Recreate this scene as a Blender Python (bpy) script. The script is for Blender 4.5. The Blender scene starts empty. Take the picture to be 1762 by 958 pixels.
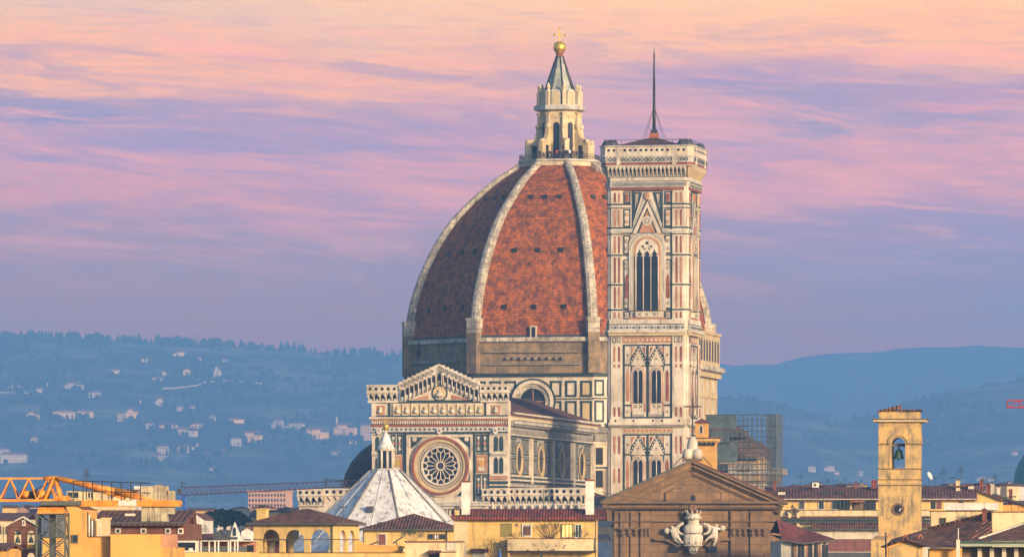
import bpy, bmesh, math, random
from mathutils import Vector, Matrix
rnd = random.Random(7)
C = bpy.context.scene.collection
sc = bpy.context.scene
R = math.radians
# ------------------------------------------------------------------ camera
FPX, CX, HY, CZ = 10700.0, 881.0, 960.0, 15.4      # focal length in photo pixels, principal column, horizon row, eye height
cam_d = bpy.data.cameras.new('camera'); cam = bpy.data.objects.new('camera', cam_d); C.objects.link(cam)
cam.location = (0, 0, CZ); cam.rotation_euler = (R(90), 0, 0)
cam_d.sensor_width = 36; cam_d.lens = FPX / 1762 * 36; cam_d.shift_y = (HY - 479) / 1762
cam_d.clip_start = 1; cam_d.clip_end = 30000
sc.camera = cam
# ------------------------------------------------------------------ exposure
sc.view_settings.view_transform = 'Standard'; sc.view_settings.look = 'None'
sc.view_settings.gamma = 1; sc.view_settings.exposure = 0.50; sc.view_settings.use_curve_mapping = False
sc.render.engine = 'CYCLES'
try:
    sc.cycles.use_denoising = True; sc.cycles.volume_bounces = 1; sc.cycles.max_bounces = 5
    sc.cycles.sample_clamp_indirect = 4
except Exception: pass
SUN_AZ, SUN_EL = 141.0, 12.0
# ------------------------------------------------------------------ sun
sd = bpy.data.lights.new('sun', 'SUN'); sun = bpy.data.objects.new('sun', sd); C.objects.link(sun)
sd.energy = 4.3; sd.angle = R(7.0); sd.color = (1.0, 0.72, 0.40)
_d = Vector((math.sin(R(SUN_AZ)) * math.cos(R(SUN_EL)), math.cos(R(SUN_AZ)) * math.cos(R(SUN_EL)), math.sin(R(SUN_EL))))
sun.rotation_euler = _d.to_track_quat('Z', 'Y').to_euler(); sun.location = (600, -600, 400)
# ------------------------------------------------------------------ node helpers
class NT:
    def __init__(s, nt): s.t = nt
    def n(s, ty, **kw):
        o = s.t.nodes.new(ty)
        for k, v in kw.items(): setattr(o, k, v)
        return o
    def put(s, sock, v):
        if hasattr(v, 'is_output') or isinstance(v, bpy.types.NodeSocket): s.t.links.new(v, sock)
        else: sock.default_value = v
    def m(s, op, a, b=0.0, c=None, clamp=False):
        o = s.n('ShaderNodeMath', operation=op, use_clamp=clamp)
        s.put(o.inputs[0], a); s.put(o.inputs[1], b)
        if c is not None: s.put(o.inputs[2], c)
        return o.outputs[0]
    def sstep(s, x, a, b):
        o = s.n('ShaderNodeMapRange', interpolation_type='SMOOTHSTEP')
        s.put(o.inputs[0], x); o.inputs[1].default_value = a; o.inputs[2].default_value = b
        o.inputs[3].default_value = 0; o.inputs[4].default_value = 1
        return o.outputs[0]
    def mix(s, f, a, b, mode='MIX'):
        o = s.n('ShaderNodeMix', data_type='RGBA', blend_type=mode)
        s.put(o.inputs[0], f)
        for k, v in ((6, a), (7, b)):
            s.put(o.inputs[k], v if isinstance(v, bpy.types.NodeSocket) else (*v[:3], 1))
        return o.outputs[2]
    def comb(s, x, y, z=0.0):
        o = s.n('ShaderNodeCombineXYZ'); s.put(o.inputs[0], x); s.put(o.inputs[1], y); s.put(o.inputs[2], z); return o.outputs[0]
    def noise(s, vec, scale, detail=4, rough=.55, dist=0):
        o = s.n('ShaderNodeTexNoise'); s.t.links.new(vec, o.inputs['Vector'])
        o.inputs['Scale'].default_value = scale; o.inputs['Detail'].default_value = detail
        o.inputs['Roughness'].default_value = rough; o.inputs['Distortion'].default_value = dist
        return o.outputs[0]
    def ramp(s, x, stops):
        o = s.n('ShaderNodeValToRGB'); s.put(o.inputs[0], x); e = o.color_ramp.elements
        while len(e) < len(stops): e.new(0.5)
        for k, (p, c) in enumerate(stops): e[k].position = p; e[k].color = (*c, 1)
        return o.outputs[0]
def lin(r, g, b):
    g_ = lambda c: (c / 255 / 12.92) if c <= 10 else ((c / 255 + .055) / 1.055) ** 2.4
    return (g_(r), g_(g), g_(b))
# ------------------------------------------------------------------ world: sky with sunset cloud bands
world = bpy.data.worlds.new('World'); sc.world = world; world.use_nodes = True
w = NT(world.node_tree); world.node_tree.nodes.clear()
sky = w.n('ShaderNodeTexSky', sky_type='NISHITA'); sky.sun_disc = False
sky.sun_elevation = R(SUN_EL); sky.sun_rotation = R(SUN_AZ); sky.dust_density = 2.0; sky.ozone_density = 2.5
bg1 = w.n('ShaderNodeBackground'); w.t.links.new(sky.outputs[0], bg1.inputs[0]); bg1.inputs[1].default_value = 0.15
tc = w.n('ShaderNodeTexCoord'); sp = w.n('ShaderNodeSeparateXYZ'); w.t.links.new(tc.outputs['Generated'], sp.inputs[0])
yy = w.m('MAXIMUM', sp.outputs[1], .02)
sx = w.m('DIVIDE', w.m('DIVIDE', sp.outputs[0], yy), .0823)
sy = w.m('DIVIDE', w.m('DIVIDE', sp.outputs[2], yy), .0897)
n1 = w.noise(w.comb(w.m('MULTIPLY', sx, 1.1), w.m('MULTIPLY', sy, 5.0), 3.1), 1.0, 5, .55)
n2 = w.noise(w.comb(w.m('MULTIPLY', sx, 2.6), w.m('ADD', w.m('MULTIPLY', sy, 26.0), w.m('MULTIPLY', sx, 1.0)), 7.7), 1.0, 7, .62, .4)
n3 = w.noise(w.comb(w.m('MULTIPLY', sx, 7.0), w.m('MULTIPLY', sy, 110.0), 1.7), 1.0, 5, .6, .3)
syw = w.m('ADD', sy, w.m('ADD', w.m('MULTIPLY', w.m('SUBTRACT', n1, .5), .17), w.m('MULTIPLY', w.m('SUBTRACT', n2, .5), .17)))
base = w.ramp(syw, [(0.0, (1.1, .14, .0)), (.30, (.95, .14, .0)), (.40, (.80, .18, .03)), (.50, (.68, .24, .18)), (.58, (.72, .28, .26)),
                    (.65, (1.15, .36, .26)), (.74, (1.2, .42, .32)), (.82, (1.15, .45, .28)), (.90, (1.35, .54, .19)), (.95, (1.4, .64, .20)), (1.0, (1.4, .74, .25))])
def blob(cx, cy, wx, wy, sharp=1.0):
    a = w.m('POWER', w.m('DIVIDE', w.m('SUBTRACT', sx, cx), wx), 2)
    q = w.m('ADD', w.m('MULTIPLY', sx, .02), syw)
    b = w.m('POWER', w.m('DIVIDE', w.m('SUBTRACT', q, cy), wy), 2)
    return w.m('EXPONENT', w.m('MULTIPLY', w.m('ADD', a, b), -sharp))
lav = (.50, .28, .46); blu = (.36, .27, .44); pink = (1.4, .42, .30); pch = (1.6, .60, .12)
col = base
wisp = w.sstep(n2, .42, .64)
def lay(c, m, amt, k=.55):
    global col
    mm = w.m('MULTIPLY', w.m('MULTIPLY', m, amt), w.m('ADD', 1 - k, w.m('MULTIPLY', wisp, k)), clamp=True)
    col = w.mix(mm, col, c)
lay(blu, blob(-.95, .79, .55, .05), 1.0, .2)
lay(lav, blob(-.35, .74, .55, .04), .8, .5)
lay(lav, blob(-.9, .72, .4, .05), .7, .4)
lay(lav, blob(-.85, .98, .75, .06), .45, .6)
lay(pch, blob(-.95, .865, .5, .03), .8, .2)
lay(pch, blob(-.1, .86, .35, .04), .7, .4)
lay(pink, blob(-.3, .67, .7, .05), .6, .6)
lay(lav, blob(.45, .87, .35, .05), .95, .25)
lay(blu, blob(.75, .815, .35, .045), .85, .3)
lay(lav, blob(1.0, .88, .22, .045), .9, .3)
lay(pch, blob(.9, .985, .9, .05), .75, .2)
lay(pink, blob(.9, .845, .18, .018), .7, .3)
lay(pink, blob(.55, .70, .45, .05), .5, .5)
lay(lav, blob(1.0, .62, .6, .06), .8, .3)
lay(blu, blob(1.0, .50, .55, .09), .6, .2)
mid = w.m('MULTIPLY', w.sstep(sy, .42, .62), w.m('SUBTRACT', 1.0, w.sstep(sy, .88, 1.02)))
n4 = w.noise(w.comb(w.m('MULTIPLY', sx, 3.4), w.m('ADD', w.m('MULTIPLY', sy, 46.0), w.m('MULTIPLY', sx, 2.0)), 11.3), 1.0, 8, .66, .8)
n5 = w.noise(w.comb(w.m('MULTIPLY', sx, 1.7), w.m('ADD', w.m('MULTIPLY', sy, 15.0), w.m('MULTIPLY', sx, 1.5)), 21.0), 1.0, 9, .68, 1.2)
col = w.mix(w.m('MULTIPLY', w.m('MULTIPLY', w.sstep(n5, .48, .64), mid), .52), col, (.46, .27, .42))
col = w.mix(w.m('MULTIPLY', w.m('MULTIPLY', w.m('SUBTRACT', 1.0, w.sstep(n5, .34, .49)), mid), .62), col, (1.5, .48, .27))
col = w.mix(w.m('MULTIPLY', w.m('MULTIPLY', w.sstep(n4, .48, .66), mid), .30), col, (.52, .27, .42))
col = w.mix(w.m('MULTIPLY', w.m('MULTIPLY', w.m('SUBTRACT', 1.0, w.sstep(n4, .32, .50)), mid), .30), col, (1.5, .50, .26))
col = w.mix(w.m('MULTIPLY', w.sstep(n3, .45, .75), .22), col, (.36, .22, .36))
bg2 = w.n('ShaderNodeBackground'); w.t.links.new(col, bg2.inputs[0]); bg2.inputs[1].default_value = 1.0
upm = w.m('SUBTRACT', 1.0, w.sstep(sy, 1.1, 3.2)); frm = w.sstep(sp.outputs[1], .05, .5)
mxs = w.n('ShaderNodeMixShader'); w.t.links.new(w.m('MULTIPLY', upm, frm), mxs.inputs[0])
w.t.links.new(bg1.outputs[0], mxs.inputs[1]); w.t.links.new(bg2.outputs[0], mxs.inputs[2])
wo = w.n('ShaderNodeOutputWorld'); w.t.links.new(mxs.outputs[0], wo.inputs[0])
HAZE_DENSITY, HAZE_COLOR = 0.000142, (.205, .49, 1.0)

# ------------------------------------------------------------------ materials
MATS = {}
def mat(name, c, c2=None, scale=.35, rough=.8, metal=0.0, bump=0.0, kind=None, bw=.5, bh=.25, c3=None, detail=5, coord='Object', stain=None, lo=.35, hi=.65, contrast=.30):
    """noise blend of c and c2; kind 'brick' lays courses along the face's own UV (metres); stain adds a third tone in streaks"""
    m = bpy.data.materials.new(name); m.use_nodes = True; MATS[name] = m
    t = NT(m.node_tree); bs = m.node_tree.nodes['Principled BSDF']
    bs.inputs['Roughness'].default_value = rough; bs.inputs['Metallic'].default_value = metal
    tcn = t.n('ShaderNodeTexCoord'); vec = tcn.outputs[coord]; c2 = c2 or tuple(x * .8 for x in c)
    nz = t.noise(vec, scale, detail, .6)
    colr = t.mix(t.sstep(nz, lo, hi), c, c2)
    h = nz
    if kind == 'brick':
        b = t.n('ShaderNodeTexBrick'); t.t.links.new(tcn.outputs['UV'], b.inputs['Vector'])
        b.offset = .5; b.inputs['Scale'].default_value = 1; b.inputs['Mortar Size'].default_value = min(bw, bh) * .07
        b.inputs['Brick Width'].default_value = bw; b.inputs['Row Height'].default_value = bh
        b.inputs['Color1'].default_value = (1 - contrast, 1 - contrast, 1 - contrast, 1); b.inputs['Color2'].default_value = (1 + contrast * .6, 1 + contrast * .6, 1 + contrast * .6, 1)
        mo = 1 - contrast * 1.6; b.inputs['Mortar'].default_value = (mo, mo, mo, 1)
        colr = t.mix(1.0, colr, b.outputs[0], 'MULTIPLY'); h = b.outputs[1]
    if kind == 'tile':                                    # rows of half-round tiles running down the slope
        su_ = t.n('ShaderNodeSeparateXYZ'); t.t.links.new(tcn.outputs['UV'], su_.inputs[0])
        fu = t.m('DIVIDE', su_.outputs[0], bw); fv = t.m('DIVIDE', su_.outputs[1], bh)
        rib_ = t.m('ABSOLUTE', t.m('SINE', t.m('MULTIPLY', fu, math.pi)))
        wn = t.n('ShaderNodeTexWhiteNoise', noise_dimensions='2D'); t.t.links.new(t.comb(t.m('FLOOR', fu), t.m('FLOOR', fv)), wn.inputs['Vector'])
        k_ = t.m('ADD', t.m('MULTIPLY', t.sstep(rib_, .15, .75), .75), .38); k_ = t.m('MULTIPLY', k_, t.m('ADD', t.m('MULTIPLY', wn.outputs['Value'], .7), .68))
        k_ = t.m('MULTIPLY', k_, t.m('ADD', t.m('MULTIPLY', t.m('FRACT', fv), -.25), 1.08))
        colr = t.mix(1.0, colr, t.comb(k_, k_, k_), 'MULTIPLY'); h = rib_
    if stain:
        mp = t.n('ShaderNodeMapping'); t.t.links.new(vec, mp.inputs[0]); mp.inputs['Scale'].default_value = (1.3, 1.3, .22)
        n_ = t.noise(mp.outputs[0], scale * 2.2, 6, .65)
        colr = t.mix(t.m('MULTIPLY', t.sstep(n_, .50, .68), stain[1]), colr, stain[0])
    t.t.links.new(colr, bs.inputs['Base Color'])
    if bump:
        bp = t.n('ShaderNodeBump'); bp.inputs['Strength'].default_value = bump; bp.inputs['Distance'].default_value = .1
        t.t.links.new(h, bp.inputs['Height']); t.t.links.new(bp.outputs[0], bs.inputs['Normal'])
    return m
GRIME = (.12, .10, .09)
marble = mat('white_marble', (.72, .63, .51), (.52, .43, .33), .35, .65, detail=9, stain=(GRIME, .5))
marble2 = mat('cool_marble', (.60, .57, .52), (.40, .37, .33), .45, .65, detail=9, stain=(GRIME, .6))
lanst = mat('lantern_stone', (.70, .57, .36), (.54, .43, .28), .5, .7, detail=9, stain=(GRIME, .55))
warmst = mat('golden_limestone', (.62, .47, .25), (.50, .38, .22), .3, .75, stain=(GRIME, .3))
green = mat('green_marble', (.014, .030, .036), (.030, .052, .052), .5, .5)
red = mat('red_marble', (.20, .048, .025), (.30, .10, .05), .6, .6)
pinkm = mat('pink_marble', (.38, .15, .075), (.48, .25, .15), .5, .6)
grime = mat('sooty_marble', (.16, .14, .125), (.34, .30, .26), .8, .8, lo=.3, hi=.7)
dark = mat('dark_opening', (.010, .013, .022), (.014, .018, .03), 1, .35)
glass = mat('dark_glass', (.02, .03, .045), (.03, .045, .06), .5, .15)
domet = mat('dome_tiles', (.50, .130, .018), (.20, .058, .024), .7, .85, kind='brick', bw=.62, bh=.50, bump=.4, detail=10, stain=((.06, .034, .034), .75), lo=.38, hi=.68, contrast=.40)
ruff = mat('rough_masonry', (.40, .27, .15), (.21, .155, .105), .5, .95, detail=10, kind='brick', bw=.8, bh=.4, contrast=.16, bump=.8, stain=((.09, .075, .06), .65))
ribm = mat('rib_marble', (.66, .58, .46), (.34, .29, .23), .7, .7, detail=9, kind='brick', bw=2.5, bh=1.2, stain=(GRIME, .7))
gold = mat('gilded_copper', (.95, .62, .10), (.9, .55, .08), .5, .38, metal=.75)
copper = mat('copper_red', (.42, .13, .05), (.3, .10, .04), 1, .5)
maroon = mat('maroon_tiles', (.15, .06, .05), (.10, .045, .042), .5, .85, kind='tile', bw=0.42, bh=.5, bump=.5)
terra = mat('terracotta_tiles', (.22, .082, .052), (.10, .05, .042), 1.1, .85, kind='tile', bw=.34, bh=.5, bump=.8, detail=9, stain=((.045, .036, .034), .7))
redroof = mat('red_tiles', (.27, .058, .04), (.15, .042, .036), .9, .85, kind='tile', bw=.26, bh=.5, bump=.6, detail=9, stain=((.06, .03, .03), .6))
slate = mat('dark_lead', (.045, .047, .055), (.07, .07, .075), .6, .6)
darkdome = mat('dark_dome_tiles', (.055, .026, .024), (.035, .022, .024), .3, .85, kind='brick', bw=.5, bh=.4)
leadw = mat('white_roof_marble', (.80, .78, .76), (.60, .57, .55), .5, .6, detail=9, stain=((.16, .15, .17), .9))
pietra = mat('brown_sandstone', (.285, .165, .082), (.20, .118, .064), .35, .9, kind='brick', bw=1.7, bh=.9, contrast=.20, detail=9, stain=((.09, .065, .05), .7))
pietrad = mat('dark_sandstone', (.19, .12, .068), (.13, .085, .055), .5, .9, stain=((.06, .05, .045), .5))
ochre = mat('ochre_plaster', (.66, .36, .085), (.54, .28, .075), .7, .9, stain=((.30, .19, .08), .7), detail=9, lo=.40, hi=.66)
yel = mat('yellow_plaster', (.70, .48, .17), (.58, .38, .14), .7, .9, stain=((.36, .25, .12), .7), detail=9, lo=.40, hi=.66)
cream = mat('cream_plaster', (.70, .56, .34), (.55, .43, .26), .7, .9, stain=((.30, .24, .16), .7), detail=9, lo=.40, hi=.66)
pale = mat('pale_plaster', (.62, .56, .46), (.52, .46, .38), .7, .9, stain=((.25, .22, .18), .7), detail=9, lo=.40, hi=.66)
towerm = mat('weathered_stucco', (.56, .37, .15), (.33, .24, .14), .9, .95, stain=((.13, .11, .09), .9), bump=.2, detail=10, lo=.42, hi=.62)
brick = mat('red_brick', (.20, .075, .05), (.15, .06, .045), .6, .9, kind='brick', bw=.5, bh=.16)
orange = mat('orange_paint', (.80, .31, .03), (.60, .20, .02), 1.4, .55, detail=9, stain=((.16, .06, .025), .65))
steel = mat('grey_green_steel', (.07, .085, .085), (.10, .11, .10), 1, .5, stain=((.12, .06, .035), .5))
scafm = mat('scaffold_steel', (.10, .115, .125), (.06, .07, .08), 1, .5)
irn = mat('dark_iron', (.03, .032, .036), (.045, .045, .048), 1, .6)
blues = mat('blue_steel', (.03, .13, .50), (.03, .10, .40), 1, .5)
reds = mat('red_steel', (.10, .035, .045), (.07, .03, .05), 1, .5)
concrete = mat('stained_concrete', (.50, .42, .30), (.30, .25, .18), 1.6, .9, detail=9, stain=((.06, .045, .035), .95))
white = mat('white_paint', (.76, .72, .68), (.58, .55, .51), .9, .7, detail=9, stain=((.34, .31, .27), .6))
bronze = mat('green_bronze', (.05, .11, .10), (.035, .07, .07), 2, .5, metal=.3)
spirem = mat('greenish_marble', (.46, .47, .40), (.28, .30, .27), .8, .7, stain=((.10, .11, .10), .7))
teal = mat('copper_green_dome', (.03, .18, .16), (.025, .14, .135), .4, .6)
statue = mat('statue_marble', (.66, .60, .50), (.50, .45, .37), .9, .7, stain=((.2, .17, .14), .5))
netm = mat('scaffold_net', (.10, .13, .14), (.06, .08, .09), .7, .9)
timber = mat('grey_wood', (.12, .10, .085), (.08, .07, .06), .8, .9)
leaf = mat('dark_leaves', (.025, .05, .022), (.04, .07, .03), 2, .8)
twig = mat('bare_twigs', (.08, .06, .05), (.06, .05, .045), 3, .9)
shade = mat('olive_blind', (.26, .22, .07), (.22, .19, .06), 1, .8)
lampy = mat('lit_window', (.8, .55, .2))
_b = lampy.node_tree.nodes['Principled BSDF']; _b.inputs['Emission Color'].default_value = (1, .62, .18, 1); _b.inputs['Emission Strength'].default_value = .55
panel = mat('burgundy_panel', (.20, .065, .055), (.16, .055, .05), .8, .7)
forestm = mat('forest_floor', (.016, .032, .034), (.20, .19, .13), .0075, .95, detail=10, lo=.47, hi=.66)
forestl = mat('forest_leaves', (.010, .024, .022), (.026, .046, .036), .02, .95)
farhill = mat('far_hill_cover', (.035, .05, .07), (.045, .06, .08), .004, .95)  # blue of the distant air put into the hill colour
groundm = mat('city_ground', (.09, .085, .08), (.12, .11, .10), .05, .95)
# ------------------------------------------------------------------ mesh builder
def circ(n, r, a0=0.0, rz=None):
    return [(math.cos(a0 + 2 * math.pi * k / n) * r, math.sin(a0 + 2 * math.pi * k / n) * (rz or r)) for k in range(n)]
class MB:
    def __init__(s): s.v = []; s.f = []; s.m = []; s.mats = []; s.sm = []; s.T = Matrix()
    def add(s, pts, faces, m, smooth=False):
        b = len(s.v); s.v += [s.T @ Vector(p) for p in pts]
        if m not in s.mats: s.mats.append(m)
        i = s.mats.index(m)
        for q in faces: s.f.append([b + k for k in q]); s.m.append(i); s.sm.append(smooth)
    def box(s, x0, x1, y0, y1, z0, z1, m):
        if x0 > x1: x0, x1 = x1, x0
        if y0 > y1: y0, y1 = y1, y0
        if z0 > z1: z0, z1 = z1, z0
        p = [(x, y, z) for z in (z0, z1) for x, y in ((x0, y0), (x1, y0), (x1, y1), (x0, y1))]
        s.add(p, [(3, 2, 1, 0), (4, 5, 6, 7), (0, 1, 5, 4), (1, 2, 6, 5), (2, 3, 7, 6), (3, 0, 4, 7)], m)
    def prism(s, pts, y0, y1, m):                       # polygon in x,z (counter-clockwise seen from -y) pushed from y0 to y1
        a = sum(pts[i][0] * pts[(i + 1) % len(pts)][1] - pts[(i + 1) % len(pts)][0] * pts[i][1] for i in range(len(pts)))
        if a < 0: pts = pts[::-1]
        n = len(pts); p = [(x, y0, z) for x, z in pts] + [(x, y1, z) for x, z in pts]
        s.add(p, [tuple(range(n)), tuple(range(2 * n - 1, n - 1, -1))] + [((k + 1) % n, k, n + k, n + (k + 1) % n) for k in range(n)], m)
    def plan(s, pts, z0, z1, m, top=None):              # polygon in x,y raised from z0 to z1; top: other polygon for the top
        n = len(pts); top = top or pts
        p = [(x, y, z0) for x, y in pts] + [(x, y, z1) for x, y in top]
        s.add(p, [tuple(range(n - 1, -1, -1)), tuple(range(n, 2 * n))] + [(k, (k + 1) % n, n + (k + 1) % n, n + k) for k in range(n)], m)
    def tube(s, p, q, r, m, n=6, r2=None):
        p, q = Vector(p), Vector(q); d = q - p
        if d.length < 1e-6: return
        a = d.normalized(); x = a.cross(Vector((0, 0, 1)) if abs(a.z) < .9 else Vector((1, 0, 0))).normalized(); y = a.cross(x)
        r2 = r if r2 is None else r2
        c = [(math.cos(2 * math.pi * k / n), math.sin(2 * math.pi * k / n)) for k in range(n)]
        pts = [p + (x * i + y * j) * r for i, j in c] + [q + (x * i + y * j) * r2 for i, j in c]
        s.add(pts, [tuple(range(n)), tuple(range(2 * n - 1, n - 1, -1))] + [((k + 1) % n, k, n + k, n + (k + 1) % n) for k in range(n)], m, n > 5)
    def lathe(s, prof, m, n=8, c=(0, 0), rot=0.0, smooth=False, close=True):
        pts = []
        for r, z in prof: pts += [(c[0] + r * math.sin(rot + 2 * math.pi * k / n), c[1] - r * math.cos(rot + 2 * math.pi * k / n), z) for k in range(n)]
        fs = []
        for i in range(len(prof) - 1):
            for k in range(n): fs.append((i * n + k, i * n + (k + 1) % n, (i + 1) * n + (k + 1) % n, (i + 1) * n + k))
        if close: fs += [tuple(range(n - 1, -1, -1)), tuple(range((len(prof) - 1) * n, len(prof) * n))]
        s.add(pts, fs, m, smooth)
    def ring(s, cx, cz, r0, r1, y0, y1, m, n=32, a0=0.0, a1=2 * math.pi, sq=1.0):   # annulus in x,z
        full = abs(a1 - a0 - 2 * math.pi) < 1e-6; k = n if full else n + 1
        p = []
        for r in (r0, r1):
            for y in (y0, y1):
                p += [(cx + r * math.cos(a0 + (a1 - a0) * i / n), y, cz + sq * r * math.sin(a0 + (a1 - a0) * i / n)) for i in range(k)]
        fs = []
        for i in range(n):
            j = (i + 1) % k
            fs += [(i, j, 2 * k + j, 2 * k + i)[::-1], (k + i, k + j, 3 * k + j, 3 * k + i), (i, j, k + j, k + i), (2 * k + i, 2 * k + j, 3 * k + j, 3 * k + i)[::-1]]
        s.add(p, fs, m)
    def frame(s, x0, x1, z0, z1, t, y0, y1, m, inner=None):
        s.box(x0, x1, y0, y1, z0, z0 + t, m); s.box(x0, x1, y0, y1, z1 - t, z1, m)
        s.box(x0, x0 + t, y0, y1, z0 + t, z1 - t, m); s.box(x1 - t, x1, y0, y1, z0 + t, z1 - t, m)
        if inner: s.box(x0 + t, x1 - t, y0 + (y1 - y0) * .4, y1, z0 + t, z1 - t, inner)
    def build(s, name, parent=None, loc=(0, 0, 0)):
        me = bpy.data.meshes.new(name); me.from_pydata([tuple(v) for v in s.v], [], s.f)
        for m in s.mats: me.materials.append(m)
        uv = me.uv_layers.new(name='UVMap').data; me.update()
        for i, p in enumerate(me.polygons):
            p.material_index = s.m[i]; p.use_smooth = s.sm[i]
            n = p.normal; t = Vector((0, 0, 1)).cross(n)
            t = Vector((1, 0, 0)) if t.length < .05 else t.normalized()
            b = n.cross(t)
            for li in p.loop_indices:
                v = me.vertices[me.loops[li].vertex_index].co; uv[li].uv = (v.dot(t), v.dot(b))
        o = bpy.data.objects.new(name, me); C.objects.link(o); o.location = loc
        if parent: o.parent = parent
        return o
def arch_pts(cx, z0, z1, w, pointed=False, n=8):       # arched outline: jambs from z0, crown at z1
    h = w / 2; pts = [(cx - h, z0), (cx + h, z0)]
    if pointed:
        rise = w * .95; zs = max(z0 + .05, z1 - rise)
        rr = (rise * rise + h * h) / (2 * h)
        for k in range(n + 1):
            a = math.asin(min(1, rise / rr)) * k / n; pts.append((cx + h - rr + rr * math.cos(a), zs + rr * math.sin(a)))
        for k in range(n - 1, -1, -1):
            a = math.asin(min(1, rise / rr)) * k / n; pts.append((cx - h + rr - rr * math.cos(a), zs + rr * math.sin(a)))
    else:
        zs = z1 - h
        for k in range(2 * n + 1):
            a = math.pi * k / (2 * n); pts.append((cx + h * math.cos(a), zs + h * math.sin(a)))
    return pts
def band_along(pts, t):                                 # offset outline outward by t about the centroid column
    cx = sum(p[0] for p in pts) / len(pts); z0 = min(p[1] for p in pts); z1 = max(p[1] for p in pts); w_ = max(p[0] for p in pts) - cx
    return [(cx + (x - cx) * (w_ + t) / w_, z0 + (z - z0) * (z1 - z0 + t) / (z1 - z0)) for x, z in pts]
def set_props(o, label=None, cat=None, group=None, kind=None):
    for k, v in (('label', label), ('category', cat), ('group', group), ('kind', kind)):
        if v: o[k] = v
    return o
class Fr:                                               # a building's own frame: u right, v away, turned yaw degrees clockwise
    def __init__(s, X, Y, yaw=0.0):
        a = R(yaw); s.O = Vector((X, Y)); s.ua = Vector((math.cos(a), -math.sin(a))); s.va = Vector((math.sin(a), math.cos(a))); s.yaw = a
    def t(s, px, v): d = Vector(((px - CX) / FPX, 1)); return (v + s.O.dot(s.va)) / d.dot(s.va)
    def u(s, px, v=0.0): t = s.t(px, v); return (Vector(((px - CX) / FPX * t, t)) - s.O).dot(s.ua)
    def z(s, px, py, v=0.0): return CZ + (HY - py) / FPX * s.t(px, v)
    def vu(s, px, u): d = Vector(((px - CX) / FPX, 1)); t = (u + s.O.dot(s.ua)) / d.dot(s.ua); return (d * t - s.O).dot(s.va)
    def root(s, name, label, cat, group=None):
        o = bpy.data.objects.new(name, None); C.objects.link(o); o.location = (s.O.x, s.O.y, 0); o.rotation_euler = (0, 0, -s.yaw)
        return set_props(o, label, cat, group)
    def rect(s, mb, px0, py0, px1, py1, m, d=.08, v=0.0, back=0.0):
        pm = (px0 + px1) / 2; mb.box(s.u(px0, v), s.u(px1, v), v - d, v + back, s.z(pm, py1, v), s.z(pm, py0, v), m)
def frame_at(px, Y, yaw=0.0): return Fr((px - CX) / FPX * Y, Y, yaw)
def copy_tree(o, parent=None):
    c = o.copy(); C.objects.link(c)
    if parent: c.parent = parent
    for ch in [x for x in o.children]: copy_tree(ch, c)
    return c
def TZ(deg, loc=(0, 0, 0)): return Matrix.Translation(loc) @ Matrix.Rotation(R(deg), 4, 'Z')
def hip_roof(mb, x0, x1, y0, y1, ze, zr, m, inset=None, th=.18, trim=None):     # hipped roof over a rectangle, overhang included
    w_ = (y1 - y0) / 2; ins = w_ if inset is None else inset; ym = (y0 + y1) / 2
    if x0 + ins > x1 - ins: ins = (x1 - x0) / 2 - .05
    e = [(x0, y0, ze), (x1, y0, ze), (x1, y1, ze), (x0, y1, ze)]; r = [(x0 + ins, ym, zr), (x1 - ins, ym, zr)]
    mb.add(e + r, [(0, 1, 5, 4), (1, 2, 5), (2, 3, 4, 5), (3, 0, 4)], m)
    mb.box(x0 + .02, x1 - .02, y0 + .02, y1 - .02, ze - th, ze - .004, trim or timber)
def gable_roof(mb, x0, x1, y0, y1, ze, zr, m, axis='x', th=.18, frac=.5):
    if axis == 'x':
        ym = y0 + (y1 - y0) * frac
        prof = [(y0, ze), (ym, zr), (y1, ze), (y1, ze - th), (ym, zr - th), (y0, ze - th)]; n = 6
        p = [(x0, y, z) for y, z in prof] + [(x1, y, z) for y, z in prof]
    else:
        xm = x0 + (x1 - x0) * frac
        prof = [(x0, ze), (xm, zr), (x1, ze), (x1, ze - th), (xm, zr - th), (x0, ze - th)]; n = 6
        p = [(x, y0, z) for x, z in prof] + [(x, y1, z) for x, z in prof]
    fs = [(k, (k + 1) % n, n + (k + 1) % n, n + k) for k in range(n)] + [(0, 5, 4, 1), (1, 4, 3, 2), (6, 7, 10, 11), (7, 8, 9, 10)]
    mb.add(p, fs, m)
def window(parent, fr, px0, py0, px1, py1, v, m=None, pane=None, t=.09, name='window', bars=1):
    m = m or white; a, b = fr.u(px0, v), fr.u(px1, v); z0, z1 = fr.z(px0, py1, v), fr.z(px0, py0, v)
    mb = MB(); mb.frame(a, b, z0, z1, t, v - .12, v + .0, m)
    for k in range(bars): xm = a + (b - a) * (k + 1) / (bars + 1); mb.box(xm - .03, xm + .03, v - .09, v, z0 + t, z1 - t, m)
    o = mb.build(name, parent)
    g = MB(); g.box(a + t, b - t, v - .05, v, z0 + t, z1 - t, pane or glass); g.build('pane', o)
    return o
def skin_mesh(name, pts, edges, radii, sub=1):
    me = bpy.data.meshes.new(name + '_src'); me.from_pydata(pts, edges, []); o = bpy.data.objects.new(name + '_src', me); C.objects.link(o)
    md = o.modifiers.new('s', 'SKIN'); sv = me.skin_vertices[0].data
    for i, r in enumerate(radii): sv[i].radius = (r, r); sv[i].use_root = (i == 0)
    m2 = o.modifiers.new('d', 'SUBSURF'); m2.levels = sub; m2.render_levels = sub
    dg = bpy.context.evaluated_depsgraph_get(); out = bpy.data.meshes.new_from_object(o.evaluated_get(dg)); out.name = name
    bpy.data.objects.remove(o); bpy.data.meshes.remove(me)
    for p in out.polygons: p.use_smooth = True
    return out
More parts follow.
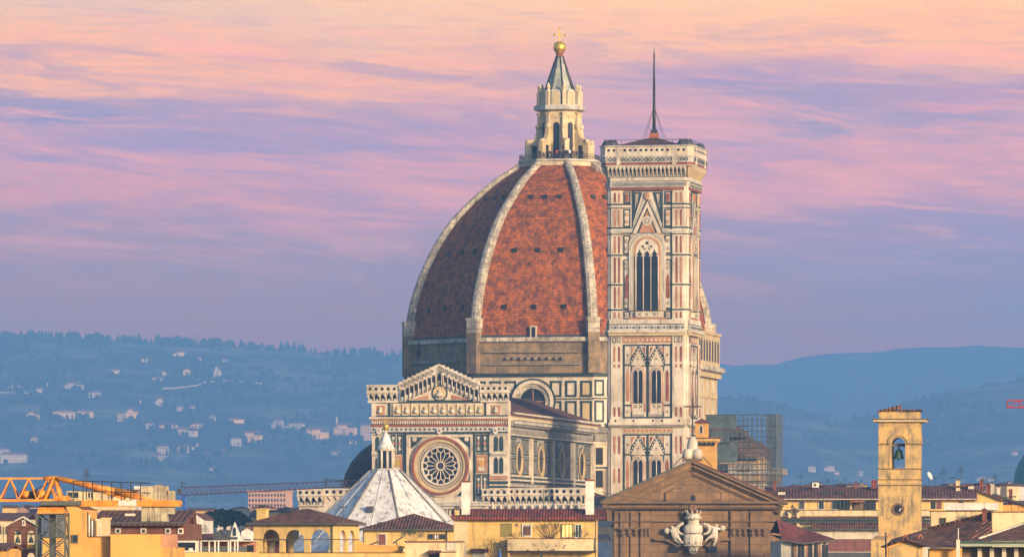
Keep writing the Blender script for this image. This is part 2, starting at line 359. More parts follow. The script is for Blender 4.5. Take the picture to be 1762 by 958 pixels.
# ------------------------------------------------------------------ ground, hills, haze
def structure(mb, name): o = mb.build(name); o['kind'] = 'structure'; return o
g = MB(); g.add([(-3500, -60, 0), (3500, -60, 0), (3500, 14100, 0), (-3500, 14100, 0)], [(0, 1, 2, 3)], groundm); structure(g, 'ground')
def interp(tab, x):
    if x <= tab[0][0]: return tab[0][1]
    for (a, ya), (b, yb) in zip(tab, tab[1:]):
        if x <= b: k = (x - a) / (b - a); k = k * k * (3 - 2 * k) * .5 + k * .5; return ya + (yb - ya) * k
    return tab[-1][1]
from mathutils import noise as mnoise
class Hill:
    def __init__(s, crest, Y0, Y1, pw, rough): s.c, s.Y0, s.Y1, s.pw, s.rough = crest, Y0, Y1, pw, rough
    def crestz(s, X): return CZ + (HY - interp(s.c, CX + X / s.Y1 * FPX)) / FPX * s.Y1
    def z(s, X, Y):
        t = (Y - s.Y0) / (s.Y1 - s.Y0); zc = s.crestz(X)
        if t <= 0: return -2.0
        b = zc * t ** s.pw if t <= 1 else zc * (1 - (t - 1) * 1.2)
        return b + s.rough * min(1, t * 4) * (1 - .7 * max(0, t - .8) * 5 if t < 1 else .3) * mnoise.noise(Vector((X / 250, Y / 500, 1.3))) * 2
    def mesh(s, name, m, x0, x1, nx, ny, Yend):
        mb = MB(); pts = []; fs = []
        for j in range(ny + 1):
            Y = s.Y0 + (Yend - s.Y0) * j / ny
            for i in range(nx + 1): X = x0 + (x1 - x0) * i / nx; pts.append((X, Y, s.z(X, Y)))
        for j in range(ny):
            for i in range(nx): a = j * (nx + 1) + i; fs.append((a, a + 1, a + nx + 2, a + nx + 1))
        mb.add(pts, fs, m, True); return structure(mb, name)
    def hit(s, px, py):                                 # where the sight line through a photo pixel meets the slope
        Y = s.Y0 + 5
        while Y < s.Y1 + 200:
            X = (px - CX) / FPX * Y; zr = CZ + (HY - py) / FPX * Y
            if s.z(X, Y) >= zr: return X, Y, s.z(X, Y)
            Y += 10
        return None
hillA = Hill([(-900, 600), (-300, 584), (0, 583), (130, 584), (250, 586), (350, 592), (420, 597), (480, 601), (560, 607), (640, 609), (700, 612), (800, 630), (960, 668), (1150, 720), (1350, 800), (1700, 880)], 6900, 9900, 1.05, 9.0)
hillB = Hill([(500, 660), (1000, 640), (1200, 627), (1235, 625), (1270, 630), (1292, 625), (1330, 628), (1350, 620), (1390, 612), (1440, 607), (1510, 606), (1545, 599), (1590, 596), (1640, 597), (1680, 594), (1720, 597), (1762, 599), (2300, 580)], 11200, 13000, .8, 4.0)
hillC = Hill([(700, 760), (1100, 690), (1235, 680), (1300, 686), (1340, 692), (1400, 706), (1450, 716), (1500, 712), (1550, 693), (1600, 680), (1650, 668), (1700, 662), (1762, 650), (2300, 600)], 6600, 9300, 1.05, 6.0)
hillA.mesh('hillside', forestm, -2100, 1300, 150, 110, 10500)
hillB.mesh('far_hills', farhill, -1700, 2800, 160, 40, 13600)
hillC.mesh('low_hills', forestm, -400, 2400, 120, 90, 10000)
hz = MB(); hz.box(-3600, 3600, -70, 14200, -4, 490, groundm); hz_o = hz.build('haze'); hz_o['kind'] = 'stuff'; hz_o.data.materials.clear()
hm = bpy.data.materials.new('haze_air'); hm.use_nodes = True; hm.node_tree.nodes.clear()
pv = hm.node_tree.nodes.new('ShaderNodeVolumePrincipled'); ho = hm.node_tree.nodes.new('ShaderNodeOutputMaterial')
hm.node_tree.links.new(pv.outputs[0], ho.inputs['Volume']); pv.inputs['Density'].default_value = HAZE_DENSITY
pv.inputs['Color'].default_value = (*HAZE_COLOR, 1); pv.inputs['Anisotropy'].default_value = 0.0
hz_o.data.materials.append(hm)
# forest on the hills: far woods that read as one mass
def woods(name, hill, n, x0, x1, t0, t1, hmin, hmax, seed, bias=1.0, conifer=.5):
    r = random.Random(seed); mb = MB()
    for _ in range(n):
        X = r.uniform(x0, x1); t = t0 + (t1 - t0) * r.random() ** bias; Y = hill.Y0 + (hill.Y1 - hill.Y0) * t
        if t < .97 and mnoise.noise(Vector((X / 120, Y / 300, 4))) + .35 * mnoise.noise(Vector((X / 40, Y / 90, 8))) < -.02: continue
        z = hill.z(X, Y); h = r.uniform(hmin, hmax); 
        if mnoise.noise(Vector((X / 90, Y / 180, 9))) < -.1: h *= .6
        if r.random() < conifer: mb.lathe([(h * .2, z - 1), (h * .24, z + h * .3), (h * .13, z + h * .7), (.1, z + h)], forestl, 5, (X, Y), r.random())
        else: mb.lathe([(h * .25, z - 1), (h * .5, z + h * .25), (h * .45, z + h * .6), (h * .2, z + h * .85)], forestl, 6, (X, Y), r.random())
    o = mb.build(name); o['kind'] = 'stuff'; return o
woods('ridge_forest', hillA, 1100, -1060, 480, .93, 1.0, 7, 15, 3, .6, .75)
woods('hillside_woods', hillA, 6500, -900, 380, .1, .97, 5, 12, 5, .8, .3)
woods('low_hill_woods', hillC, 1100, 110, 920, .25, 1.0, 5, 10, 6, .7, .35)
# ------------------------------------------------------------------ cathedral
CY = 10.8
cf = frame_at(963, 1170, CY)
cath = cf.root('cathedral', 'striped marble cathedral with a huge ribbed red tiled dome and white lantern', 'cathedral')
VF = -113.0
U = lambda px: cf.u(px, VF)
def Zf(py): return CZ + (HY - py) / FPX * (cf.O.y + VF * math.cos(cf.yaw))
# -- arcade gallery: parapet with dark roundels above pointed niches on consoles
def arcade(mb, x0, x1, zt, zp, zb, n, out=1.0, y=0.0, stone=None, dot=True):
    st = stone or marble; w_ = (x1 - x0) / n
    mb.box(x0, x1, y - out, y, zp, zt, st); mb.box(x0 - .12, x1 + .12, y - out - .15, y, zt - .22, zt + .05, st)
    mb.box(x0 - .1, x1 + .1, y - out - .12, y, zp - .12, zp + .12, st)
    hgt = zp - .12 - zb
    mb.box(x0, x1, y - .25, y, zb, zp - .12, dark)
    for k in range(n + 1):                                # consoles
        xc = min(max(x0 + k * w_, x0 + w_ * .17), x1 - w_ * .17)
        mb.add([(xc - w_ * .11, y - .25, zb), (xc + w_ * .11, y - .25, zb), (xc + w_ * .12, y - out * .95, zp - .12), (xc - w_ * .12, y - out * .95, zp - .12), (xc - w_ * .12, y - .25, zp - .12), (xc + w_ * .12, y - .25, zp - .12)],
               [(0, 1, 2, 3), (0, 3, 4), (1, 5, 2), (4, 3, 2, 5)], st)
    for k in range(n):
        xc = x0 + (k + .5) * w_; hw = w_ * .40; yo = y - out * .9
        for sgn in (-1, 1):                               # spandrels closing each niche to a point
            mb.prism([(xc + sgn * w_ * .5, zp - .12), (xc + sgn * w_ * .5, zp - .12 - hgt * .55), (xc + sgn * hw, zp - .12 - hgt * .5), (xc + sgn * hw * .6, zp - .12 - hgt * .25), (xc, zp - .15)], yo, yo + .2, st)
        mb.box(xc - hw * .5, xc + hw * .5, y - .40, y - .25, zb, zb + hgt * .28, marble2)
        if dot: mb.prism([(xc + a * 1.0, (zt + zp) / 2 + b) for a, b in circ(8, min(.34, w_ * .26))], y - out - .05, y - out, dark)
    mb.box(x0 - .05, x1 + .05, y - .45, y, zb - .3, zb, st)
# -- octagon body, drum and rough band
OR = 29.6
def octv(r, k, c=(0, 0)): a = R(22.5 + 45 * k); return (c[0] + r * math.sin(a), c[1] - r * math.cos(a))
def octp(r, c=(0, 0)): return [octv(r, k, c) for k in range(8)]
Z1 = 49.4; Z2 = 56.0
AP = OR * math.cos(R(22.5))
m = MB(); m.plan(octp(OR - .3), 0, Z1 - .6, marble); m.plan(octp(OR + .25), Z1 - .6, Z1, green)
for fdeg in (0, 45, -45, 90):                             # marble inlay panels of each face
    m.T = TZ(fdeg); hw = OR * math.sin(R(22.5)); y = -(OR - .3) * math.cos(R(22.5)); n = 8; pw = 2 * hw / n
    for zr0, zr1 in (((45.2, 48.2), (40.4, 44.4)) if fdeg == 45 else ((45.0, 48.0), (38.6, 44.3), (32.6, 38.0))):
        for k in range(n):
            x0 = -hw + k * pw + .35; x1 = x0 + pw - .7
            if fdeg == 0 and zr0 > 30 and abs((x0 + x1) / 2) < 4.2: continue
            m.frame(x0, x1, zr0, zr1, .40, y - .12, y, green, dark if fdeg == 45 and k in (1, 2) else warmst if k % 3 == 1 else marble)
    for z_ in (44.75,) if fdeg == 45 else (44.65, 38.3): m.box(-hw, hw, y - .06, y, z_ - .12, z_ + .12, green)
    if fdeg == 45:                                        # blind niches lower down on the sunny diagonal face
        for zr0, zr1 in ((32.4, 35.9), (28.2, 31.7)):
            for k in range(n): m.frame(-hw + k * pw + .4, -hw + (k + 1) * pw - .4, zr0, zr1, .2, y - .08, y, warmst, dark)
    if fdeg == 45:
        m.box(-hw, hw, y - 1.1, y, 38.4, 39.6, grime); m.box(-hw, hw, y - .7, y, 36.9, 38.4, grime); m.box(-hw, hw, y - .3, y, 36.3, 36.9, marble); m.box(-hw, hw, y - .2, y, 31.9, 32.2, green)
m.T = Matrix(); m.build('drum', cath)
m = MB(); m.plan(octp(OR - .5), Z1, Z2 - .8, ruff); m.plan(octp(OR + .1), Z2 - .8, Z2, ribm); m.plan(octp(OR - .9), Z2, Z2 + .5, slate)
for k in range(8):
    a = 22.5 + 45 * k; m.T = TZ(a); m.box(-1.05, 1.05, -OR - .35, -OR + 2, Z1 + .02, Z2 + .9, ruff)
m.T = TZ(0)
for k in range(9): m.box(-5 + k * 1.3, -5 + k * 1.3 + .5, -AP - .25, -AP + .4, 51.9, 52.4, grime)
m.box(-9, 9, -AP - .1, -AP + .4, 50.9, 51.1, grime); m.box(-9, 9, -AP - .1, -AP + .4, 53.2, 53.35, grime)
m.T = TZ(-45)
m.box(-9, 6, -AP - .1, -AP + .4, 51.6, 52.2, grime); m.box(-7, 5, -AP - .1, -AP + .4, 50.4, 50.7, grime); m.box(-7.5, -7.0, -AP - .1, -AP + .5, 53, 54.4, dark)
m.T = Matrix(); m.build('rough_band', cath)
# west oculus of the drum
m = MB(); yo = -(OR - .3) * math.cos(R(22.5)); zc = 44.2
m.prism([(a, zc + b) for a, b in circ(40, 2.45)], yo - .05, yo, dark)
m.ring(0, zc, 2.4, 3.3, yo - .55, yo, ribm, 40); m.ring(0, zc, 3.3, 3.9, yo - .85, yo, marble, 40); m.ring(0, zc, 3.9, 4.25, yo - .5, yo, green, 40)
m.box(-2.4, 2.4, yo - .12, yo, zc - .08, zc + .08, pinkm); m.box(-.08, .08, yo - .12, yo, zc - 2.4, zc + 2.4, pinkm)
m.build('round_window', cath)
# -- dome shell, ribs
PROF = [(29.3, 56.0), (29.2, 57.9), (28.5, 62.1), (27.4, 65.8), (26.0, 69.4), (23.8, 73.8), (20.7, 78.4), (17.1, 82.1), (12.9, 85.8), (9.3, 88.2), (7.4, 89.5)]
def smooth_prof(z):
    for (r0, z0), (r1, z1) in zip(PROF, PROF[1:]):
        if z <= z1: return r0 + (r1 - r0) * (z - z0) / (z1 - z0)
    return PROF[-1][0]
zs = [p[1] for p in PROF]; fine = []
for i in range(len(PROF) - 1):
    p0, p1, p2, p3 = [Vector(PROF[min(max(i + q, 0), len(PROF) - 1)]) for q in (-1, 0, 1, 2)]
    for k in range(3):
        t = k / 3; fine.append(tuple(.5 * ((2 * p1) + (p2 - p0) * t + (2 * p0 - 5 * p1 + 4 * p2 - p3) * t * t + (3 * p1 - p0 - 3 * p2 + p3) * t ** 3)))
fine.append(PROF[-1])
m = MB()
arc = [0.0]
for a, b in zip(fine, fine[1:]): arc.append(arc[-1] + math.hypot(b[0] - a[0], b[1] - a[1]))
for k in range(8):
    m.add([(*octv(r - .75, k + j), z) for r, z in fine for j in (0, 1)], [(2 * i, 2 * i + 1, 2 * i + 3, 2 * i + 2) for i in range(len(fine) - 1)], domet, False)
o = m.build('dome_shell', cath)
uvd = o.data.uv_layers[0].data; nf = len(fine) - 1        # courses follow the curve of the shell
for p in o.data.polygons:
    i = p.index % nf; k = p.index // nf; a, b = fine[i], fine[i + 1]; h0, h1 = (a[0] - .75) * math.sin(R(22.5)), (b[0] - .75) * math.sin(R(22.5))
    for li, q in zip(p.loop_indices, ((-h0, arc[i]), (h0, arc[i]), (h1, arc[i + 1]), (-h1, arc[i + 1]))): uvd[li].uv = (q[0] + 77 * k, q[1])
    p.use_smooth = False
for k in range(8):
    m = MB(); m.T = TZ(22.5 + 45 * k); pts = []; hw0 = 1.0
    for r, z in fine:
        hw_ = .56 + .32 * (r - 7) / 22
        pts += [(-hw_, -r + .95, z), (-hw_, -r - .05, z + .1), (-hw_ * .45, -r - .35, z + .15), (hw_ * .45, -r - .35, z + .15), (hw_, -r - .05, z + .1), (hw_, -r + .95, z)]
    fs = []
    for i in range(len(fine) - 1):
        for j in range(5): a = i * 6 + j; fs.append((a, a + 1, a + 7, a + 6))
    m.add(pts, fs, ribm)
    m.box(-1.1, 1.1, -OR - .35, -27.5, 56.9, 59.2, ribm); m.box(-1.2, 1.2, -OR - .45, -27.3, 59.2, 59.6, ribm)
    m.build('dome_rib', cath)
def dome_pt(fdeg, x, z):
    r = 0
    for a, b in zip(fine, fine[1:]):
        if a[1] <= z <= b[1]: r = a[0] + (b[0] - a[0]) * (z - a[1]) / (b[1] - a[1]); break
    return -(r - .75) * math.cos(R(22.5))
for fdeg in (0, 45, -45, 90):
    for z, xs in ((61.6, (-5.6, -.1, 5.6)), (72.2, (-4.4, 0, 4.4)), (82.4, (-2.7, 0, 2.7))):
        for x in xs:
            y = dome_pt(fdeg, x, z); y1 = dome_pt(fdeg, x, z + .8); m = MB(); m.T = TZ(fdeg)
            m.box(x - .42, x + .42, y - .30, y1 + .5, z - .38, z + .5, darkdome); m.box(x - .3, x + .3, y - .34, y + .1, z - .28, z + .36, dark)
            m.build('dome_opening', cath)
m = MB(); y = dome_pt(0, 0, 56.6); m.frame(-.6, .6, 55.6, 58.1, .22, y - .7, y + 1, marble); m.box(-.38, .38, y - .55, y + .8, 55.4, 57.88, dark); m.build('dome_door', cath)
# -- lantern platform and lantern
lan = MB(); lan.plan(octp(7.6), 88.6, 89.7, lanst); lan.plan(octp(8.0), 89.7, 90.05, marble2); lan.plan(octp(7.2), 88.9, 89.0, warmst)
lan.plan(octp(3.75), 90.05, 99.34, lanst); lan.plan(octp(3.95), 97.97, 98.61, warmst)
lan.plan(octp(4.1), 99.26, 99.5, lanst, octp(4.75)); lan.plan(octp(5.0), 99.5, 100.3, marble2); lan.plan(octp(4.55), 100.3, 100.44, lanst)
lan.plan(octp(3.3), 100.39, 103.23, lanst)
lant = lan.build('lantern', cath)
m = MB()
for k in range(8):
    m.T = TZ(45 * k); ya = -3.75 * math.cos(R(22.5))
    m.prism(arch_pts(0, 90.38, 97.16, 1.15), ya - .06, ya + .1, dark)
    m.prism(band_along(arch_pts(0, 90.38, 97.16, 1.15), .3), ya - .035, ya + .05, warmst)
m.T = Matrix(); m.build('lantern_windows', lant)
for k in range(8):
    m = MB(); m.T = TZ(22.5 + 45 * k)
    for sgn in (-1, 1): pass
    prof = [(-3.4, 90.05), (-6.6, 90.05), (-6.6, 93.44), (-6.2, 93.92), (-5.7, 93.83), (-5.0, 94.11), (-4.5, 94.97), (-4.4, 96.12), (-3.95, 96.6), (-3.4, 96.6)]
    hole = [(-4.4, 90.29), (-5.5, 90.29)]
    n_ = len(prof)
    for x in (-.42,):
        p = [(x, y, z) for y, z in prof] + [(-x, y, z) for y, z in prof]
        m.add(p, [tuple(range(n_)), tuple(range(2 * n_ - 1, n_ - 1, -1))] + [(i, (i + 1) % n_, n_ + (i + 1) % n_, n_ + i) for i in range(n_)], warmst if k % 2 else lanst)
    m.box(-.46, .46, -5.4, -4.5, 90.1, 92.78, dark)
    m.tube((-.55, -4.1, 96.41), (.55, -4.1, 96.41), .5, lanst, 10); m.tube((-.5, -6.1, 93.54), (.5, -6.1, 93.54), .45, lanst, 10)
    m.box(-.35, .35, -4.2, -3.2, 96.5, 99.02, lanst); m.box(-.45, .45, -4.35, -3.2, 98.53, 99.02, warmst)
    m.build('lantern_buttress', lant); m = MB(); m.T = TZ(22.5 + 45 * k)
    m.box(-.36, .36, -4.35, -3.4, 100.44, 103.0, lanst); m.lathe([(.4, 103.0), (.25, 103.38), (.42, 103.76), (.3, 104.07), (.05, 104.6)], lanst, 8, (0, -3.9))
    m.build('lantern_pinnacle', lant)
m = MB()
for k in range(8):
    m.T = TZ(45 * k); y = -3.55; m.prism(arch_pts(0, 100.48, 103.3, 1.7), y - .3, y + .3, marble2); m.prism(arch_pts(0, 100.57, 103.0, 1.1), y - .34, y, warmst)
m.T = Matrix()
m.lathe([(2.95, 103.0), (2.45, 103.91), (1.9, 105.66), (1.2, 107.94), (.55, 109.9)], spirem, 8, rot=R(22.5))
for k in range(8):
    a = R(22.5 + 45 * k); m.tube((2.95 * math.sin(a), -2.75 * math.cos(a), 103.0), (.55 * math.sin(a), -.55 * math.cos(a), 109.9), .16, slate, 6)
m.build('lantern_spire', lant)
m = MB(); m.lathe([(.75, 109.74), (.6, 110.06), (.8, 110.31), (.62, 110.72)], copper, 12); m.build('spire_collar', lant)
m = MB(); m.lathe([(1.2 * math.sin(math.pi * k / 14) + .01, 111.4 - 1.2 * math.cos(math.pi * k / 14)) for k in range(15)], gold, 20, smooth=True); m.build('gilded_ball', lant)
m = MB(); m.T = TZ(CY); m.box(-.12, .12, -.12, .12, 112.44, 114.9, gold); m.box(-.95, .95, -.115, .115, 113.67, 113.87, gold)
for x, z in ((-.95, 113.77), (.95, 113.77), (0, 114.9)): m.lathe([(.02, z - .22), (.22, z), (.02, z + .22)], gold, 8, (x, 0))
m.build('gilded_cross', lant)
m = MB()
for k in range(8):
    p, q = Vector((*octv(7.75, k), 0)), Vector((*octv(7.75, k + 1), 0))
    for z in (90.58, 91.05): m.tube(p + Vector((0, 0, z)), q + Vector((0, 0, z)), .035, irn, 4)
    for i in range(14): c = p.lerp(q, i / 14); m.tube(c + Vector((0, 0, 90.0)), c + Vector((0, 0, 91.07)), .03, irn, 4)
m.build('platform_railing', lant)
# -- gallery and marble pilasters on the drum's south face, sun gold put into their stone colour
m = MB(); m.T = TZ(90); hw = OR * math.sin(R(22.5)); y = -AP
m.box(-hw - 1.2, hw + .4, y - 1.3, y + .5, 51.2, 57.4, warmst); m.box(-hw - 1.4, hw + .6, y - 1.6, y + .5, 57.2, 57.7, warmst)
m.box(-hw - 1.6, hw + .6, y - 2.3, y + .5, 50.3, 51.2, ribm); m.box(-hw - 1.4, hw + .4, y - 1.6, y + .5, 49.2, 50.3, warmst)
for k in range(7):
    x = -hw + 1.0 + k * 3.3; m.prism(arch_pts(x, 52.2, 56.2, 1.5), y - 1.36, y - 1.2, dark)
m.T = TZ(45)
m.prism(arch_pts(hw - .9, 52.0, 55.8, 1.0), y - .3, y, dark)
m.T = TZ(90)
m.box(-hw - .7, hw, y - .9, y + .4, 45.4, 46.2, warmst)
for k in range(8): x = -hw - .3 + k * (2 * hw / 7); m.box(x - .6, x + .6, y - .8, y + .4, 30, 49.2, warmst if k % 2 else marble); m.box(x - .65, x + .65, y - .84, y + .4, 38.8, 39.4, green)
m.build('drum_gallery', cath)
# -- west front of the nave
FU0, FU1 = U(640), U(873); NB = cf.u(872, VF)
m = MB(); m.box(FU0, FU1, VF, VF + 3, 0, Zf(690), marble)
def fr_(px0, py0, px1, py1, mt, d=.08): cf.rect(m, px0, py0, px1, py1, mt, d, VF)
def frm(px0, py0, px1, py1, mt, t=.2, d=.12, inner=None): m.frame(U(px0), U(px1), Zf(py1), Zf(py0), t, VF - d, VF - .0, mt, inner)
fr_(639, 690, 874, 692.5, green, .3); fr_(640, 714, 874, 716.5, green, .2)
fr_(640, 690, 647, 716, marble, .3); fr_(669, 692, 672, 716, green, .2); fr_(834, 692, 837, 716, green, .2)
fr_(637, 716.8, 876, 720, marble, .9); fr_(638, 720, 875, 723, pinkm, .6); fr_(640, 723, 874, 729.5, green, .15)
for k in range(59): x = 641 + k * 3.95; fr_(x, 723.5, x + 2.3, 729, marble, .45)
fr_(638, 729.5, 875, 733.5, red, .35); fr_(639, 733.5, 874, 742.5, marble2, .25)
for k in range(58):
    x = 641 + k * 4; m.prism([(U(x), Zf(738)), (U(x + 2), Zf(740.5)), (U(x + 4), Zf(738)), (U(x + 2), Zf(735.5))], VF - .29, VF - .2, marble if k % 2 else green)
fr_(639, 742.5, 874, 745.5, green, .3)
for px in (653, 757, 853): m.prism([(U(px - 4), Zf(744)), (U(px), Zf(747.5)), (U(px + 4), Zf(744)), (U(px + 4), Zf(736)), (U(px - 4), Zf(736))], VF - .6, VF - .2, white); m.prism([(U(px - 2), Zf(742)), (U(px + 2), Zf(742)), (U(px), Zf(738))], VF - .66, VF - .55, red)
for k in range(10):                                       # frieze of busts
    x = 678 + k * 15.7; fr_(x, 697, x + 13.5, 712, warmst, .12); fr_(x - 1.5, 694.5, x, 713.5, marble, .3)
    c = x + 6.7; m.lathe([(.10, Zf(711)), (.42, Zf(709)), (.36, Zf(705)), (.14, Zf(703.5))], statue, 7, (U(c), VF - .3)); m.lathe([(.05, Zf(703.6)), (.24, Zf(701.5)), (.05, Zf(699))], statue, 7, (U(c), VF - .3))
for x in (647, 846): frm(x, 697, x + 15, 713, pinkm, .25, .15, warmst); m.lathe([(.1, Zf(711)), (.5, Zf(708.5)), (.2, Zf(704)), (.3, Zf(702)), (.05, Zf(699))], statue, 7, (U(x + 7.5), VF - .3))
# side strips of framed panels
for px0, px1 in ((673, 681), (684, 692), (820, 827.5), (831, 838.5)):
    for y0, y1 in ((747, 778), (818, 852)) if px0 > 800 else ((747, 778),):
        frm(px0, y0, px1, y1, green, .28, .14, marble); xm = (px0 + px1) / 2
        for k in range(3): yq = y0 + 6 + k * (y1 - y0 - 12) / 2; m.prism([(U(xm) + a, Zf(yq) + b) for a, b in circ(6, .3)], VF - .15, VF - .04, pinkm if k == 1 else marble2)
for px in (694, 815): fr_(px, 746, px + 3, 862, green, .2)
fr_(829, 746, 830, 780, green, .12); fr_(840, 746, 842, 860, green, .15)
for px0, px1 in ((676, 692), (820, 838)):
    frm(px0, 783, px1, 813, pinkm, .35, .2, warmst); x = (px0 + px1) / 2
    m.prism([(U(x) + a, Zf(796) + b) for a, b in circ(7, .55)], VF - .28, VF - .1, gold if px0 < 700 else ochre); m.box(U(x) - .6, U(x) + .6, VF - .2, VF, Zf(811), Zf(804), statue)
fr_(672, 779, 694, 781, green, .2); fr_(818, 815, 842, 817, green, .2); fr_(818, 779.5, 842, 781, green, .2)
for k, (xa, y0, y1) in enumerate(((844, 750, 776), (844, 786, 814), (640, 750, 776), (640, 786, 814))):     # twin windows in the corner buttresses
    fr_(xa, y0 - 5, xa + 29, y0 - 3, marble2, .35); fr_(xa, y1 + 2, xa + 29, y1 + 4.5, marble, .4)
    for dx in (7, 16):
        m.prism(arch_pts(U(xa + dx + 3), Zf(y1), Zf(y0), 2.75 * .23, True), VF - .16, VF, green)
fr_(842, 819, 874, 824, pinkm, .35); fr_(842, 827, 874, 832, green, .25); fr_(842, 835, 874, 838.5, green, .25); fr_(640, 827, 668, 832, green, .25)
fr_(697, 862, 842, 865, marble, .5); fr_(697, 865, 842, 870, marble2, .4); fr_(697, 873, 842, 892, marble, .3)
for k in range(14): x = 702 + k * 10; frm(x, 875, x + 7, 889, green, .15, .34, marble2)
fac = m.build('west_front', cath)
# rose window
m = MB(); rx, rz = U(758.5), Zf(801); r_ = lambda px: px / 10.12
m.frame(U(700), U(814), Zf(862), Zf(747), .45, VF - .35, VF, marble); m.frame(U(698), U(816), Zf(864), Zf(745.6), .18, VF - .3, VF, green)
m.ring(rx, rz, r_(46), r_(50.5), VF - .75, VF, red, 56); m.ring(rx, rz, r_(50.5), r_(53), VF - .45, VF, marble, 56)
m.ring(rx, rz, r_(41), r_(46), VF - .55, VF, warmst, 56); m.ring(rx, rz, r_(33), r_(41), VF - .3, VF, grime, 56); m.ring(rx, rz, r_(37), r_(38.5), VF - .34, VF, warmst, 56)
m.ring(rx, rz, r_(31), r_(34), VF - .5, VF, marble, 48)
m.prism([(rx + a, rz + b) for a, b in circ(40, r_(31.5))], VF - .06, VF, dark)
for k in range(16):
    a = 2 * math.pi * k / 16; ca, sa = math.cos(a), math.sin(a); m.tube((rx + ca * r_(7), VF - .2, rz + sa * r_(7)), (rx + ca * r_(23), VF - .2, rz + sa * r_(23)), .085, marble, 5)
    b = a + math.pi / 16
    for q in (a, a + math.pi / 8):
        m.tube((rx + math.cos(q) * r_(22), VF - .2, rz + math.sin(q) * r_(22)), (rx + math.cos(b) * r_(27.5), VF - .2, rz + math.sin(b) * r_(27.5)), .11, marble, 5)
    m.tube((rx + math.cos(b) * r_(27.5), VF - .2, rz + math.sin(b) * r_(27.5)), (rx + math.cos(b) * r_(32), VF - .2, rz + math.sin(b) * r_(32)), .16, marble, 5)
m.ring(rx, rz, r_(5.5), r_(8), VF - .28, VF, marble, 24); m.ring(rx, rz, r_(0.2), r_(3), VF - .2, VF, mat('rose_centre', (.05, .03, .10), (.07, .04, .12), 1), 12)
for sx_, sy_ in ((-1, 1), (1, 1), (1, -1)): 
    m.prism([(rx + sx_ * r_(52), rz + sy_ * r_(52)), (rx + sx_ * r_(52), rz + sy_ * r_(30)), (rx + sx_ * r_(43), rz + sy_ * r_(37)), (rx + sx_ * r_(37), rz + sy_ * r_(43)), (rx + sx_ * r_(28), rz + sy_ * r_(52))], VF - .12, VF, green)
    m.prism([(rx + sx_ * r_(46) + a, rz + sy_ * r_(46) + b) for a, b in circ(8, .42)], VF - .2, VF, marble)
m.build('rose_window', fac)
# gallery wings and stepped gable
m = MB()
arcade(m, U(634), U(686), Zf(662), Zf(675), Zf(689), 5, 1.1, VF); m.build('upper_gallery', fac); m = MB()
arcade(m, U(828), U(877), Zf(662), Zf(675), Zf(689), 5, 1.1, VF)
m.build('upper_gallery', fac)
m = MB(); ax, az = U(757), Zf(626)
m.prism([(U(690), Zf(690)), (U(822), Zf(690)), (U(822), Zf(664)), (ax, Zf(632)), (U(690), Zf(664))], VF - .02, VF + 2.5, marble)
m.prism([(U(695), Zf(690)), (U(820), Zf(690)), (ax, Zf(660))], VF - .12, VF, green); m.prism([(U(703), Zf(688)), (U(812), Zf(688)), (ax, Zf(663))], VF - .2, VF, marble)
for a, b in ((707, 738), (777, 808)): m.prism([(U(a), Zf(687)), (U(b), Zf(687)), (U(b if a < 750 else a), Zf(679))], VF - .26, VF, pinkm)
m.prism([(ax + a, Zf(676) + b) for a, b in circ(20, 1.4)], VF - .3, VF, green); m.prism([(ax + a, Zf(676) + b) for a, b in circ(20, 1.15)], VF - .38, VF, warmst)
m.lathe([(.2, Zf(684)), (.75, Zf(681)), (.5, Zf(676)), (.2, Zf(674)), (.32, Zf(671.5)), (.05, Zf(669))], statue, 8, (ax, VF - .45))
for sgn in (-1, 1):
    for k in range(9):                                    # niches climb in steps
        t = (k + .35) / 8.6; xc = ax + sgn * (U(822) - ax) * t; zt = Zf(634) + (Zf(664) - Zf(634)) * t; w_ = .78
        if k == 0 and sgn < 0: xc = ax; 
        m.prism(arch_pts(xc, zt - 2.55, zt - .75, w_ * .95, True), VF - .62, VF - .3, dark); m.box(xc - .25, xc + .25, VF - .66, VF - .3, zt - 2.5, zt - 1.9, marble2)
        m.box(xc - w_ / 2 - .12, xc + w_ / 2 + .12, VF - .55, VF, zt - 2.7, zt - .5, marble); m.box(xc - w_ / 2 - .2, xc + w_ / 2 + .2, VF - 1.1, VF, zt - .7, zt + .7 , marble)
        m.prism([(xc + a, zt + b) for a, b in circ(8, .26)], VF - 1.16, VF - 1.0, grime); m.box(xc + .42, xc + .55, VF - .9, VF - .3, zt - 2.6, zt - .8, marble)
    m.add([(ax, VF - 1.25, az), (U(757 + sgn * 70), VF - 1.25, Zf(660)), (U(757 + sgn * 70), VF - 1.25, Zf(663)), (ax, VF - 1.25, az - .35), (ax, VF, az), (U(757 + sgn * 70), VF, Zf(660)), (U(757 + sgn * 70), VF, Zf(663)), (ax, VF, az - .35)],
          [(0, 1, 2, 3), (4, 7, 6, 5), (0, 4, 5, 1), (3, 2, 6, 7), (0, 3, 7, 4), (1, 5, 6, 2)], marble)
m.build('gable', fac)
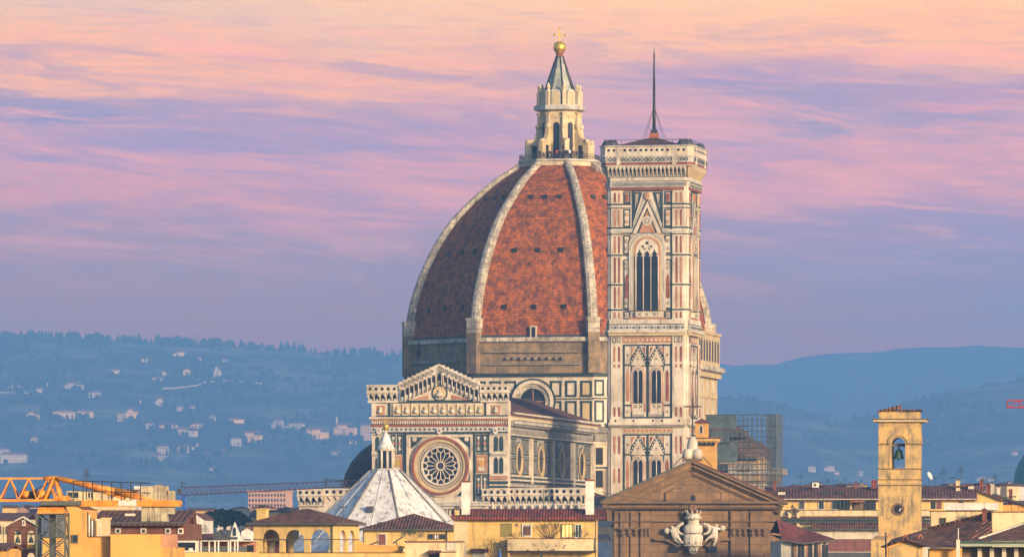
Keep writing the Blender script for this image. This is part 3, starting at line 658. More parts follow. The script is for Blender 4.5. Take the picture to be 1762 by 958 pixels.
# nave: clerestory wall, roof
NV0, NV1 = VF + 3, -26.0; NU = cf.u(874, VF + 1) - .25
def Zn(px, py):
    v = cf.vu(px, NU); return CZ + (HY - py) / FPX * (cf.O.y + v * math.cos(cf.yaw) - NU * math.sin(cf.yaw))
zeave = Zn(874, 711)
m = MB(); m.box(-NU, NU, NV0, NV1, 0, zeave - .2, mat('shaded_marble', (.46, .43, .40), (.30, .28, .26), .6, .7, stain=(GRIME, .6)));  # darker marble: shade on the nave side put into its colour
m.T = Matrix.Translation((NU, 0, 0)) @ Matrix.Rotation(R(90), 4, 'Z')     # x -> away along the wall, -y -> out of the wall
L0, L1 = NV0, -30.0
z = lambda py: Zn(874, py)
for y0, y1, d, mt in ((709, 713, 1.5, marble), (713, 719, 1.25, warmst), (719, 722, 1.4, marble), (722, 729, 1.0, grime), (729, 732, .8, grime), (738, 746, .45, grime), (746, 748, .55, marble), (748, 750.5, .4, green), (816, 819, .3, marble), (819, 823, .5, green), (823, 826, .6, marble), (826, 829, .4, green)):
    m.box(L0, L1, -d, 0, z(y1), z(y0), mt)
for k in range(70): v = L0 + .5 + k * 1.15; m.box(v, v + .55, -1.3, 0, z(728), z(723), marble2)
oc = [cf.vu(p, NU) for p in (892.5, 930, 965.5, 1000)]
zo = (Zn(892.5, 762) + Zn(892.5, 818)) / 2
bay = (oc[1] - oc[0])
for k in range(5):
    v = oc[0] + bay * (k - .5); m.box(v - .8, v + .8, -.55, 0, z(829), z(750.5), marble) if k else None
for zz0, zz1 in ((752.5, 781), (786.5, 815)):
    v = L0 + .3
    while v < L1 - 1:
        if min(abs(v + .5 - (oc[0] + bay * (q - .5))) for q in range(5)) > 1.3 and min(abs(v + .5 - q) for q in oc) > 3.0:
            m.frame(v, v + 1.1, z(zz1), z(zz0), .2, -.1, 0, green, marble2); m.box(v + .42, v + .68, -.14, 0, z(zz1) + .5, z(zz0) - .5, grime)
            m.box(v, v + 1.1, -.13, 0, z(zz0 + 2.6), z(zz0), green); m.box(v, v + 1.1, -.13, 0, z(zz1), z(zz1 - 2.6), green)
        v += 1.3
m.box(L0, L1, -.18, 0, z(784.6), z(783.2), green)
m.build('clerestory', cath)
for v in oc:
    m = MB(); m.T = Matrix.Translation((NU, 0, 0)) @ Matrix.Rotation(R(90), 4, 'Z')
    m.prism([(v + a, zo + b) for a, b in circ(32, 2.2)], -.06, 0, dark); m.ring(v, zo, 2.1, 2.6, -.12, 0, warmst, 32); m.ring(v, zo, 2.6, 2.85, -.30, 0, warmst, 32); m.ring(v, zo, 2.85, 3.1, -.08, 0, green, 32)
    m.build('round_window', cath)
m = MB(); zr = 44.4; gable_roof(m, -NU - 1.2, NU + 1.5, VF + 2.6, -27.5, zeave - .1, zr, maroon, axis='y', th=.35); m.build('nave_roof', cath)
# aisles with their own galleries
m = MB()
for s in (-1, 1):
    x0, x1 = sorted((s * NU, s * 20.6)); zw = Zf(866)
    m.box(x0, x1, VF + .4, -30, 0, zw, marble2)
    m.add([(s * 20.6, VF + 1, zw), (s * 20.6, -30, zw), (s * NU, -30, zw + 3.0), (s * NU, VF + 1, zw + 3.0)], [(0, 1, 2, 3)], maroon)
    for k in range(9): v = VF + 4 + k * 8.4; m.box(s * 12.5, s * 20.4, v, v + .9, zw, zw + 1.6, grime)
m.build('aisle', cath)
m = MB()
u1 = U(876); ue = U(1003)
arcade(m, U(832), U(876), Zf(841), Zf(852), Zf(867), 4, 1.3, VF)
arcade(m, U(876), U(955), Zf(840), Zf(851), Zf(866), 8, .8, VF + .4)
arcade(m, U(955), ue, Zf(840), Zf(851), Zf(866), 4, 1.3, VF)
m.T = Matrix.Translation((ue, 0, 0)) @ Matrix.Rotation(R(90), 4, 'Z'); arcade(m, VF, VF + 5, Zf(840), Zf(851), Zf(866), 4, 1.0, 0); m.T = Matrix()
m.box(U(955) + .3, ue, VF, VF + 5, 0, Zf(840), marble); m.box(U(832) + .3, U(876), VF - .2, VF, 0, Zf(866), marble)
m.build('aisle_gallery', cath); m = MB(); m.box(-ue, -FU1 + 1.5, VF, VF + 5, 0, Zf(840), marble)
arcade(m, -ue, -ue + 4.4, Zf(841), Zf(852), Zf(867), 4, 1.3, VF); arcade(m, -ue + 4.4, -FU1 + 1, Zf(840), Zf(851), Zf(866), 8, .8, VF + .4)
m.build('aisle_gallery', cath); m = MB(); m.box(U(840), U(1003), VF - .05, VF + .4, 0, Zf(869), marble2)
for k in range(12): x = U(842) + k * 1.35; m.prism(arch_pts(x, Zf(893), Zf(874), .7, True), VF - .3, VF + .1, dark); m.lathe([(.15, Zf(876)), (.35, Zf(872)), (.12, Zf(868))], statue, 6, (x + .67, VF - .5))
m.build('aisle_wall', cath)
# tribunes: half domes on the north and south arms
m = MB(); c = (-27.0, -2.0); m.plan(octp(14.6, c), 0, 25.5, marble2); m.plan(octp(16.0, c), 25.5, 26.3, marble); m.plan(octp(14.4, c), 26.3, 28.6, ruff); m.build('tribune', cath)
m = MB(); m.lathe([(14.1, 28.6), (13.6, 31.2), (12.4, 33.6), (10.4, 35.8), (7.8, 37.6), (4.5, 38.9), (1.0, 39.4)], darkdome, 16, c, rot=R(11.25)); m.build('tribune_dome', cath)
m = MB(); c = (27.5, -2.0); m.plan(octp(14.2, c), 0, 29.5, grime); m.plan(octp(15.2, c), 29.5, 31.0, ruff); m.plan(octp(16.4, c), 31.0, 32.2, grime); m.plan(octp(13.4, c), 32.2, 34.2, ruff); m.build('tribune', cath)
m = MB(); m.lathe([(13.6, 34.2), (12.9, 35.6), (11.2, 37.0), (8.8, 38.0), (8.6, 39.0), (6.5, 40.2), (1.0, 40.9)], mat('old_tiles', (.13, .065, .05), (.08, .05, .045), .4, .9, kind='tile', bw=.5, bh=.6), 16, c, rot=R(11.25)); m.build('tribune_dome', cath)
m = MB()
for s in (1,): m.plan(octp(8.5, (24, -24)), 0, 33, marble); m.lathe([(8.2, 33), (7, 36.5), (4, 39), (.5, 40)], terra, 12, (24, -24))
m.build('exedra', cath)
# ------------------------------------------------------------------ campanile
kf = frame_at(1125.5, 1086, CY)
camp = kf.root('bell_tower', 'tall square marble bell tower banded white, green and pink beside the big dome', 'bell tower')
H = 7.15; HB = 6.85                                        # half width over the corner buttresses, half width of the recessed bays
kx = lambda px: kf.u(px, -H); kz = lambda py: CZ + (HY - py) / FPX * (kf.O.y - H)
def sqc(h, c): return [(-h + c, -h), (h - c, -h), (h, -h + c), (h, h - c), (h - c, h), (-h + c, h), (-h, h - c), (-h, -h + c)]
m = MB(); m.plan([(-HB, -HB), (HB, -HB), (HB, HB), (-HB, HB)], 0, kz(310), marble); m.build('shaft', camp)
for sx_ in (-1, 1):
    for sy_ in (-1, 1):
        m = MB(); a, c = H - 2.75, .75
        p = [(a, a), (H, a), (H, H - c), (H - c, H), (a, H)]; p = [(x * sx_, y * sy_) for x, y in p]
        if sx_ * sy_ < 0: p = p[::-1]
        m.plan(p, 0, kz(310), marble); m.build('corner_buttress', camp)
TOPB = (351, 357.5, 391.5, 402.5, 438.5, 489.5, 532.5)
BX = ((1044.5, 1066), (1168, 1190.5)); PXC = ((1067.5, 1080), (1151, 1165))
XB = [(-H + .72, -H + 2.72), (H - 2.72, H - .72)]
bayL, bayR = -H + 2.8, H - 2.8
def ux(f): return bayL + (bayR - bayL) * f                  # fraction across the bay between the buttresses
def cladding(deg):
    m = MB(); m.T = TZ(deg); y, yb = -H, -HB
    def fb(x0, x1, a, b, t, mt=green, inner=None, yy_=yb, d=.14): m.frame(x0, x1, kz(b), kz(a), t, yy_ - d, yy_, mt, inner)
    def bar(x0, x1, a, b, mt, yy_=yb, d=.12): m.box(x0, x1, yy_ - d, yy_, kz(b), kz(a), mt)
    # top storey
    bar(-H + .7, H - .7, 312, 322, marble2, y, .25); bar(-H + .7, H - .7, 322, 327, red, y, .2)
    for k in range(26):
        x = -H + .95 + k * .505; m.prism([(x, kz(317)), (x + .25, kz(321)), (x + .5, kz(317)), (x + .25, kz(313))], y - .3, y - .22, green); m.prism([(x + .12, kz(317)), (x + .25, kz(319)), (x + .38, kz(317)), (x + .25, kz(315))], y - .33, y - .28, marble)
    for py in TOPB:
        th = 1.5 if py in (357.5, 402.5) else 2.3
        for x0, x1 in XB: bar(x0 - .05, x1 + .05, py - th / 2, py + th / 2, green, y, .13)
        for x0, x1 in ((bayL, ux(.17)), (ux(.83), bayR)): bar(x0, x1, py - th / 2, py + th / 2, green, yb, .13)
        # same courses round the chamfered corner
        for sg in (-1, 1):
            M0 = m.T; m.T = TZ(deg) @ Matrix.Translation((sg * (H - .375), -(H - .375), 0)) @ Matrix.Rotation(R(45 * sg), 4, 'Z'); m.box(-.5, .5, -.12, 0, kz(py + th / 2), kz(py - th / 2), green); m.T = M0
    tiers = ((329, 350), (359, 390.5), (404, 437), (440.5, 488.5), (491, 531.5), (534.5, 549))
    for i, (a, b) in enumerate(tiers):
        for k, (x0, x1) in enumerate(XB):
            w_ = x1 - x0
            for q, (f0, f1) in enumerate(((.28, .46), (.66, .82))):
                mt = (red, pinkm, pinkm, red)[(i + q + k) % 4]
                bar(x0 + w_ * f0, x0 + w_ * f1, a + 2, b - 2, mt, y, .06)
        for x0, x1 in ((ux(.015), ux(.155)), (ux(.845), ux(.985))):
            if i in (3, 4): continue
            fb(x0, x1, a + .5, b - .5, .2, green, marble)
            xc = (x0 + x1) / 2
            if i == 0: bar(x0 + .32, x1 - .32, a + 4, b - 3, red, yb, .2)
            else:
                for zq in ((a * .7 + b * .3), (a * .3 + b * .7)) if i < 5 else ((a + b) / 2,): m.prism([(xc + u_, kz(zq) + v_) for u_, v_ in circ(8, .33)], yb - .19, yb, pinkm if i == 1 else grime); m.prism([(xc + u_, kz(zq) + v_) for u_, v_ in circ(6, .15)], yb - .22, yb, marble)
    for x0, x1 in ((ux(.015), ux(.155)), (ux(.845), ux(.985))):
        fb(x0, x1, 446, 531, .2, green, marble); xc = (x0 + x1) / 2
        m.prism([(xc - .28, kz(513)), (xc + .28, kz(513)), (xc + .28, kz(478)), (xc, kz(471)), (xc - .28, kz(478))], yb - .2, yb, red)
        for py in (453, 461, 521): m.prism([(xc + u_, kz(py) + v_) for u_, v_ in circ(8, .3)], yb - .19, yb, grime); m.prism([(xc + u_, kz(py) + v_) for u_, v_ in circ(6, .13)], yb - .22, yb, marble)
    # gable over the great window
    gx0, gx1 = ux(.19), ux(.81)
    fb(gx0, gx1, 328, 392, .16, green, marble, yb, .12)
    for sg in (-1, 1):
        e = gx0 if sg < 0 else gx1
        m.prism([(sg * .9, kz(330.5)), (e - sg * .18, kz(330.5)), (e - sg * .18, kz(383))], yb - .16, yb, green)
        m.prism([(sg * 1.45, kz(333)), (e - sg * .55, kz(333)), (e - sg * .55, kz(360))], yb - .2, yb, grime); m.prism([(sg * 1.9, kz(335)), (e - sg * .95, kz(335)), (e - sg * .95, kz(351))], yb - .24, yb, marble)
        for k in range(12):
            f = (k + .5) / 12; m.box(sg * .55 + (e - sg * .55) * f - .12, sg * .55 + (e - sg * .55) * f + .12, yb - .27, yb, kz(342 + 55 * f) - .14, kz(342 + 55 * f) + .14, marble2)
    m.prism([(gx0 - .1, kz(402)), (gx1 + .1, kz(402)), (0, kz(342))], yb - .3, yb, green); m.prism([(gx0 + .1, kz(402)), (gx1 - .1, kz(402)), (0, kz(346))], yb - .38, yb, marble)
    m.prism([(gx0 + .9, kz(401)), (gx1 - .9, kz(401)), (0, kz(357))], yb - .42, yb, green); m.prism([(gx0 + 1.3, kz(400)), (gx1 - 1.3, kz(400)), (0, kz(362))], yb - .45, yb, pinkm)
    m.prism([(u_, kz(380) + v_) for u_, v_ in circ(16, .85)], yb - .5, yb, marble); m.ring(0, kz(380), .3, .5, yb - .54, yb, grime, 14)
    m.prism([(u_ * .6, kz(337) + v_) for u_, v_ in circ(6, .75)], yb - .5, yb, pinkm)
    bar(-H + .7, ux(.19), 395, 399.5, marble2, y, .15); bar(ux(.81), H - .7, 395, 399.5, marble2, y, .15)
    # cornices between the storeys
    bar(-H + .5, H - .5, 549, 557, marble, y, .1); bar(-H + .6, H - .6, 557, 558.5, green, y, .3)
    bar(-H + .5, H - .5, 558.5, 568, marble2, y, .3)
    for k in range(24): m.prism([(-H + 1.0 + k * .54 + u_, kz(563.2) + v_) for u_, v_ in circ(8, .2)], y - .35, y - .2, green if k % 2 else grime)
    bar(-H + .3, H - .3, 568, 572, marble, y, .75); bar(-H + .4, H - .4, 572, 577, warmst, y, .45)
    bar(bayL, bayR, 579.5, 589, pinkm, yb, .15)
    for k in range(11): x = bayL + .45 + k * .77; m.prism([(x + a * .36, kz(584.2) + b * .36) for a, b in ((-1, 0), (-.3, -.3), (0, -1), (.3, -.3), (1, 0), (.3, .3), (0, 1), (-.3, .3))], yb - .2, yb, marble)
    for x0, x1 in XB:
        for f in (.3, .7): xm = x0 + (x1 - x0) * f; fb(xm - .28, xm + .28, 579, 589, .1, green, marble, y, .08)
    for o_ in (0, 154):                                   # two similar storeys
        fb(bayL + .05, bayR - .05, 592 + o_, 719 + o_, .26, green, None, yb, .2)
        bar(-.14, .14, 594 + o_, 718 + o_, green, yb, .16)
        for e, i_ in ((bayL + .3, 1), (bayR - .3, -1)):
            x0, x1 = sorted((e, e + i_ * 1.15)); xc = (x0 + x1) / 2
            bar(*sorted((e + i_ * 1.15, e + i_ * 1.37)), 594 + o_, 718 + o_, green, yb, .15)
            for a, b in ((595, 626), (629, 695), (699, 718)): bar(x0 + .08, x1 - .08, a + o_, b + o_, marble, yb, .1)
            for a in (626, 695.5): bar(x0, x1, a + o_, a + 2.6 + o_, green, yb, .15)
            m.prism([(xc - .27, kz(690 + o_)), (xc + .27, kz(690 + o_)), (xc + .27, kz(642 + o_)), (xc, kz(635 + o_)), (xc - .27, kz(642 + o_))], yb - .17, yb, red if i_ < 0 else pinkm)
            for py in (610, 708): m.prism([(xc + u_ * .9, kz(py + o_) + v_) for u_, v_ in circ(4, .3)], yb - .17, yb, grime)
        for sg in (-1, 1):
            xc = sg * 1.62; w_ = 1.42
            m.prism([(xc - w_, kz(630 + o_)), (xc + w_, kz(630 + o_)), (xc + w_, kz(618 + o_)), (xc, kz(595 + o_)), (xc - w_, kz(618 + o_))], yb - .12, yb, green)
            for s2 in (-1, 1): m.prism([(xc + s2 * .3, kz(595 + o_)), (xc + s2 * (w_ - .05), kz(595 + o_)), (xc + s2 * (w_ - .05), kz(616 + o_))], yb - .15, yb, marble); m.prism([(xc + s2 * .62, kz(597 + o_)), (xc + s2 * (w_ - .22), kz(597 + o_)), (xc + s2 * (w_ - .22), kz(610.5 + o_))], yb - .18, yb, pinkm if (sg * s2 > 0) else red)
            m.prism([(xc - w_ + .12, kz(628 + o_)), (xc + w_ - .12, kz(628 + o_)), (xc, kz(601 + o_))], yb - .22, yb, marble)
            for k in range(5):                            # crockets
                f = (k + .6) / 5.4
                for s2 in (-1, 1): m.box(xc + s2 * w_ * f - .09, xc + s2 * w_ * f + .09, yb - .3, yb, kz(599 + o_ + 27 * f) - .05, kz(599 + o_ + 27 * f) + .26, marble)
            bar(xc - w_ + .1, xc + w_ - .1, 626 + o_, 718 + o_, marble, yb, .1); m.prism([(xc + u_, kz(617 + o_) + v_) for u_, v_ in circ(8, .2)], yb - .3, yb, grime)
            for s2 in (-1, 1): bar(xc + s2 * 1.18 - .1, xc + s2 * 1.18 + .1, 640 + o_, 708 + o_, pinkm, yb, .2)
            for dx in (-.45, .45):
                for q in ((-1, -1, 1, 1), (-1, 1, 1, -1)): m.tube((xc + dx + q[0] * .26, yb - .16, kz(698.5 + o_) + q[1] * .26), (xc + dx + q[2] * .26, yb - .16, kz(698.5 + o_) + q[3] * .26), .07, grime, 4)
            for k in range(8): bar(xc - 1.1 + k * .29, xc - 1.0 + k * .29, 712 + o_, 717 + o_, grime, yb, .2)
        for k, (x0, x1) in enumerate(XB):
            for a, b in ((596, 622), (626, 632)) if o_ == 0 else ((750, 780), (805, 830)):
                for q, (f0, f1) in enumerate(((.25, .42), (.66, .83))): bar(x0 + (x1 - x0) * f0, x0 + (x1 - x0) * f1, a, b, red if q else pinkm, y, .06)
            if o_ == 0:
                for q, (f0, f1) in enumerate(((.25, .42), (.66, .83))): bar(x0 + (x1 - x0) * f0, x0 + (x1 - x0) * f1, 700, 716, red, y, .06)
    bar(-H + .5, H - .5, 719.5, 727, marble, y, .05)
    for x in (-5.6, -2.4, 1.0, 2.6, 5.6): m.prism([(x + u_, kz(723.5) + v_) for u_, v_ in circ(6, .2)], y - .12, y, dark)
    bar(-H + .3, H - .3, 727, 731, marble, y, .6); bar(-H + .4, H - .4, 731, 734.5, grime, y, .35); bar(bayL, bayR, 736, 744, warmst, yb, .2)
    for k in range(11): x = bayL + .45 + k * .77; m.prism([(x + a * .3, kz(740) + b * .3) for a, b in ((-1, 0), (0, -1), (1, 0), (0, 1))], yb - .26, yb, pinkm)
    return m.build('marble_inlay', camp)
for d_ in (0, 90, -90, 180): cladding(d_)
def great_window(deg):
    m = MB(); m.T = TZ(deg); y = -HB; h = 1.98
    z0, z1 = kz(534), kz(411); 
    m.prism(band_along(arch_pts(0, z0, z1, h * 2, False, 10), 1.25), y - .36, y, marble); m.prism(band_along(arch_pts(0, z0, z1, h * 2, False, 10), .95), y - .40, y, marble2)
    for k in range(22):
        a = math.pi * (k + .5) / 22; rr = h + 1.0; m.box(rr * math.cos(a) - .1, rr * math.cos(a) + .1, y - .45, y, z1 - h + rr * math.sin(a) - .1, z1 - h + rr * math.sin(a) + .1, grime)
    m.prism(band_along(arch_pts(0, z0, z1, h * 2, False, 10), .55), y - .44, y, warmst); m.prism(band_along(arch_pts(0, z0, z1, h * 2, False, 10), .3), y - .48, y, pinkm)
    m.prism(arch_pts(0, z0, z1, h * 2, False, 10), y - .52, y, marble)
    o = m.build('great_window', camp)
    m = MB(); m.T = TZ(deg)
    for k in (-1, 0, 1): m.prism(arch_pts(k * 1.32, z0, kz(432), 1.16, True), y - .58, y - .4, dark)
    for k in range(-1, 2):
        for s2 in (-1, 1): m.prism([(k * 1.32 + s2 * .40 + a, kz(440) + b) for a, b in circ(6, .13)], y - .62, y - .5, marble)
    m.build('lancets', o)
    m = MB(); m.T = TZ(deg)
    for k in (-2, -1, 1, 2): pass
    for x in (-.66, .66): m.tube((x, y - .62, z0), (x, y - .62, kz(442)), .1, marble, 6)
    for x in (-1.98, 1.98): m.tube((x, y - .62, z0), (x, y - .62, kz(440)), .13, marble, 6)
    for x, py, r_ in ((0, 418, .26), (-.75, 424, .2), (.75, 424, .2), (-1.3, 431, .14), (1.3, 431, .14), (-.4, 428, .15), (.4, 428, .15)): m.prism([(x + a, kz(py) + b) for a, b in circ(8, r_)], y - .6, y - .5, dark)
    for a, b, z_ in ((-.1, 0, 0),): pass
    m.box(-2.0, 2.0, y - .66, y, kz(545.5), kz(536), marble)
    for x in (-1.3, 0, 1.3):
        for q in ((-1, -1, 1, 1), (-1, 1, 1, -1)): m.tube((x + q[0] * .25, y - .69, kz(540.5) + q[1] * .25), (x + q[2] * .25, y - .69, kz(540.5) + q[3] * .25), .07, grime, 4)
    m.box(-3.2, 3.2, y - .45, y, kz(549), kz(546), pinkm)
    m.build('tracery', o)
def twin_window(deg, xc, o_):
    m = MB(); m.T = TZ(deg); y = -HB; z0, z1 = kz(693 + o_), kz(628 + o_); w_ = 1.85
    A = arch_pts(xc, z0, z1, w_, True, 8)
    m.prism(band_along(A, .3), y - .24, y, marble); m.prism(band_along(A, .15), y - .28, y, pinkm); m.prism(A, y - .31, y, marble)
    ob = m.build('twin_window', camp)
    m = MB(); m.T = TZ(deg)
    for s2 in (-1, 1): m.prism(arch_pts(xc + s2 * .43, z0, kz(636 + o_), .76, True), y - .36, y - .2, dark)
    m.build('lancets', ob)
    m = MB(); m.T = TZ(deg); m.tube((xc, y - .4, z0), (xc, y - .4, kz(642 + o_)), .09, marble, 6); m.ring(xc, kz(635 + o_) + .05, .16, .30, y - .40, y - .2, grime, 12)
    m.build('tracery', ob)
for d_ in (0, 90):
    great_window(d_)
    for o_ in (0, 154):
        for sg in (-1, 1): twin_window(d_, sg * 1.62, o_)
# crowning gallery
m = MB(); HG = 8.15
m.plan(sqc(H + .15, .8), kz(311), kz(305.5), marble); m.plan(sqc(H + .1, .78), kz(312.2), kz(311) - .002, green)
m.plan(sqc(H - .1, .7), kz(305.5), kz(285), dark)
m.plan(sqc(HG, 1.0), kz(284.5), kz(280), red); m.plan(sqc(HG + .05, 1.0), kz(279.8), kz(270), marble2); m.plan(sqc(HG + .25, 1.05), kz(270), kz(267.5), marble)
m.plan(sqc(HG + .02, 1.0), kz(286), kz(284.7), marble)
for deg in (0, 90, 180, -90):
    m.T = TZ(deg); n = 19; x0 = -H + .4; w_ = (2 * H - .8) / n
    for k in range(n + 1):
        xc = x0 + k * w_; ya, yb_ = -(H - .1), -(HG - .05)
        m.add([(xc - w_ * .13, ya - .2, kz(305)), (xc + w_ * .13, ya - .2, kz(305)), (xc + w_ * .15, yb_, kz(291)), (xc - w_ * .15, yb_, kz(291)), (xc - w_ * .15, yb_, kz(286)), (xc + w_ * .15, yb_, kz(286)), (xc - w_ * .13, ya, kz(305)), (xc + w_ * .13, ya, kz(305)), (xc - w_ * .15, ya, kz(286)), (xc + w_ * .15, ya, kz(286))],
              [(0, 1, 2, 3), (3, 2, 5, 4), (0, 3, 4, 8, 6), (1, 7, 9, 5, 2)], warmst if deg == 90 else marble)  # south consoles golden: low sun put into their colour
    for k in range(n):
        xc = x0 + (k + .5) * w_
        for s2 in (-1, 1): m.prism([(xc + s2 * w_ * .3, kz(293)), (xc + s2 * w_ * .3, kz(286)), (xc, kz(286))], -(HG - .1), -(HG - .3), marble)
        m.box(xc - w_ * .2, xc + w_ * .2, -(H + .06), -(H - .1), kz(304.5), kz(295), marble2)
    for k in range(21): xq = -HG + 1.15 + k * .70; m.ring(xq, kz(275), .17, .33, -(HG + .11), -(HG + .02), green if k % 3 else grime, 12)
    for xq in (-4.9, 4.9): m.box(xq - .3, xq + .3, -(HG + .2), -(HG), kz(284), kz(252), marble)
m.T = Matrix(); m.build('crown_gallery', camp)
m = MB()
m.plan(sqc(HG + .1, 1.02), kz(267.3), kz(252.5), marble); m.plan(sqc(HG + .3, 1.06), kz(252.5), kz(250.8), marble2)
for deg in (0, 90, 180, -90):
    m.T = TZ(deg)
    for k in range(15): m.prism([(-6.6 + k * .943 + a, kz(259) + b) for a, b in circ(8, .24)], -(HG + .14), -(HG + .08), dark)
m.T = Matrix(); m.build('parapet', camp)
m = MB(); zt = kz(233); b = 6.4
m.add([(-b, -b, kz(251.2)), (b, -b, kz(251.2)), (b, b, kz(251.2)), (-b, b, kz(251.2)), (-.7, -.7, zt), (.7, -.7, zt), (.7, .7, zt), (-.7, .7, zt)], [(0, 1, 5, 4), (1, 2, 6, 5), (2, 3, 7, 6), (3, 0, 4, 7), (4, 5, 6, 7)], maroon)
m.plan([(-.75, -.75), (.75, -.75), (.75, .75), (-.75, .75)], zt - .3, kz(225), copper); m.plan([(-.55, -.55), (.55, -.55), (.55, .55), (-.55, .55)], kz(225), kz(219), irn); m.build('roof', camp)
m = MB()
for sx_, sy_ in ((-1, -1), (1, -1), (1, 1), (-1, 1)):     # domed cage frames on the corners
    c0 = (sx_ * 6.6, sy_ * 6.6)
    m.lathe([(1.5, kz(251)), (1.35, kz(246)), (.9, kz(241.5)), (.2, kz(239.5))], slate, 8, c0, R(22.5))
    for k in range(8): q = R(22.5 + 45 * k); m.tube((c0[0] + 1.6 * math.sin(q), c0[1] - 1.6 * math.cos(q), kz(251)), (c0[0] + .9 * math.sin(q), c0[1] - .9 * math.cos(q), kz(239)), .06, irn, 4)
for deg in (0, 90, 180, -90):
    m.T = TZ(deg); m.tube((-6, -7.6, kz(241)), (6, -7.6, kz(241)), .045, irn, 4)
    for k in range(9): m.tube((-6 + 1.5 * k, -7.6, kz(251)), (-6 + 1.5 * k, -7.6, kz(241)), .04, irn, 4)
m.T = Matrix(); m.build('safety_cage', camp)
m = MB(); m.tube((0, 0, kz(219.5)), (0, 0, kz(150)), .30, irn, 8, .22); m.tube((0, 0, kz(150)), (0, 0, kz(87)), .22, irn, 8, .12); m.tube((0, 0, kz(87)), (0, 0, kz(76)), .05, irn, 5); m.lathe([(.05, kz(88)), (.2, kz(86.5)), (.05, kz(85))], irn, 8)
pole = m.build('flagpole', camp)
for sx_, sy_ in ((-1, -1), (1, -1), (1, 1), (-1, 1)):
    m = MB(); m.tube((0, 0, kz(178)), (sx_ * 2.0, sy_ * 1.4, kz(240)), .035, irn, 4); m.build('stay_wire', pole)

# ------------------------------------------------------------------ baptistery
bf = frame_at(664, 1015, CY)
bap = bf.root('baptistery', 'octagonal baptistery with white marble pyramid roof and small lantern before the striped facade', 'baptistery')
bz = lambda py: CZ + (HY - py) / FPX * 1013
RB = 16.6; zt, ze = bz(809), bz(948)
m = MB(); m.plan(octp(15.6), 0, ze + .2, marble2)
for deg in (0, 45, -45, 90):
    m.T = TZ(deg)
    for k in range(5): m.frame(-5.6 + k * 2.3, -3.8 + k * 2.3, 5, 12, .25, -15.6 * math.cos(R(22.5)) - .1, -15.6 * math.cos(R(22.5)), green)
m.T = Matrix(); m.build('wall', bap)
m = MB(); m.lathe([(RB, ze), (2.6, zt)], leadw, 8, rot=R(22.5)); m.plan(octp(RB), ze - .5, ze - .01, marble)
roofb = m.build('roof', bap)
for k in range(8):
    m = MB(); a = R(22.5 + 45 * k); p, q = Vector((RB * math.sin(a), -RB * math.cos(a), ze)), Vector((2.6 * math.sin(a), -2.6 * math.cos(a), zt)); m.tube(p, q, .22, grime, 6, .18); m.build('roof_rib', roofb)
for k in range(8):
    m = MB(); a = R(45 * k); e_ = math.cos(R(22.5)); m.tube((RB * e_ * math.sin(a), -RB * e_ * math.cos(a), ze), (2.6 * e_ * math.sin(a), -2.6 * e_ * math.cos(a), zt), .11, leadw, 6, .09); m.build('roof_seam', roofb)
m = MB(); m.T = TZ(0); q = .36; r0 = RB * math.cos(R(22.5)); 
def roof_pt(x, s): rr = r0 + (2.6 * math.cos(R(22.5)) - r0) * s; return (x, -rr, ze + (zt - ze) * s)
a_, b_ = roof_pt(-1.2, .47), roof_pt(-1.2, .55); m.box(a_[0], a_[0] + .95, a_[1] - .25, b_[1] + .2, a_[2] + .1, b_[2] + .05, slate); m.build('hatch', roofb)
m = MB(); m.lathe([(2.6, zt - .15), (2.0, zt + .35)], marble2, 8, rot=R(22.5)); m.lathe([(1.05, zt + .3), (1.05, bz(774))], dark, 8, rot=R(22.5))
for k in range(8): a = R(22.5 + 45 * k); m.tube((1.25 * math.sin(a), -1.25 * math.cos(a), zt + .3), (1.25 * math.sin(a), -1.25 * math.cos(a), bz(774)), .20, marble, 8)
m.lathe([(1.55, bz(775)), (1.6, bz(771.5))], marble, 8, rot=R(22.5))
bl = m.build('lantern', bap)
m = MB(); m.lathe([(1.55, bz(771.5)), (1.35, bz(768)), (.95, bz(760)), (.55, bz(749)), (.28, bz(742)), (.22, bz(740))], leadw, 16, smooth=True); m.build('lantern_roof', bl)
m = MB(); m.lathe([(.05, bz(741)), (.2, bz(740)), (.42, bz(736)), (.58, bz(733)), (.42, bz(729.5)), (.15, bz(728)), (.08, bz(727))], gold, 12, smooth=True); m.box(-.06, .06, -.05, .05, bz(728), bz(719), gold); m.box(-.32, .32, -.048, .048, bz(724.5), bz(722.8), gold); m.build('gilded_ball', bl)

# ------------------------------------------------------------------ scaffold round the south tribune
gf = frame_at(1283, 1128, CY)
scf = gf.root('scaffold', 'tall grey scaffolding with dark netting around the apse beside the bell tower', 'scaffolding')
x0, x1 = gf.u(1212, 0), gf.u(1334, 0); gz = lambda py: gf.z(1283, py, 0); nx_ = 15; zb_, zt_ = 5, gz(713)
m = MB(); xs = [x0 + (x1 - x0) * k / nx_ for k in range(nx_ + 1)]
D = 9
for x in xs:
    for y in (0, 1.6): m.tube((x, y, zb_), (x, y, zt_ - (0 if x > x0 + 3 else 1)), .06, scafm, 4)
for k in range(9):
    y = k * D / 8
    for x in (x1, x1 - 1.4): m.tube((x, y, zb_), (x, y, zt_), .06, scafm, 4)
m.build('standards', scf)
m = MB(); nl = 11
for j in range(nl):
    z = zt_ - j * 2.0
    for y in (0, 1.6): m.tube((x0, y, z), (x1, y, z), .055, scafm, 4); m.tube((x0, y, z - .95), (x1, y, z - .95), .05, scafm, 4)
    m.tube((x1, 0, z), (x1, D, z), .055, scafm, 4); m.tube((x1, 0, z - .95), (x1, D, z - .95), .05, scafm, 4)
m.build('ledgers', scf)
m = MB()
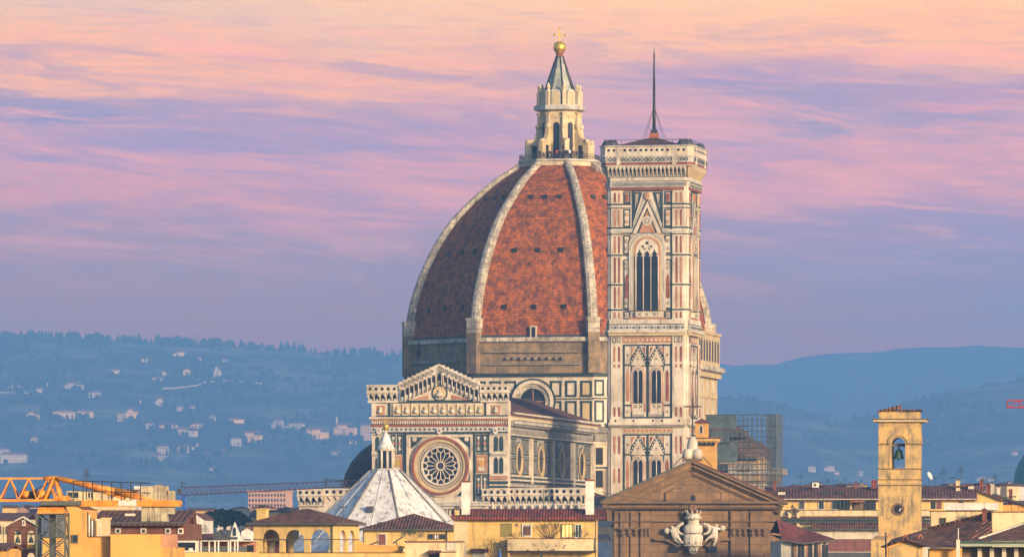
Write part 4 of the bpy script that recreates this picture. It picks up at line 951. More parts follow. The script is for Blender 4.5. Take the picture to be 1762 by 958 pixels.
for j in range(1, nl):
    z = zt_ - j * 2.0; a = .1 if j % 2 else .0
    m.box(x0, x1 - (2.5 if j > 3 else 5.0), .15, 1.5, z - .12, z - .04, timber); m.box(x1 - 1.0, x1 - .3, 1.6, D * .6, z - .1, z - .04, timber)
m.build('platforms', scf)
m = MB(); m.box(x0 + .3, x1 - 7.2, -.1, -.06, zt_ - 2.5, zt_ - .1, netm); m.box(x0, x0 + 6, -.1, -.06, gz(795), gz(760), netm)
m.box(x0 + 1.2, x0 + 4.6, -.1, -.06, zt_ - 5.4, zt_ - 2.9, netm)
m.build('netting', scf)
rs = random.Random(8)
for j in range(1, 8):                                     # decking, toe boards and sheeting of each lift
    m = MB(); z = zt_ - j * 2.0
    for k in range(3):
        a = rs.uniform(x0, x1 - 7); b_ = min(x1 - .2, a + rs.uniform(1.2, 4)); m.box(a, b_, 1.45, 1.55, z - rs.uniform(.0, .8), z + rs.uniform(.3, 1.2), rs.choice((netm, timber, grime, netm, slate)))
    m.build('sheeting', scf)
rs = random.Random(4)
for k in range(10): m = MB(); i = rs.randrange(nx_ - 1); j = rs.randrange(nl - 1); z = zt_ - j * 2; m.tube((xs[i], -.1, z - 2), (xs[i + 1], -.1, z), .05, scafm, 4); m.build('brace', scf)
# ------------------------------------------------------------------ helpers for the town
def wall_arches(mb, x0, x1, z0, z1, y0, y1, ops, m):     # wall with real round-headed holes: ops = [(centre, width, sill, crown)]
    x = x0
    for cx, w_, zb, zt in sorted(ops):
        h = w_ / 2; mb.box(x, cx - h, y0, y1, z0, z1, m)
        if zb > z0: mb.box(cx - h, cx + h, y0, y1, z0, zb, m)
        zs = zt - h; k = 8
        arc = [(cx - h * math.cos(math.pi * i / k), zs + h * math.sin(math.pi * i / k)) for i in range(k + 1)]
        for (a, b), (c, d) in zip(arc, arc[1:]): mb.prism([(a, b), (c, d), (c, z1), (a, z1)], y0, y1, m)
        x = cx + h
    mb.box(x, x1, y0, y1, z0, z1, m)
def body(fr, root, px0, px1, ytop, depth, m, v=0.0, name='wall'):
    mb = MB(); mb.box(fr.u(px0, v), fr.u(px1, v), v, v + depth, 0, fr.z((px0 + px1) / 2, ytop, v), m); return mb.build(name, root)
def chimney(root, fr, px0, px1, y0, y1, v, m=cream, cap=redroof, pots=True):
    mb = MB(); a, b = fr.u(px0, v), fr.u(px1, v); zt, zb = fr.z(px0, y0, v), fr.z(px0, y1, v); d = (b - a)
    mb.box(a, b, v, v + d, zb - 1.5, zt, m); mb.box(a - .08, b + .08, v - .08, v + d + .08, zt - .12, zt, m)
    if pots:
        for k in range(2): xm = a + d * (.28 + .44 * k); mb.lathe([(d * .16, zt), (d * .14, zt + d * .3)], cap, 8, (xm, v + d / 2))
        mb.box(a - .05, b + .05, v - .05, v + d + .05, zt + d * .3, zt + d * .36, cap)
    else: mb.add([(a - .06, v - .06, zt), (b + .06, v - .06, zt), (b + .06, v + d + .06, zt), (a - .06, v + d + .06, zt), ((a + b) / 2, v + d / 2, zt + d * .32)], [(0, 1, 4), (1, 2, 4), (2, 3, 4), (3, 0, 4)], cap)
    return mb.build('chimney', root)
# ------------------------------------------------------------------ church with pediment
sf = frame_at(1193, 755, 2.0)
ch = sf.root('church', 'brown sandstone church front with broad pediment and white marble coat of arms', 'church')
su = lambda px, v=0: sf.u(px, v); sz = lambda py, v=0: sf.z(1193, py, v)
m = MB(); m.box(su(1045), su(1343), 0, 14, 0, sz(876), pietra); m.box(su(1057), su(1330), -.35, 0, 0, sz(878), pietra)
for a, b in ((1067, 1082), (1085, 1097), (1102, 1119), (1259, 1284), (1291, 1318)): m.box(su(a), su(b), -.6, -.35, 0, sz(880), pietra)
m.box(su(1043), su(1345), -.75, 0, sz(897), sz(895), pietrad); m.box(su(1257), su(1259.5), -.7, -.3, 5, sz(866), pietrad)
m.build('wall', ch)
m = MB(); m.box(su(1041), su(1346), -.95, 14, sz(876), sz(866), pietra); m.box(su(1034), su(1356), -1.7, 14.3, sz(866), sz(862), pietrad)
for k in range(74): x = su(1044) + k * .287; m.box(x, x + .15, -1.12, -.9, sz(875.5), sz(872.5), pietrad)
m.build('entablature', ch)
m = MB(); ap = (su(1191.5), sz(791)); L, Rr = (su(1034), sz(861.8)), (su(1352), sz(861.8))
def slope(p, q, t0, t1, y0, y1, mt):
    dx, dz = q[0] - p[0], q[1] - p[1]; l = math.hypot(dx, dz); nx, nz = dz / l, -dx / l
    if nz > 0: nx, nz = -nx, -nz
    m.prism([(p[0] + nx * t0, p[1] + nz * t0), (q[0] + nx * t0, q[1] + nz * t0), (q[0] + nx * t1, q[1] + nz * t1), (p[0] + nx * t1, p[1] + nz * t1)], y0, y1, mt)
m.prism([(L[0] + .8, L[1]), (Rr[0] - .8, L[1]), (ap[0], ap[1] - .5)], -.35, 13.5, pietra)
for p in (L, Rr):
    slope(p, ap, 0, .32, -1.75, 14.2, pietrad); slope(p, ap, .32, .75, -1.35, -.3, pietra); slope(p, ap, .75, 1.0, -1.0, -.3, pietrad); slope(p, ap, 1.0, 1.5, -.7, -.3, pietra); slope(p, ap, 1.5, 1.7, -.55, -.3, pietrad)
m.build('pediment', ch)
m = MB()
for p in (L, Rr): 
    q = (p[0] * .985, p[1] + .05); m.prism([p, ap, (ap[0], ap[1] + .1), (p[0], p[1] + .14)], -1.8, 14.3, bronze if p is L else redroof)
m.build('pediment_roof', ch)
m = MB(); P5 = [(1144, 862), (1144, 847), (1190.5, 823), (1241, 847), (1241, 862)]; pts = [(su(a), sz(b)) for a, b in P5]
m.prism(pts, -.52, -.3, pietrad); m.prism([(x * .965 + su(1191) * .035, z - .12 if z > sz(861) else z) for x, z in pts], -.6, -.3, pietra)
m.box(su(1189), su(1196.5), -.66, -.3, sz(861), sz(852), dark)
for a, b in ((1146, 859.5), (1237, 859.5), (1169, 840), (1221, 840)): m.box(su(a - 2.5), su(a + 2.5), -.66, -.3, sz(b + .8), sz(b - .6), dark)
m.build('tympanum_panel', ch)
for a, b in ((1065, 1099), (1101, 1120), (1257, 1286), (1289, 1320)):   # leafy capitals
    m = MB(); x0, x1 = su(a), su(b); m.box(x0 - .1, x1 + .1, -.95, -.3, sz(909.5), sz(907), pietrad)
    for k in range(3):
        xm = x0 + (x1 - x0) * (k + .5) / 3; w_ = (x1 - x0) / 6.5
        m.lathe([(w_ * .5, sz(922)), (w_ * 1.1, sz(917)), (w_ * .7, sz(915))], pietrad, 6, (xm, -.62)); m.lathe([(w_ * .5, sz(915)), (w_ * 1.2, sz(911)), (w_ * .8, sz(909.5))], pietra, 6, (xm, -.66))
    m.build('capital', ch)
m = MB()                                                  # broken curved pediment and dark openings below the arms
for sg in (-1, 1):
    cx0 = su(1193); pr = [(sg * 3.95, sz(927)), (sg * 4.6, sz(925.4)), (sg * 4.6, sz(927.4)), (sg * 3.3, sz(930.5)), (sg * 2.1, sz(939)), (sg * 1.9, sz(936)), (sg * 2.9, sz(928.5))]
    pr = [(sg * 4.75, sz(925)), (sg * 4.75, sz(929)), (sg * 3.5, sz(930)), (sg * 2.6, sz(934)), (sg * 1.9, sz(941)), (sg * 1.4, sz(938)), (sg * 2.2, sz(931)), (sg * 3.2, sz(926.5))]
    m = MB(); m.prism([(cx0 + x, z) for x, z in pr], -1.0, -.3, pietrad)
    m.box(cx0 + sg * 1.75, cx0 + sg * 2.85, -.72, -.3, sz(949), sz(939), dark)
    m.build('broken_pediment', ch)
for sg, px in ((-1, 1037), (1, 1347)):                    # side scrolls
    m = MB(); cx_, cz_ = su(px), sz(937); m.box(cx_ - .5, cx_ + .5, .3, 4, 0, sz(948), pietra)
    for k in range(30): a = k * .5; r0, r1 = .72 - k * .02, .72 - (k + 1) * .02; m.tube((cx_ + r0 * math.cos(a), 0, cz_ + r0 * math.sin(a)), (cx_ + r1 * math.cos(a + .5), 0, cz_ + r1 * math.sin(a + .5)), .13, pietrad, 6)
    m.build('scroll', ch)
# white marble coat of arms: crown, shield and two boys
cxs = su(1193)
yb = -1.15; HP = 755 / FPX                                # metres per photo pixel on the church front
def shield(prof, mt, name, parent, sq=.62):
    m = MB(); m.lathe([(r_ * HP, sz(py)) for r_, py in prof], mt, 24, smooth=True)
    m.v = [Vector((v.x + cxs, v.y * sq + yb, v.z)) for v in m.v]; return m
m = shield([(2, 953), (6.5, 951), (8, 946), (9.5, 941), (10.5, 939), (14, 937.5), (16.5, 931), (17, 924), (16, 919.5), (13.5, 917.8), (15.5, 916), (16.5, 909), (15.5, 904), (13, 902.5), (10, 901.5), (9.5, 896), (9.5, 893)], statue, 'coat_of_arms', ch)
for k in range(9): q = -1 + 2 * k / 8; m.lathe([(.03, sz(938) - .16), (.17, sz(938)), (.03, sz(938) + .16)], statue, 6, (cxs + q * 14 * HP, yb - .75 * math.cos(q * 1.3) ))
for k in range(11): q = -1 + 2 * k / 10; m.lathe([(.02, sz(917) - .1), (.12, sz(917)), (.02, sz(917) + .1)], grime, 6, (cxs + q * 14.5 * HP, yb - .70 * math.cos(q * 1.3)))
for q in (-.8, -.35, .35, .8): m.tube((cxs + q * 16 * HP, yb - .74 * math.cos(q * 1.2), sz(935)), (cxs + q * 14.5 * HP, yb - .72 * math.cos(q * 1.2), sz(921)), .09, statue, 6)
for dx, py, r_ in ((-4, 941, .2), (4, 941, .2), (0, 945, .2), (-5, 947, .16), (5, 947, .16)): m.lathe([(.02, sz(py) - r_), (r_, sz(py)), (.02, sz(py) + r_)], statue, 8, (cxs + dx * HP, yb - .42))
arms = m.build('coat_of_arms', ch)
for sg in (-1, 1):                                        # leaf scrolls at the shoulders
    m = MB(); c0 = Vector((cxs + sg * 17 * HP, yb, sz(909.5)))
    arc_ = [c0 + Vector((sg * .78 * math.sin(math.pi * k / 9), -.1, .62 * math.cos(math.pi * k / 9))) for k in range(10)]
    for k, (q0, q1) in enumerate(zip(arc_, arc_[1:])): m.tube(q0, q1, .13 + .12 * math.sin(math.pi * k / 8), statue, 8, .13 + .12 * math.sin(math.pi * (k + 1) / 8)); m.lathe([(.02, q1.z - .14), (.14, q1.z), (.02, q1.z + .14)], statue, 6, (q1.x + sg * .14, q1.y - .12))
    m.build('scroll_handle', arms)
m = shield([(9.5, 894), (12.5, 892), (13, 889), (11.5, 887.5), (11.5, 885.5), (12.8, 884.5), (12.8, 883)], statue, 'crown', arms, .9)
for k in range(9):
    q = 2 * math.pi * k / 9 + .35; c0 = Vector((cxs + 11.5 * HP * math.cos(q), yb + .72 * math.sin(q), sz(883.5))); c1 = Vector((cxs + 13.5 * HP * math.cos(q), yb + .84 * math.sin(q), sz(878.5))); m.tube(c0, c1, .12, statue, 6, .06); m.lathe([(.02, c1.z - .12), (.15, c1.z), (.02, c1.z + .12)], statue, 6, (c1.x, c1.y))
for k in range(8): q = math.pi + math.pi * k / 7; m.lathe([(.02, sz(890.5) - .16), (.15, sz(890.5)), (.02, sz(890.5) + .16)], statue, 6, (cxs + 12.6 * HP * math.cos(q), yb + .78 * math.sin(q)))
m.v.extend([]); m.build('crown', arms)
m = shield([(9.5, 883.2), (8.5, 879), (4, 877)], panel, 'crown_cap', arms, .8); m.build('crown_cap', arms)
m = MB(); m.box(cxs - .42, cxs + .42, -1.15, -.6, sz(876.5), sz(868), pietra); m.build('bracket', arms)
def boy(J, dp, wing):
    pts = [((px - CX) / FPX * 755 - sf.O.x, yb + d, sz(py)) for (px, py), d in zip(J, dp)]
    E = [(0, 1), (1, 2), (2, 3), (3, 4), (2, 5), (5, 6), (6, 7), (2, 8), (8, 9), (0, 10), (10, 11), (11, 12), (0, 13), (13, 14), (14, 15)]
    rr = [.36, .40, .27, .13, .33, .17, .13, .11, .17, .14, .27, .17, .11, .27, .17, .11]
    me = skin_mesh('carved_boy', pts, E, rr, 2); me.materials.append(statue); o = bpy.data.objects.new('carved_boy', me); C.objects.link(o); o.parent = arms
    mm = MB(); wx = (wing[0] - CX) / FPX * 755 - sf.O.x; zq = sz(wing[1]); mm.lathe([(.05, zq - .42), (.30, zq - .28), (.40, zq), (.30, zq + .28), (.05, zq + .36)], statue, 9, (wx, yb + .15), smooth=True); mm.build('wing', o)
DP = [-.1, -.1, -.1, -.15, -.25, -.15, -.05, 0, -.1, -.05, -.3, -.4, -.35, -.1, -.1, -.2]
boy([(1231, 919), (1230.5, 913), (1230.5, 908.5), (1232, 905.8), (1233.5, 901), (1224, 906), (1215, 902.5), (1207, 900), (1237, 909), (1240, 910.5), (1225, 921), (1219, 925), (1213, 931), (1232, 926), (1230, 933), (1227, 939)], DP, (1243, 908))
boy([(1163, 921), (1160, 915), (1158.5, 910.5), (1157.5, 908.5), (1156, 904), (1164, 906.5), (1170, 900.5), (1177, 899), (1153, 912), (1150, 914), (1167, 925), (1171, 930), (1176, 934.5), (1161, 927), (1166, 931), (1172, 934.5)], DP, (1147.5, 912.5))
# mounds and cross on the ridge
m = MB(); xt = su(1191.5); zb_ = sz(788.5); m.box(xt - 1.25, xt + 1.25, -1.0, 1.2, sz(793), zb_, pietrad); m.build('finial_base', ch)
for dx, h0, h1, r_ in ((-.60, 788.5, 771.5, .62), (.62, 788.5, 771.5, .62), (0, 788.5, 750.5, .68)):
    m = MB(); a, b = sz(h0), sz(h1); m.lathe([(r_, a), (r_, a + (b - a) * .55), (r_ * .88, a + (b - a) * .78), (r_ * .55, a + (b - a) * .94), (.05, b)], statue, 16, (xt + dx, -.25 if dx else .25), smooth=True); m.build('rounded_mound', ch)
m = MB(); m.box(xt - .09, xt + .09, .16, .34, sz(752), sz(683), irn); m.box(xt - 1.1, xt + 1.1, .165, .335, sz(700.2), sz(697.8), irn)
for sg in (-1, 1): m.tube((xt + sg * .3, .25, sz(772)), (xt + sg * 2.4, 1, sz(802)), .05, irn, 4)
m.build('cross', ch)
# yellow roof turret behind the church
tf = frame_at(1212, 860, 8)
tu = tf.root('roof_turret', 'small yellow roof turret with red cap and corbelled gallery behind the pediment', 'turret')
tz = lambda py: tf.z(1212, py, 0)
m = MB(); a, b = tf.u(1200, 0), tf.u(1230, 0); m.box(a, b, 0, 3, 0, tz(764), ochre)
m.add([(a, 0, tz(764)), (b, 0, tz(764)), (b, 3, tz(764)), (a, 3, tz(764)), (a - .4, -.4, tz(758)), (b + .4, -.4, tz(758)), (b + .4, 3.4, tz(758)), (a - .4, 3.4, tz(758))], [(0, 1, 5, 4), (1, 2, 6, 5), (2, 3, 7, 6), (3, 0, 4, 7)], ochre)
m.box(tf.u(1184, 0), b + .42, -.42, 3.4, tz(758), tz(754.5), yel)
for k in range(5): m.prism(arch_pts(a - .2 + k * .62, tz(766), tz(760), .36), -.36, -.1, dark)
m.build('wall', tu)
m = MB(); m.box(tf.u(1182, 0), b + .55, -.5, 3.5, tz(754.5), tz(752.5), redroof); c0, c1 = tf.u(1196, 0), tf.u(1216.5, 0); m.box(c0, c1, .4, 2.0, tz(752.5), tz(727), ochre); m.prism(arch_pts((c0 + c1) / 2, tz(746), tz(731), .55), .34, .4, marble); m.prism(arch_pts((c0 + c1) / 2, tz(745), tz(732.5), .3), .31, .4, dark); m.build('upper_turret', tu)
m = MB(); e = .3; zc_ = tz(727); m.add([(c0 - e, .1, zc_), (c1 + e, .1, zc_), (c1 + e, 2.3, zc_), (c0 - e, 2.3, zc_), ((c0 + c1) / 2, 1.2, tz(719))], [(0, 1, 4), (1, 2, 4), (2, 3, 4), (3, 0, 4), (3, 2, 1, 0)], redroof); m.build('roof', tu)
# ------------------------------------------------------------------ stucco bell tower on the right
bf2 = frame_at(1549, 520, 6.0)
bt = bf2.root('bell_tower', 'weathered yellow stucco bell tower with one arched opening and a bronze bell', 'bell tower')
bu = lambda px: bf2.u(px, 0); bz2 = lambda py: bf2.z(1549, py, 0)
x0, x1 = bu(1511.5), bu(1583); D = x1 - x0
m = MB(); m.box(x0, x1, 0, D, 0, bz2(806), towerm); m.build('shaft', bt)
m = MB(); op = [(bu(1546), bu(1557.5) - bu(1534.5), bz2(806), bz2(752))]; zt_ = bz2(727)
wall_arches(m, x0, x1, bz2(806), zt_, 0, .45, op, towerm); wall_arches(m, x0, x1, bz2(806), zt_, D - .45, D, op, towerm)
m.T = Matrix.Translation((x1, 0, 0)) @ Matrix.Rotation(R(90), 4, 'Z'); op2 = [(D / 2, op[0][1], bz2(806), bz2(752))]; wall_arches(m, .45, D - .45, bz2(806), zt_, 0, .45, op2, towerm)
m.T = Matrix.Translation((x0 + .45, 0, 0)) @ Matrix.Rotation(R(90), 4, 'Z'); wall_arches(m, .45, D - .45, bz2(806), zt_, 0, .45, op2, towerm); m.T = Matrix()
m.build('belfry', bt)
m = MB(); cxo = op[0][0]; h = op[0][1] / 2
for deg, off in ((0, (0, 0)), (90, (x1, 0))):
    m.T = Matrix() if deg == 0 else Matrix.Translation((x1, 0, 0)) @ Matrix.Rotation(R(90), 4, 'Z'); c0 = cxo if deg == 0 else D / 2; X0, X1 = (x0, x1) if deg == 0 else (0, D)
    m.ring(c0, bz2(752) - h, h + .16, h + .36, -.09, 0, towerm, 14, 0, math.pi)
    m.box(X0 - (.1 if deg == 0 else 0), c0 - h - .16, -.1, 0, bz2(764.5), bz2(762.5), pietrad); m.box(c0 + h + .16, X1 + .1, -.1, 0, bz2(764.5), bz2(762.5), pietrad)
    m.build('string_course', bt); m = MB(); m.T = Matrix() if deg == 0 else Matrix.Translation((x1, 0, 0)) @ Matrix.Rotation(R(90), 4, 'Z')
    for py in (806, 824.5, 834): m.box(X0 - .08, X1 + .08, -.1, 0, bz2(py + .7), bz2(py - .7), pietrad)
m.build('string_course', bt); m = MB(); m.T = Matrix(); m.box(x0 - .04, x1 + .04, -.05, 0, bz2(833.3), bz2(825.2), towerm)
m.build('inscription_band', bt)
m = MB(); zc = bz2(875.5); cxr = bu(1545.5); m.ring(cxr, zc, .36, .52, -.08, 0, pietrad, 20); m.prism([(cxr + a, zc + b) for a, b in circ(20, .37)], -.03, 0, dark); m.tube((cxr + .1, -.05, zc - .15), (cxr + .22, -.05, zc + .1), .05, white, 5); m.build('round_window', bt)
m = MB(); m.box(x0 - .1, x1 + .1, -.1, D + .1, zt_, bz2(725), towerm); m.box(bu(1503), bu(1594), -.42, D + .42, bz2(725), bz2(722), cream); m.box(bu(1501), bu(1596), -.5, D + .5, bz2(722), bz2(720), timber); m.box(x0 + .05, x1 - .05, .05, D - .05, bz2(720), bz2(707), towerm); m.build('cornice', bt)
m = MB(); zr = bz2(706.5); m.box(x0 - .12, x1 + .12, -.12, D + .12, bz2(707), zr, terra)
m.add([(x0 - .14, -.14, zr), (bu(1549), -.14, bz2(696)), (bu(1549), D * .6, bz2(696)), (x0 - .14, D * .6, zr), (bu(1549), -.14, bz2(704)), (bu(1549), D * .6, bz2(704)), (x0 - .14, -.14, zr - .1), (x0 - .14, D * .6, zr - .1)], [(0, 1, 2, 3), (0, 6, 4, 1), (1, 4, 5, 2), (3, 2, 5, 7)], terra)
for k in range(7): m.tube((bu(1551) + k * .26, -.2, zr + .03), (bu(1551) + k * .26, D, zr + .1), .09, terra, 6)
m.build('roof', bt)
m = MB(); zb = bz2(789); cb = (cxo, .75); m.lathe([(.46, zb), (.40, zb + .12), (.32, zb + .4), (.28, zb + .68), (.18, zb + .80), (.03, zb + .84)], bronze, 16, cb, smooth=True, close=False); m.tube((cb[0], cb[1], zb + .8), (cb[0], cb[1], zb + 1.15), .06, irn, 6); m.box(cb[0] - .55, cb[0] + .55, cb[1] - .1, cb[1] + .1, zb + 1.05, zb + 1.3, timber); m.tube((cb[0], cb[1], zb - .15), (cb[0], cb[1], zb + .3), .05, irn, 6); m.box(cb[0] - .5, cb[0] - .38, cb[1] - .06, cb[1] + .06, zb - .9, zb + 1.2, irn); m.box(cb[0] - .4, cb[0] + .5, cb[1] - .05, cb[1] + .05, zb - .9, zb - .8, irn); m.build('bell', bt)
m = MB(); m.box(bu(1500), bu(1523), -1.2, 0, 0, bz2(929), towerm); m.add([(bu(1500), -1.2, bz2(929)), (bu(1523), -1.2, bz2(929)), (bu(1523), 0, bz2(921)), (bu(1506), 0, bz2(921))], [(0, 1, 2, 3)], towerm); m.build('plinth', bt)
# ------------------------------------------------------------------ houses in the foreground
def shrub(name, label, cat, base, w_, h_, n, seed, leaves=0, fan=False):
    r = random.Random(seed); root = bpy.data.objects.new(name, None); C.objects.link(root); root.location = base; set_props(root, label, cat)
    m = MB(); tips = []
    def grow(p, d, l, r_, dep):
        q = p + d * l; m.tube(p, q, r_, twig, 4, r_ * .6)
        if dep == 0: tips.append(q); return
        for _ in range(2 if dep > 1 else 3):
            dd = (d + Vector((r.uniform(-.75, .75), 0 if fan else r.uniform(-.5, .5), r.uniform(-.25, .45)))).normalized(); grow(q, dd, l * r.uniform(.6, .85), r_ * .6, dep - 1)
    for k in range(n): a = -1 + 2 * (k + .5) / n; grow(Vector((a * w_ * .12, 0, 0)), Vector((a * w_ / h_ * .8, 0 if fan else r.uniform(-.4, .4), 1)).normalized(), h_ * .33, h_ * .024, 3)
    m.build('branches', root)
    if leaves:
        m = MB()
        for _ in range(leaves):
            t = r.choice(tips); c = t + Vector((r.gauss(0, w_ * .12), r.gauss(0, w_ * .1), r.gauss(0, h_ * .12))); a = r.random() * 6.3; s = h_ * .035; u = Vector((math.cos(a), math.sin(a) * .5, r.uniform(-.6, .6))) * s; v = Vector((-math.sin(a) * .4, .3, .9)) * s * .7
            m.add([c - u, c + v, c + u, c - v], [(0, 1, 2, 3)], leaf)
        m.build('foliage', root)
    return root
def antenna(label, px, ytop, ybase, Y, kind=0, group=None):
    f_ = frame_at(px, Y); o = bpy.data.objects.new('rooftop_antenna', None); C.objects.link(o); o.location = (f_.O.x, Y, 0); set_props(o, label, 'antenna', group)
    z0, z1 = f_.z(px, ybase), f_.z(px, ytop); h = z1 - z0; m = MB(); m.tube((0, 0, z0 - .6), (0, 0, z1), .018 + h * .004, irn, 5); m.build('mast', o)
    m = MB()
    if kind == 0:
        for k in range(6): zz = z1 - .08 - k * h * .07; m.tube((-h * (.10 + .03 * k), 0, zz), (h * (.10 + .03 * k), 0, zz), .018, irn, 4)
    elif kind == 1:
        m.tube((-h * .3, 0, z1 - h * .1), (h * .3, 0, z1 - h * .05), .02, irn, 4)
        for k in range(8): x = -h * .28 + k * h * .08; m.tube((x, -.25, z1 - h * .08), (x, .25, z1 - h * .08), .016, irn, 4); m.tube((x, 0, z1 - h * .16), (x, 0, z1 - h * .0), .016, irn, 4)
    else:
        m.lathe([(.02, 0), (h * .17, h * .04), (h * .31, h * .12)], white, 14, close=False); 
        for i, v in enumerate(m.v): m.v[i] = Matrix.Translation((0, -.1, z1 - h * .3)) @ (Matrix.Rotation(R(65), 4, Vector((.6, 1, 0))) @ v)
    m.build('aerial' if kind < 2 else 'dish', o)
    return o
# --- loggia house
lf = frame_at(573, 600, 17.0)
lo = lf.root('loggia_house', 'yellow house with open arched loggia under a brown hipped tile roof', 'house')
lz = lambda py: lf.z(573, py, 0); xl = lf.u(436, 0); dep = lf.vu(618, 0.0)
opx = lambda a, b, y0, y1: ((lf.u(a, 0) + lf.u(b, 0)) / 2, lf.u(b, 0) - lf.u(a, 0), lf.z((a + b) / 2, y1, 0), lf.z((a + b) / 2, y0, 0))
m = MB(); zt = lz(901)
wall_arches(m, xl, 0, 0, zt, 0, .4, [opx(450.5, 481, 910, 949.5), opx(489.5, 523, 910.5, 949.5), opx(533, 567.5, 910, 949.5)], yel)
m.T = Matrix.Rotation(R(90), 4, 'Z'); va = [lf.vu(p, 0) for p in (585, 595.5, 600, 611)]
wall_arches(m, .4, dep - .3, 0, zt, 0, .3, [((va[0] + va[1]) / 2, va[1] - va[0], lz(949), lz(911)), ((va[2] + va[3]) / 2, va[3] - va[2], lz(949), lz(911))], yel)
m.T = Matrix()
wl = xl + (0 - xl) * .17
m.box(xl, wl, dep * .5, dep * .5 + .2, 0, zt, pale); m.box(xl, xl + .3, .4, dep - .3, 0, zt, yel); m.box(wl - .2, wl, dep * .5 + .2, dep, 0, zt, yel); m.box(wl, 0, dep - .3, dep, 0, lz(951), yel); m.box(-.3, 0, dep - .3, dep, 0, zt, yel)
m.box(xl + .3, -.3, .4, dep - .3, lz(952), lz(951), terra)
m.build('wall', lo)
m = MB(); m.box(xl - .05, .05, -.05, 0, lz(928), lz(926.5), timber); m.T = Matrix.Rotation(R(90), 4, 'Z'); m.box(0, dep, -.05, 0, lz(928), lz(926.5), timber); m.T = Matrix(); m.build('string_course', lo); m = MB(); m.tube((-.05, -.1, 5), (-.05, -.1, zt), .05, timber, 6); m.build('drainpipe', lo)
m = MB(); hip_roof(m, xl - .6, .6, -.6, dep + .6, lz(899), lz(874), terra, inset=(-xl + 1.2) * .47); rfo = m.build('roof', lo)
chimney(lo, lf, 441.5, 457, 874, 891, 1.0, yel, timber)
for k, a in enumerate((.18, .62)): m = MB(); m.box(xl + .5 + a * 2, xl + .9 + a * 2, dep * .5 - .06, dep * .5, lz(951), lz(930), panel); m.build('shutter', lo)
# --- hipped house behind the baptistery side
hf = frame_at(704, 655, 6.0)
ho_ = hf.root('house', 'low yellow house under a long dark hipped roof in front of the white pyramid roof', 'house')
hz_ = lambda py: hf.z(704, py, 0)
body(hf, ho_, 626, 782, 910, 8, yel)
m = MB(); hip_roof(m, hf.u(617, -.5), hf.u(788, -.5), -.7, 8.7, hz_(909), hz_(882.5), terra, inset=hf.u(701, 0) - hf.u(617, 0)); m.build('roof', ho_)
window(ho_, hf, 651, 665, 665, 940, 0, timber, panel, name='door', bars=0) if False else None
m = MB(); m.frame(hf.u(650, 0), hf.u(665, 0), hz_(938), hz_(917), .08, -.1, 0, white); m.box(hf.u(651, 0), hf.u(664.5, 0), -.05, 0, hz_(938), hz_(918), panel); m.build('door', ho_)
for a, b in ((737, 745), (747, 756), (757, 767)): window(ho_, hf, a, 918, b, 927, 0, timber, glass if a != 747 else white, .06, bars=1)
m = MB(); m.tube((hf.u(625.5, 0), -.12, 6), (hf.u(625.5, 0), -.12, hz_(910)), .06, timber, 6); m.tube((hf.u(769, 0), -.12, 6), (hf.u(769, 0), -.12, hz_(910)), .06, timber, 6); m.build('drainpipe', ho_)
# --- terraced walls in front
wf = frame_at(700, 545, 4.0)
w1 = wf.root('terrace_wall', 'ochre terrace parapet with a curved top beside the arched loggia', 'wall')
m = MB(); u_ = lambda px: wf.u(px, 0); z_ = lambda py: wf.z(700, py, 0)
m.prism([(u_(612), 0), (u_(699), 0), (u_(699), z_(943)), (u_(695), z_(940)), (u_(690), z_(938)), (u_(636), z_(937)), (u_(629), z_(936)), (u_(624), z_(932)), (u_(617), z_(929)), (u_(612), z_(928.5))], 0, .5, ochre)
m.build('parapet', w1); m = MB(); m.box(u_(275), u_(610), -2.5, 0, 0, z_(950.5), yel); m.box(u_(610), u_(700), -2.5, 0, 0, z_(950.5), yel); m.box(u_(270), u_(700), -2.6, .1, z_(950.5), z_(949.5), terra); m.build('lower_wall', w1)
w2 = wf.root('annex', 'cream rooftop annex with a thin red coping below the dark hipped roof', 'annex')
m = MB(); m.box(u_(699), u_(793), -.8, 3, 0, z_(932), cream); m.box(u_(695), u_(712), -1.0, -.8, 0, z_(942), cream); m.box(u_(770), u_(788), -.9, -.8, z_(946), z_(933), pale); m.build('wall', w2)
m = MB(); m.box(u_(697), u_(795), -.95, 3.1, z_(932), z_(930.3), redroof); m.build('coping', w2)
m = MB(); m.box(u_(760), u_(786), -2.2, -.8, 0, z_(949.5), cream); m.box(u_(759), u_(787), -2.3, -.7, z_(949.5), z_(948), redroof); m.build('lean_to', w2)
m = MB()
for k in range(7): m.tube((u_(740) + k * .16, -1.6, z_(951)), (u_(740) + k * .16, -.8, z_(947.5)), .09, terra, 6)
m.box(u_(739), u_(761), -.85, -.8, z_(958), z_(951), dark); m.build('tile_canopy', w2)
P_ = lambda px, py, Y: ((px - CX) / FPX * Y, Y, CZ + (HY - py) / FPX * Y)
shrub('shrub', 'dark leafy shrub in front of the low yellow house under the hipped roof', 'shrub', P_(708, 932, 640), 1.7, 1.3, 5, 3, 900)
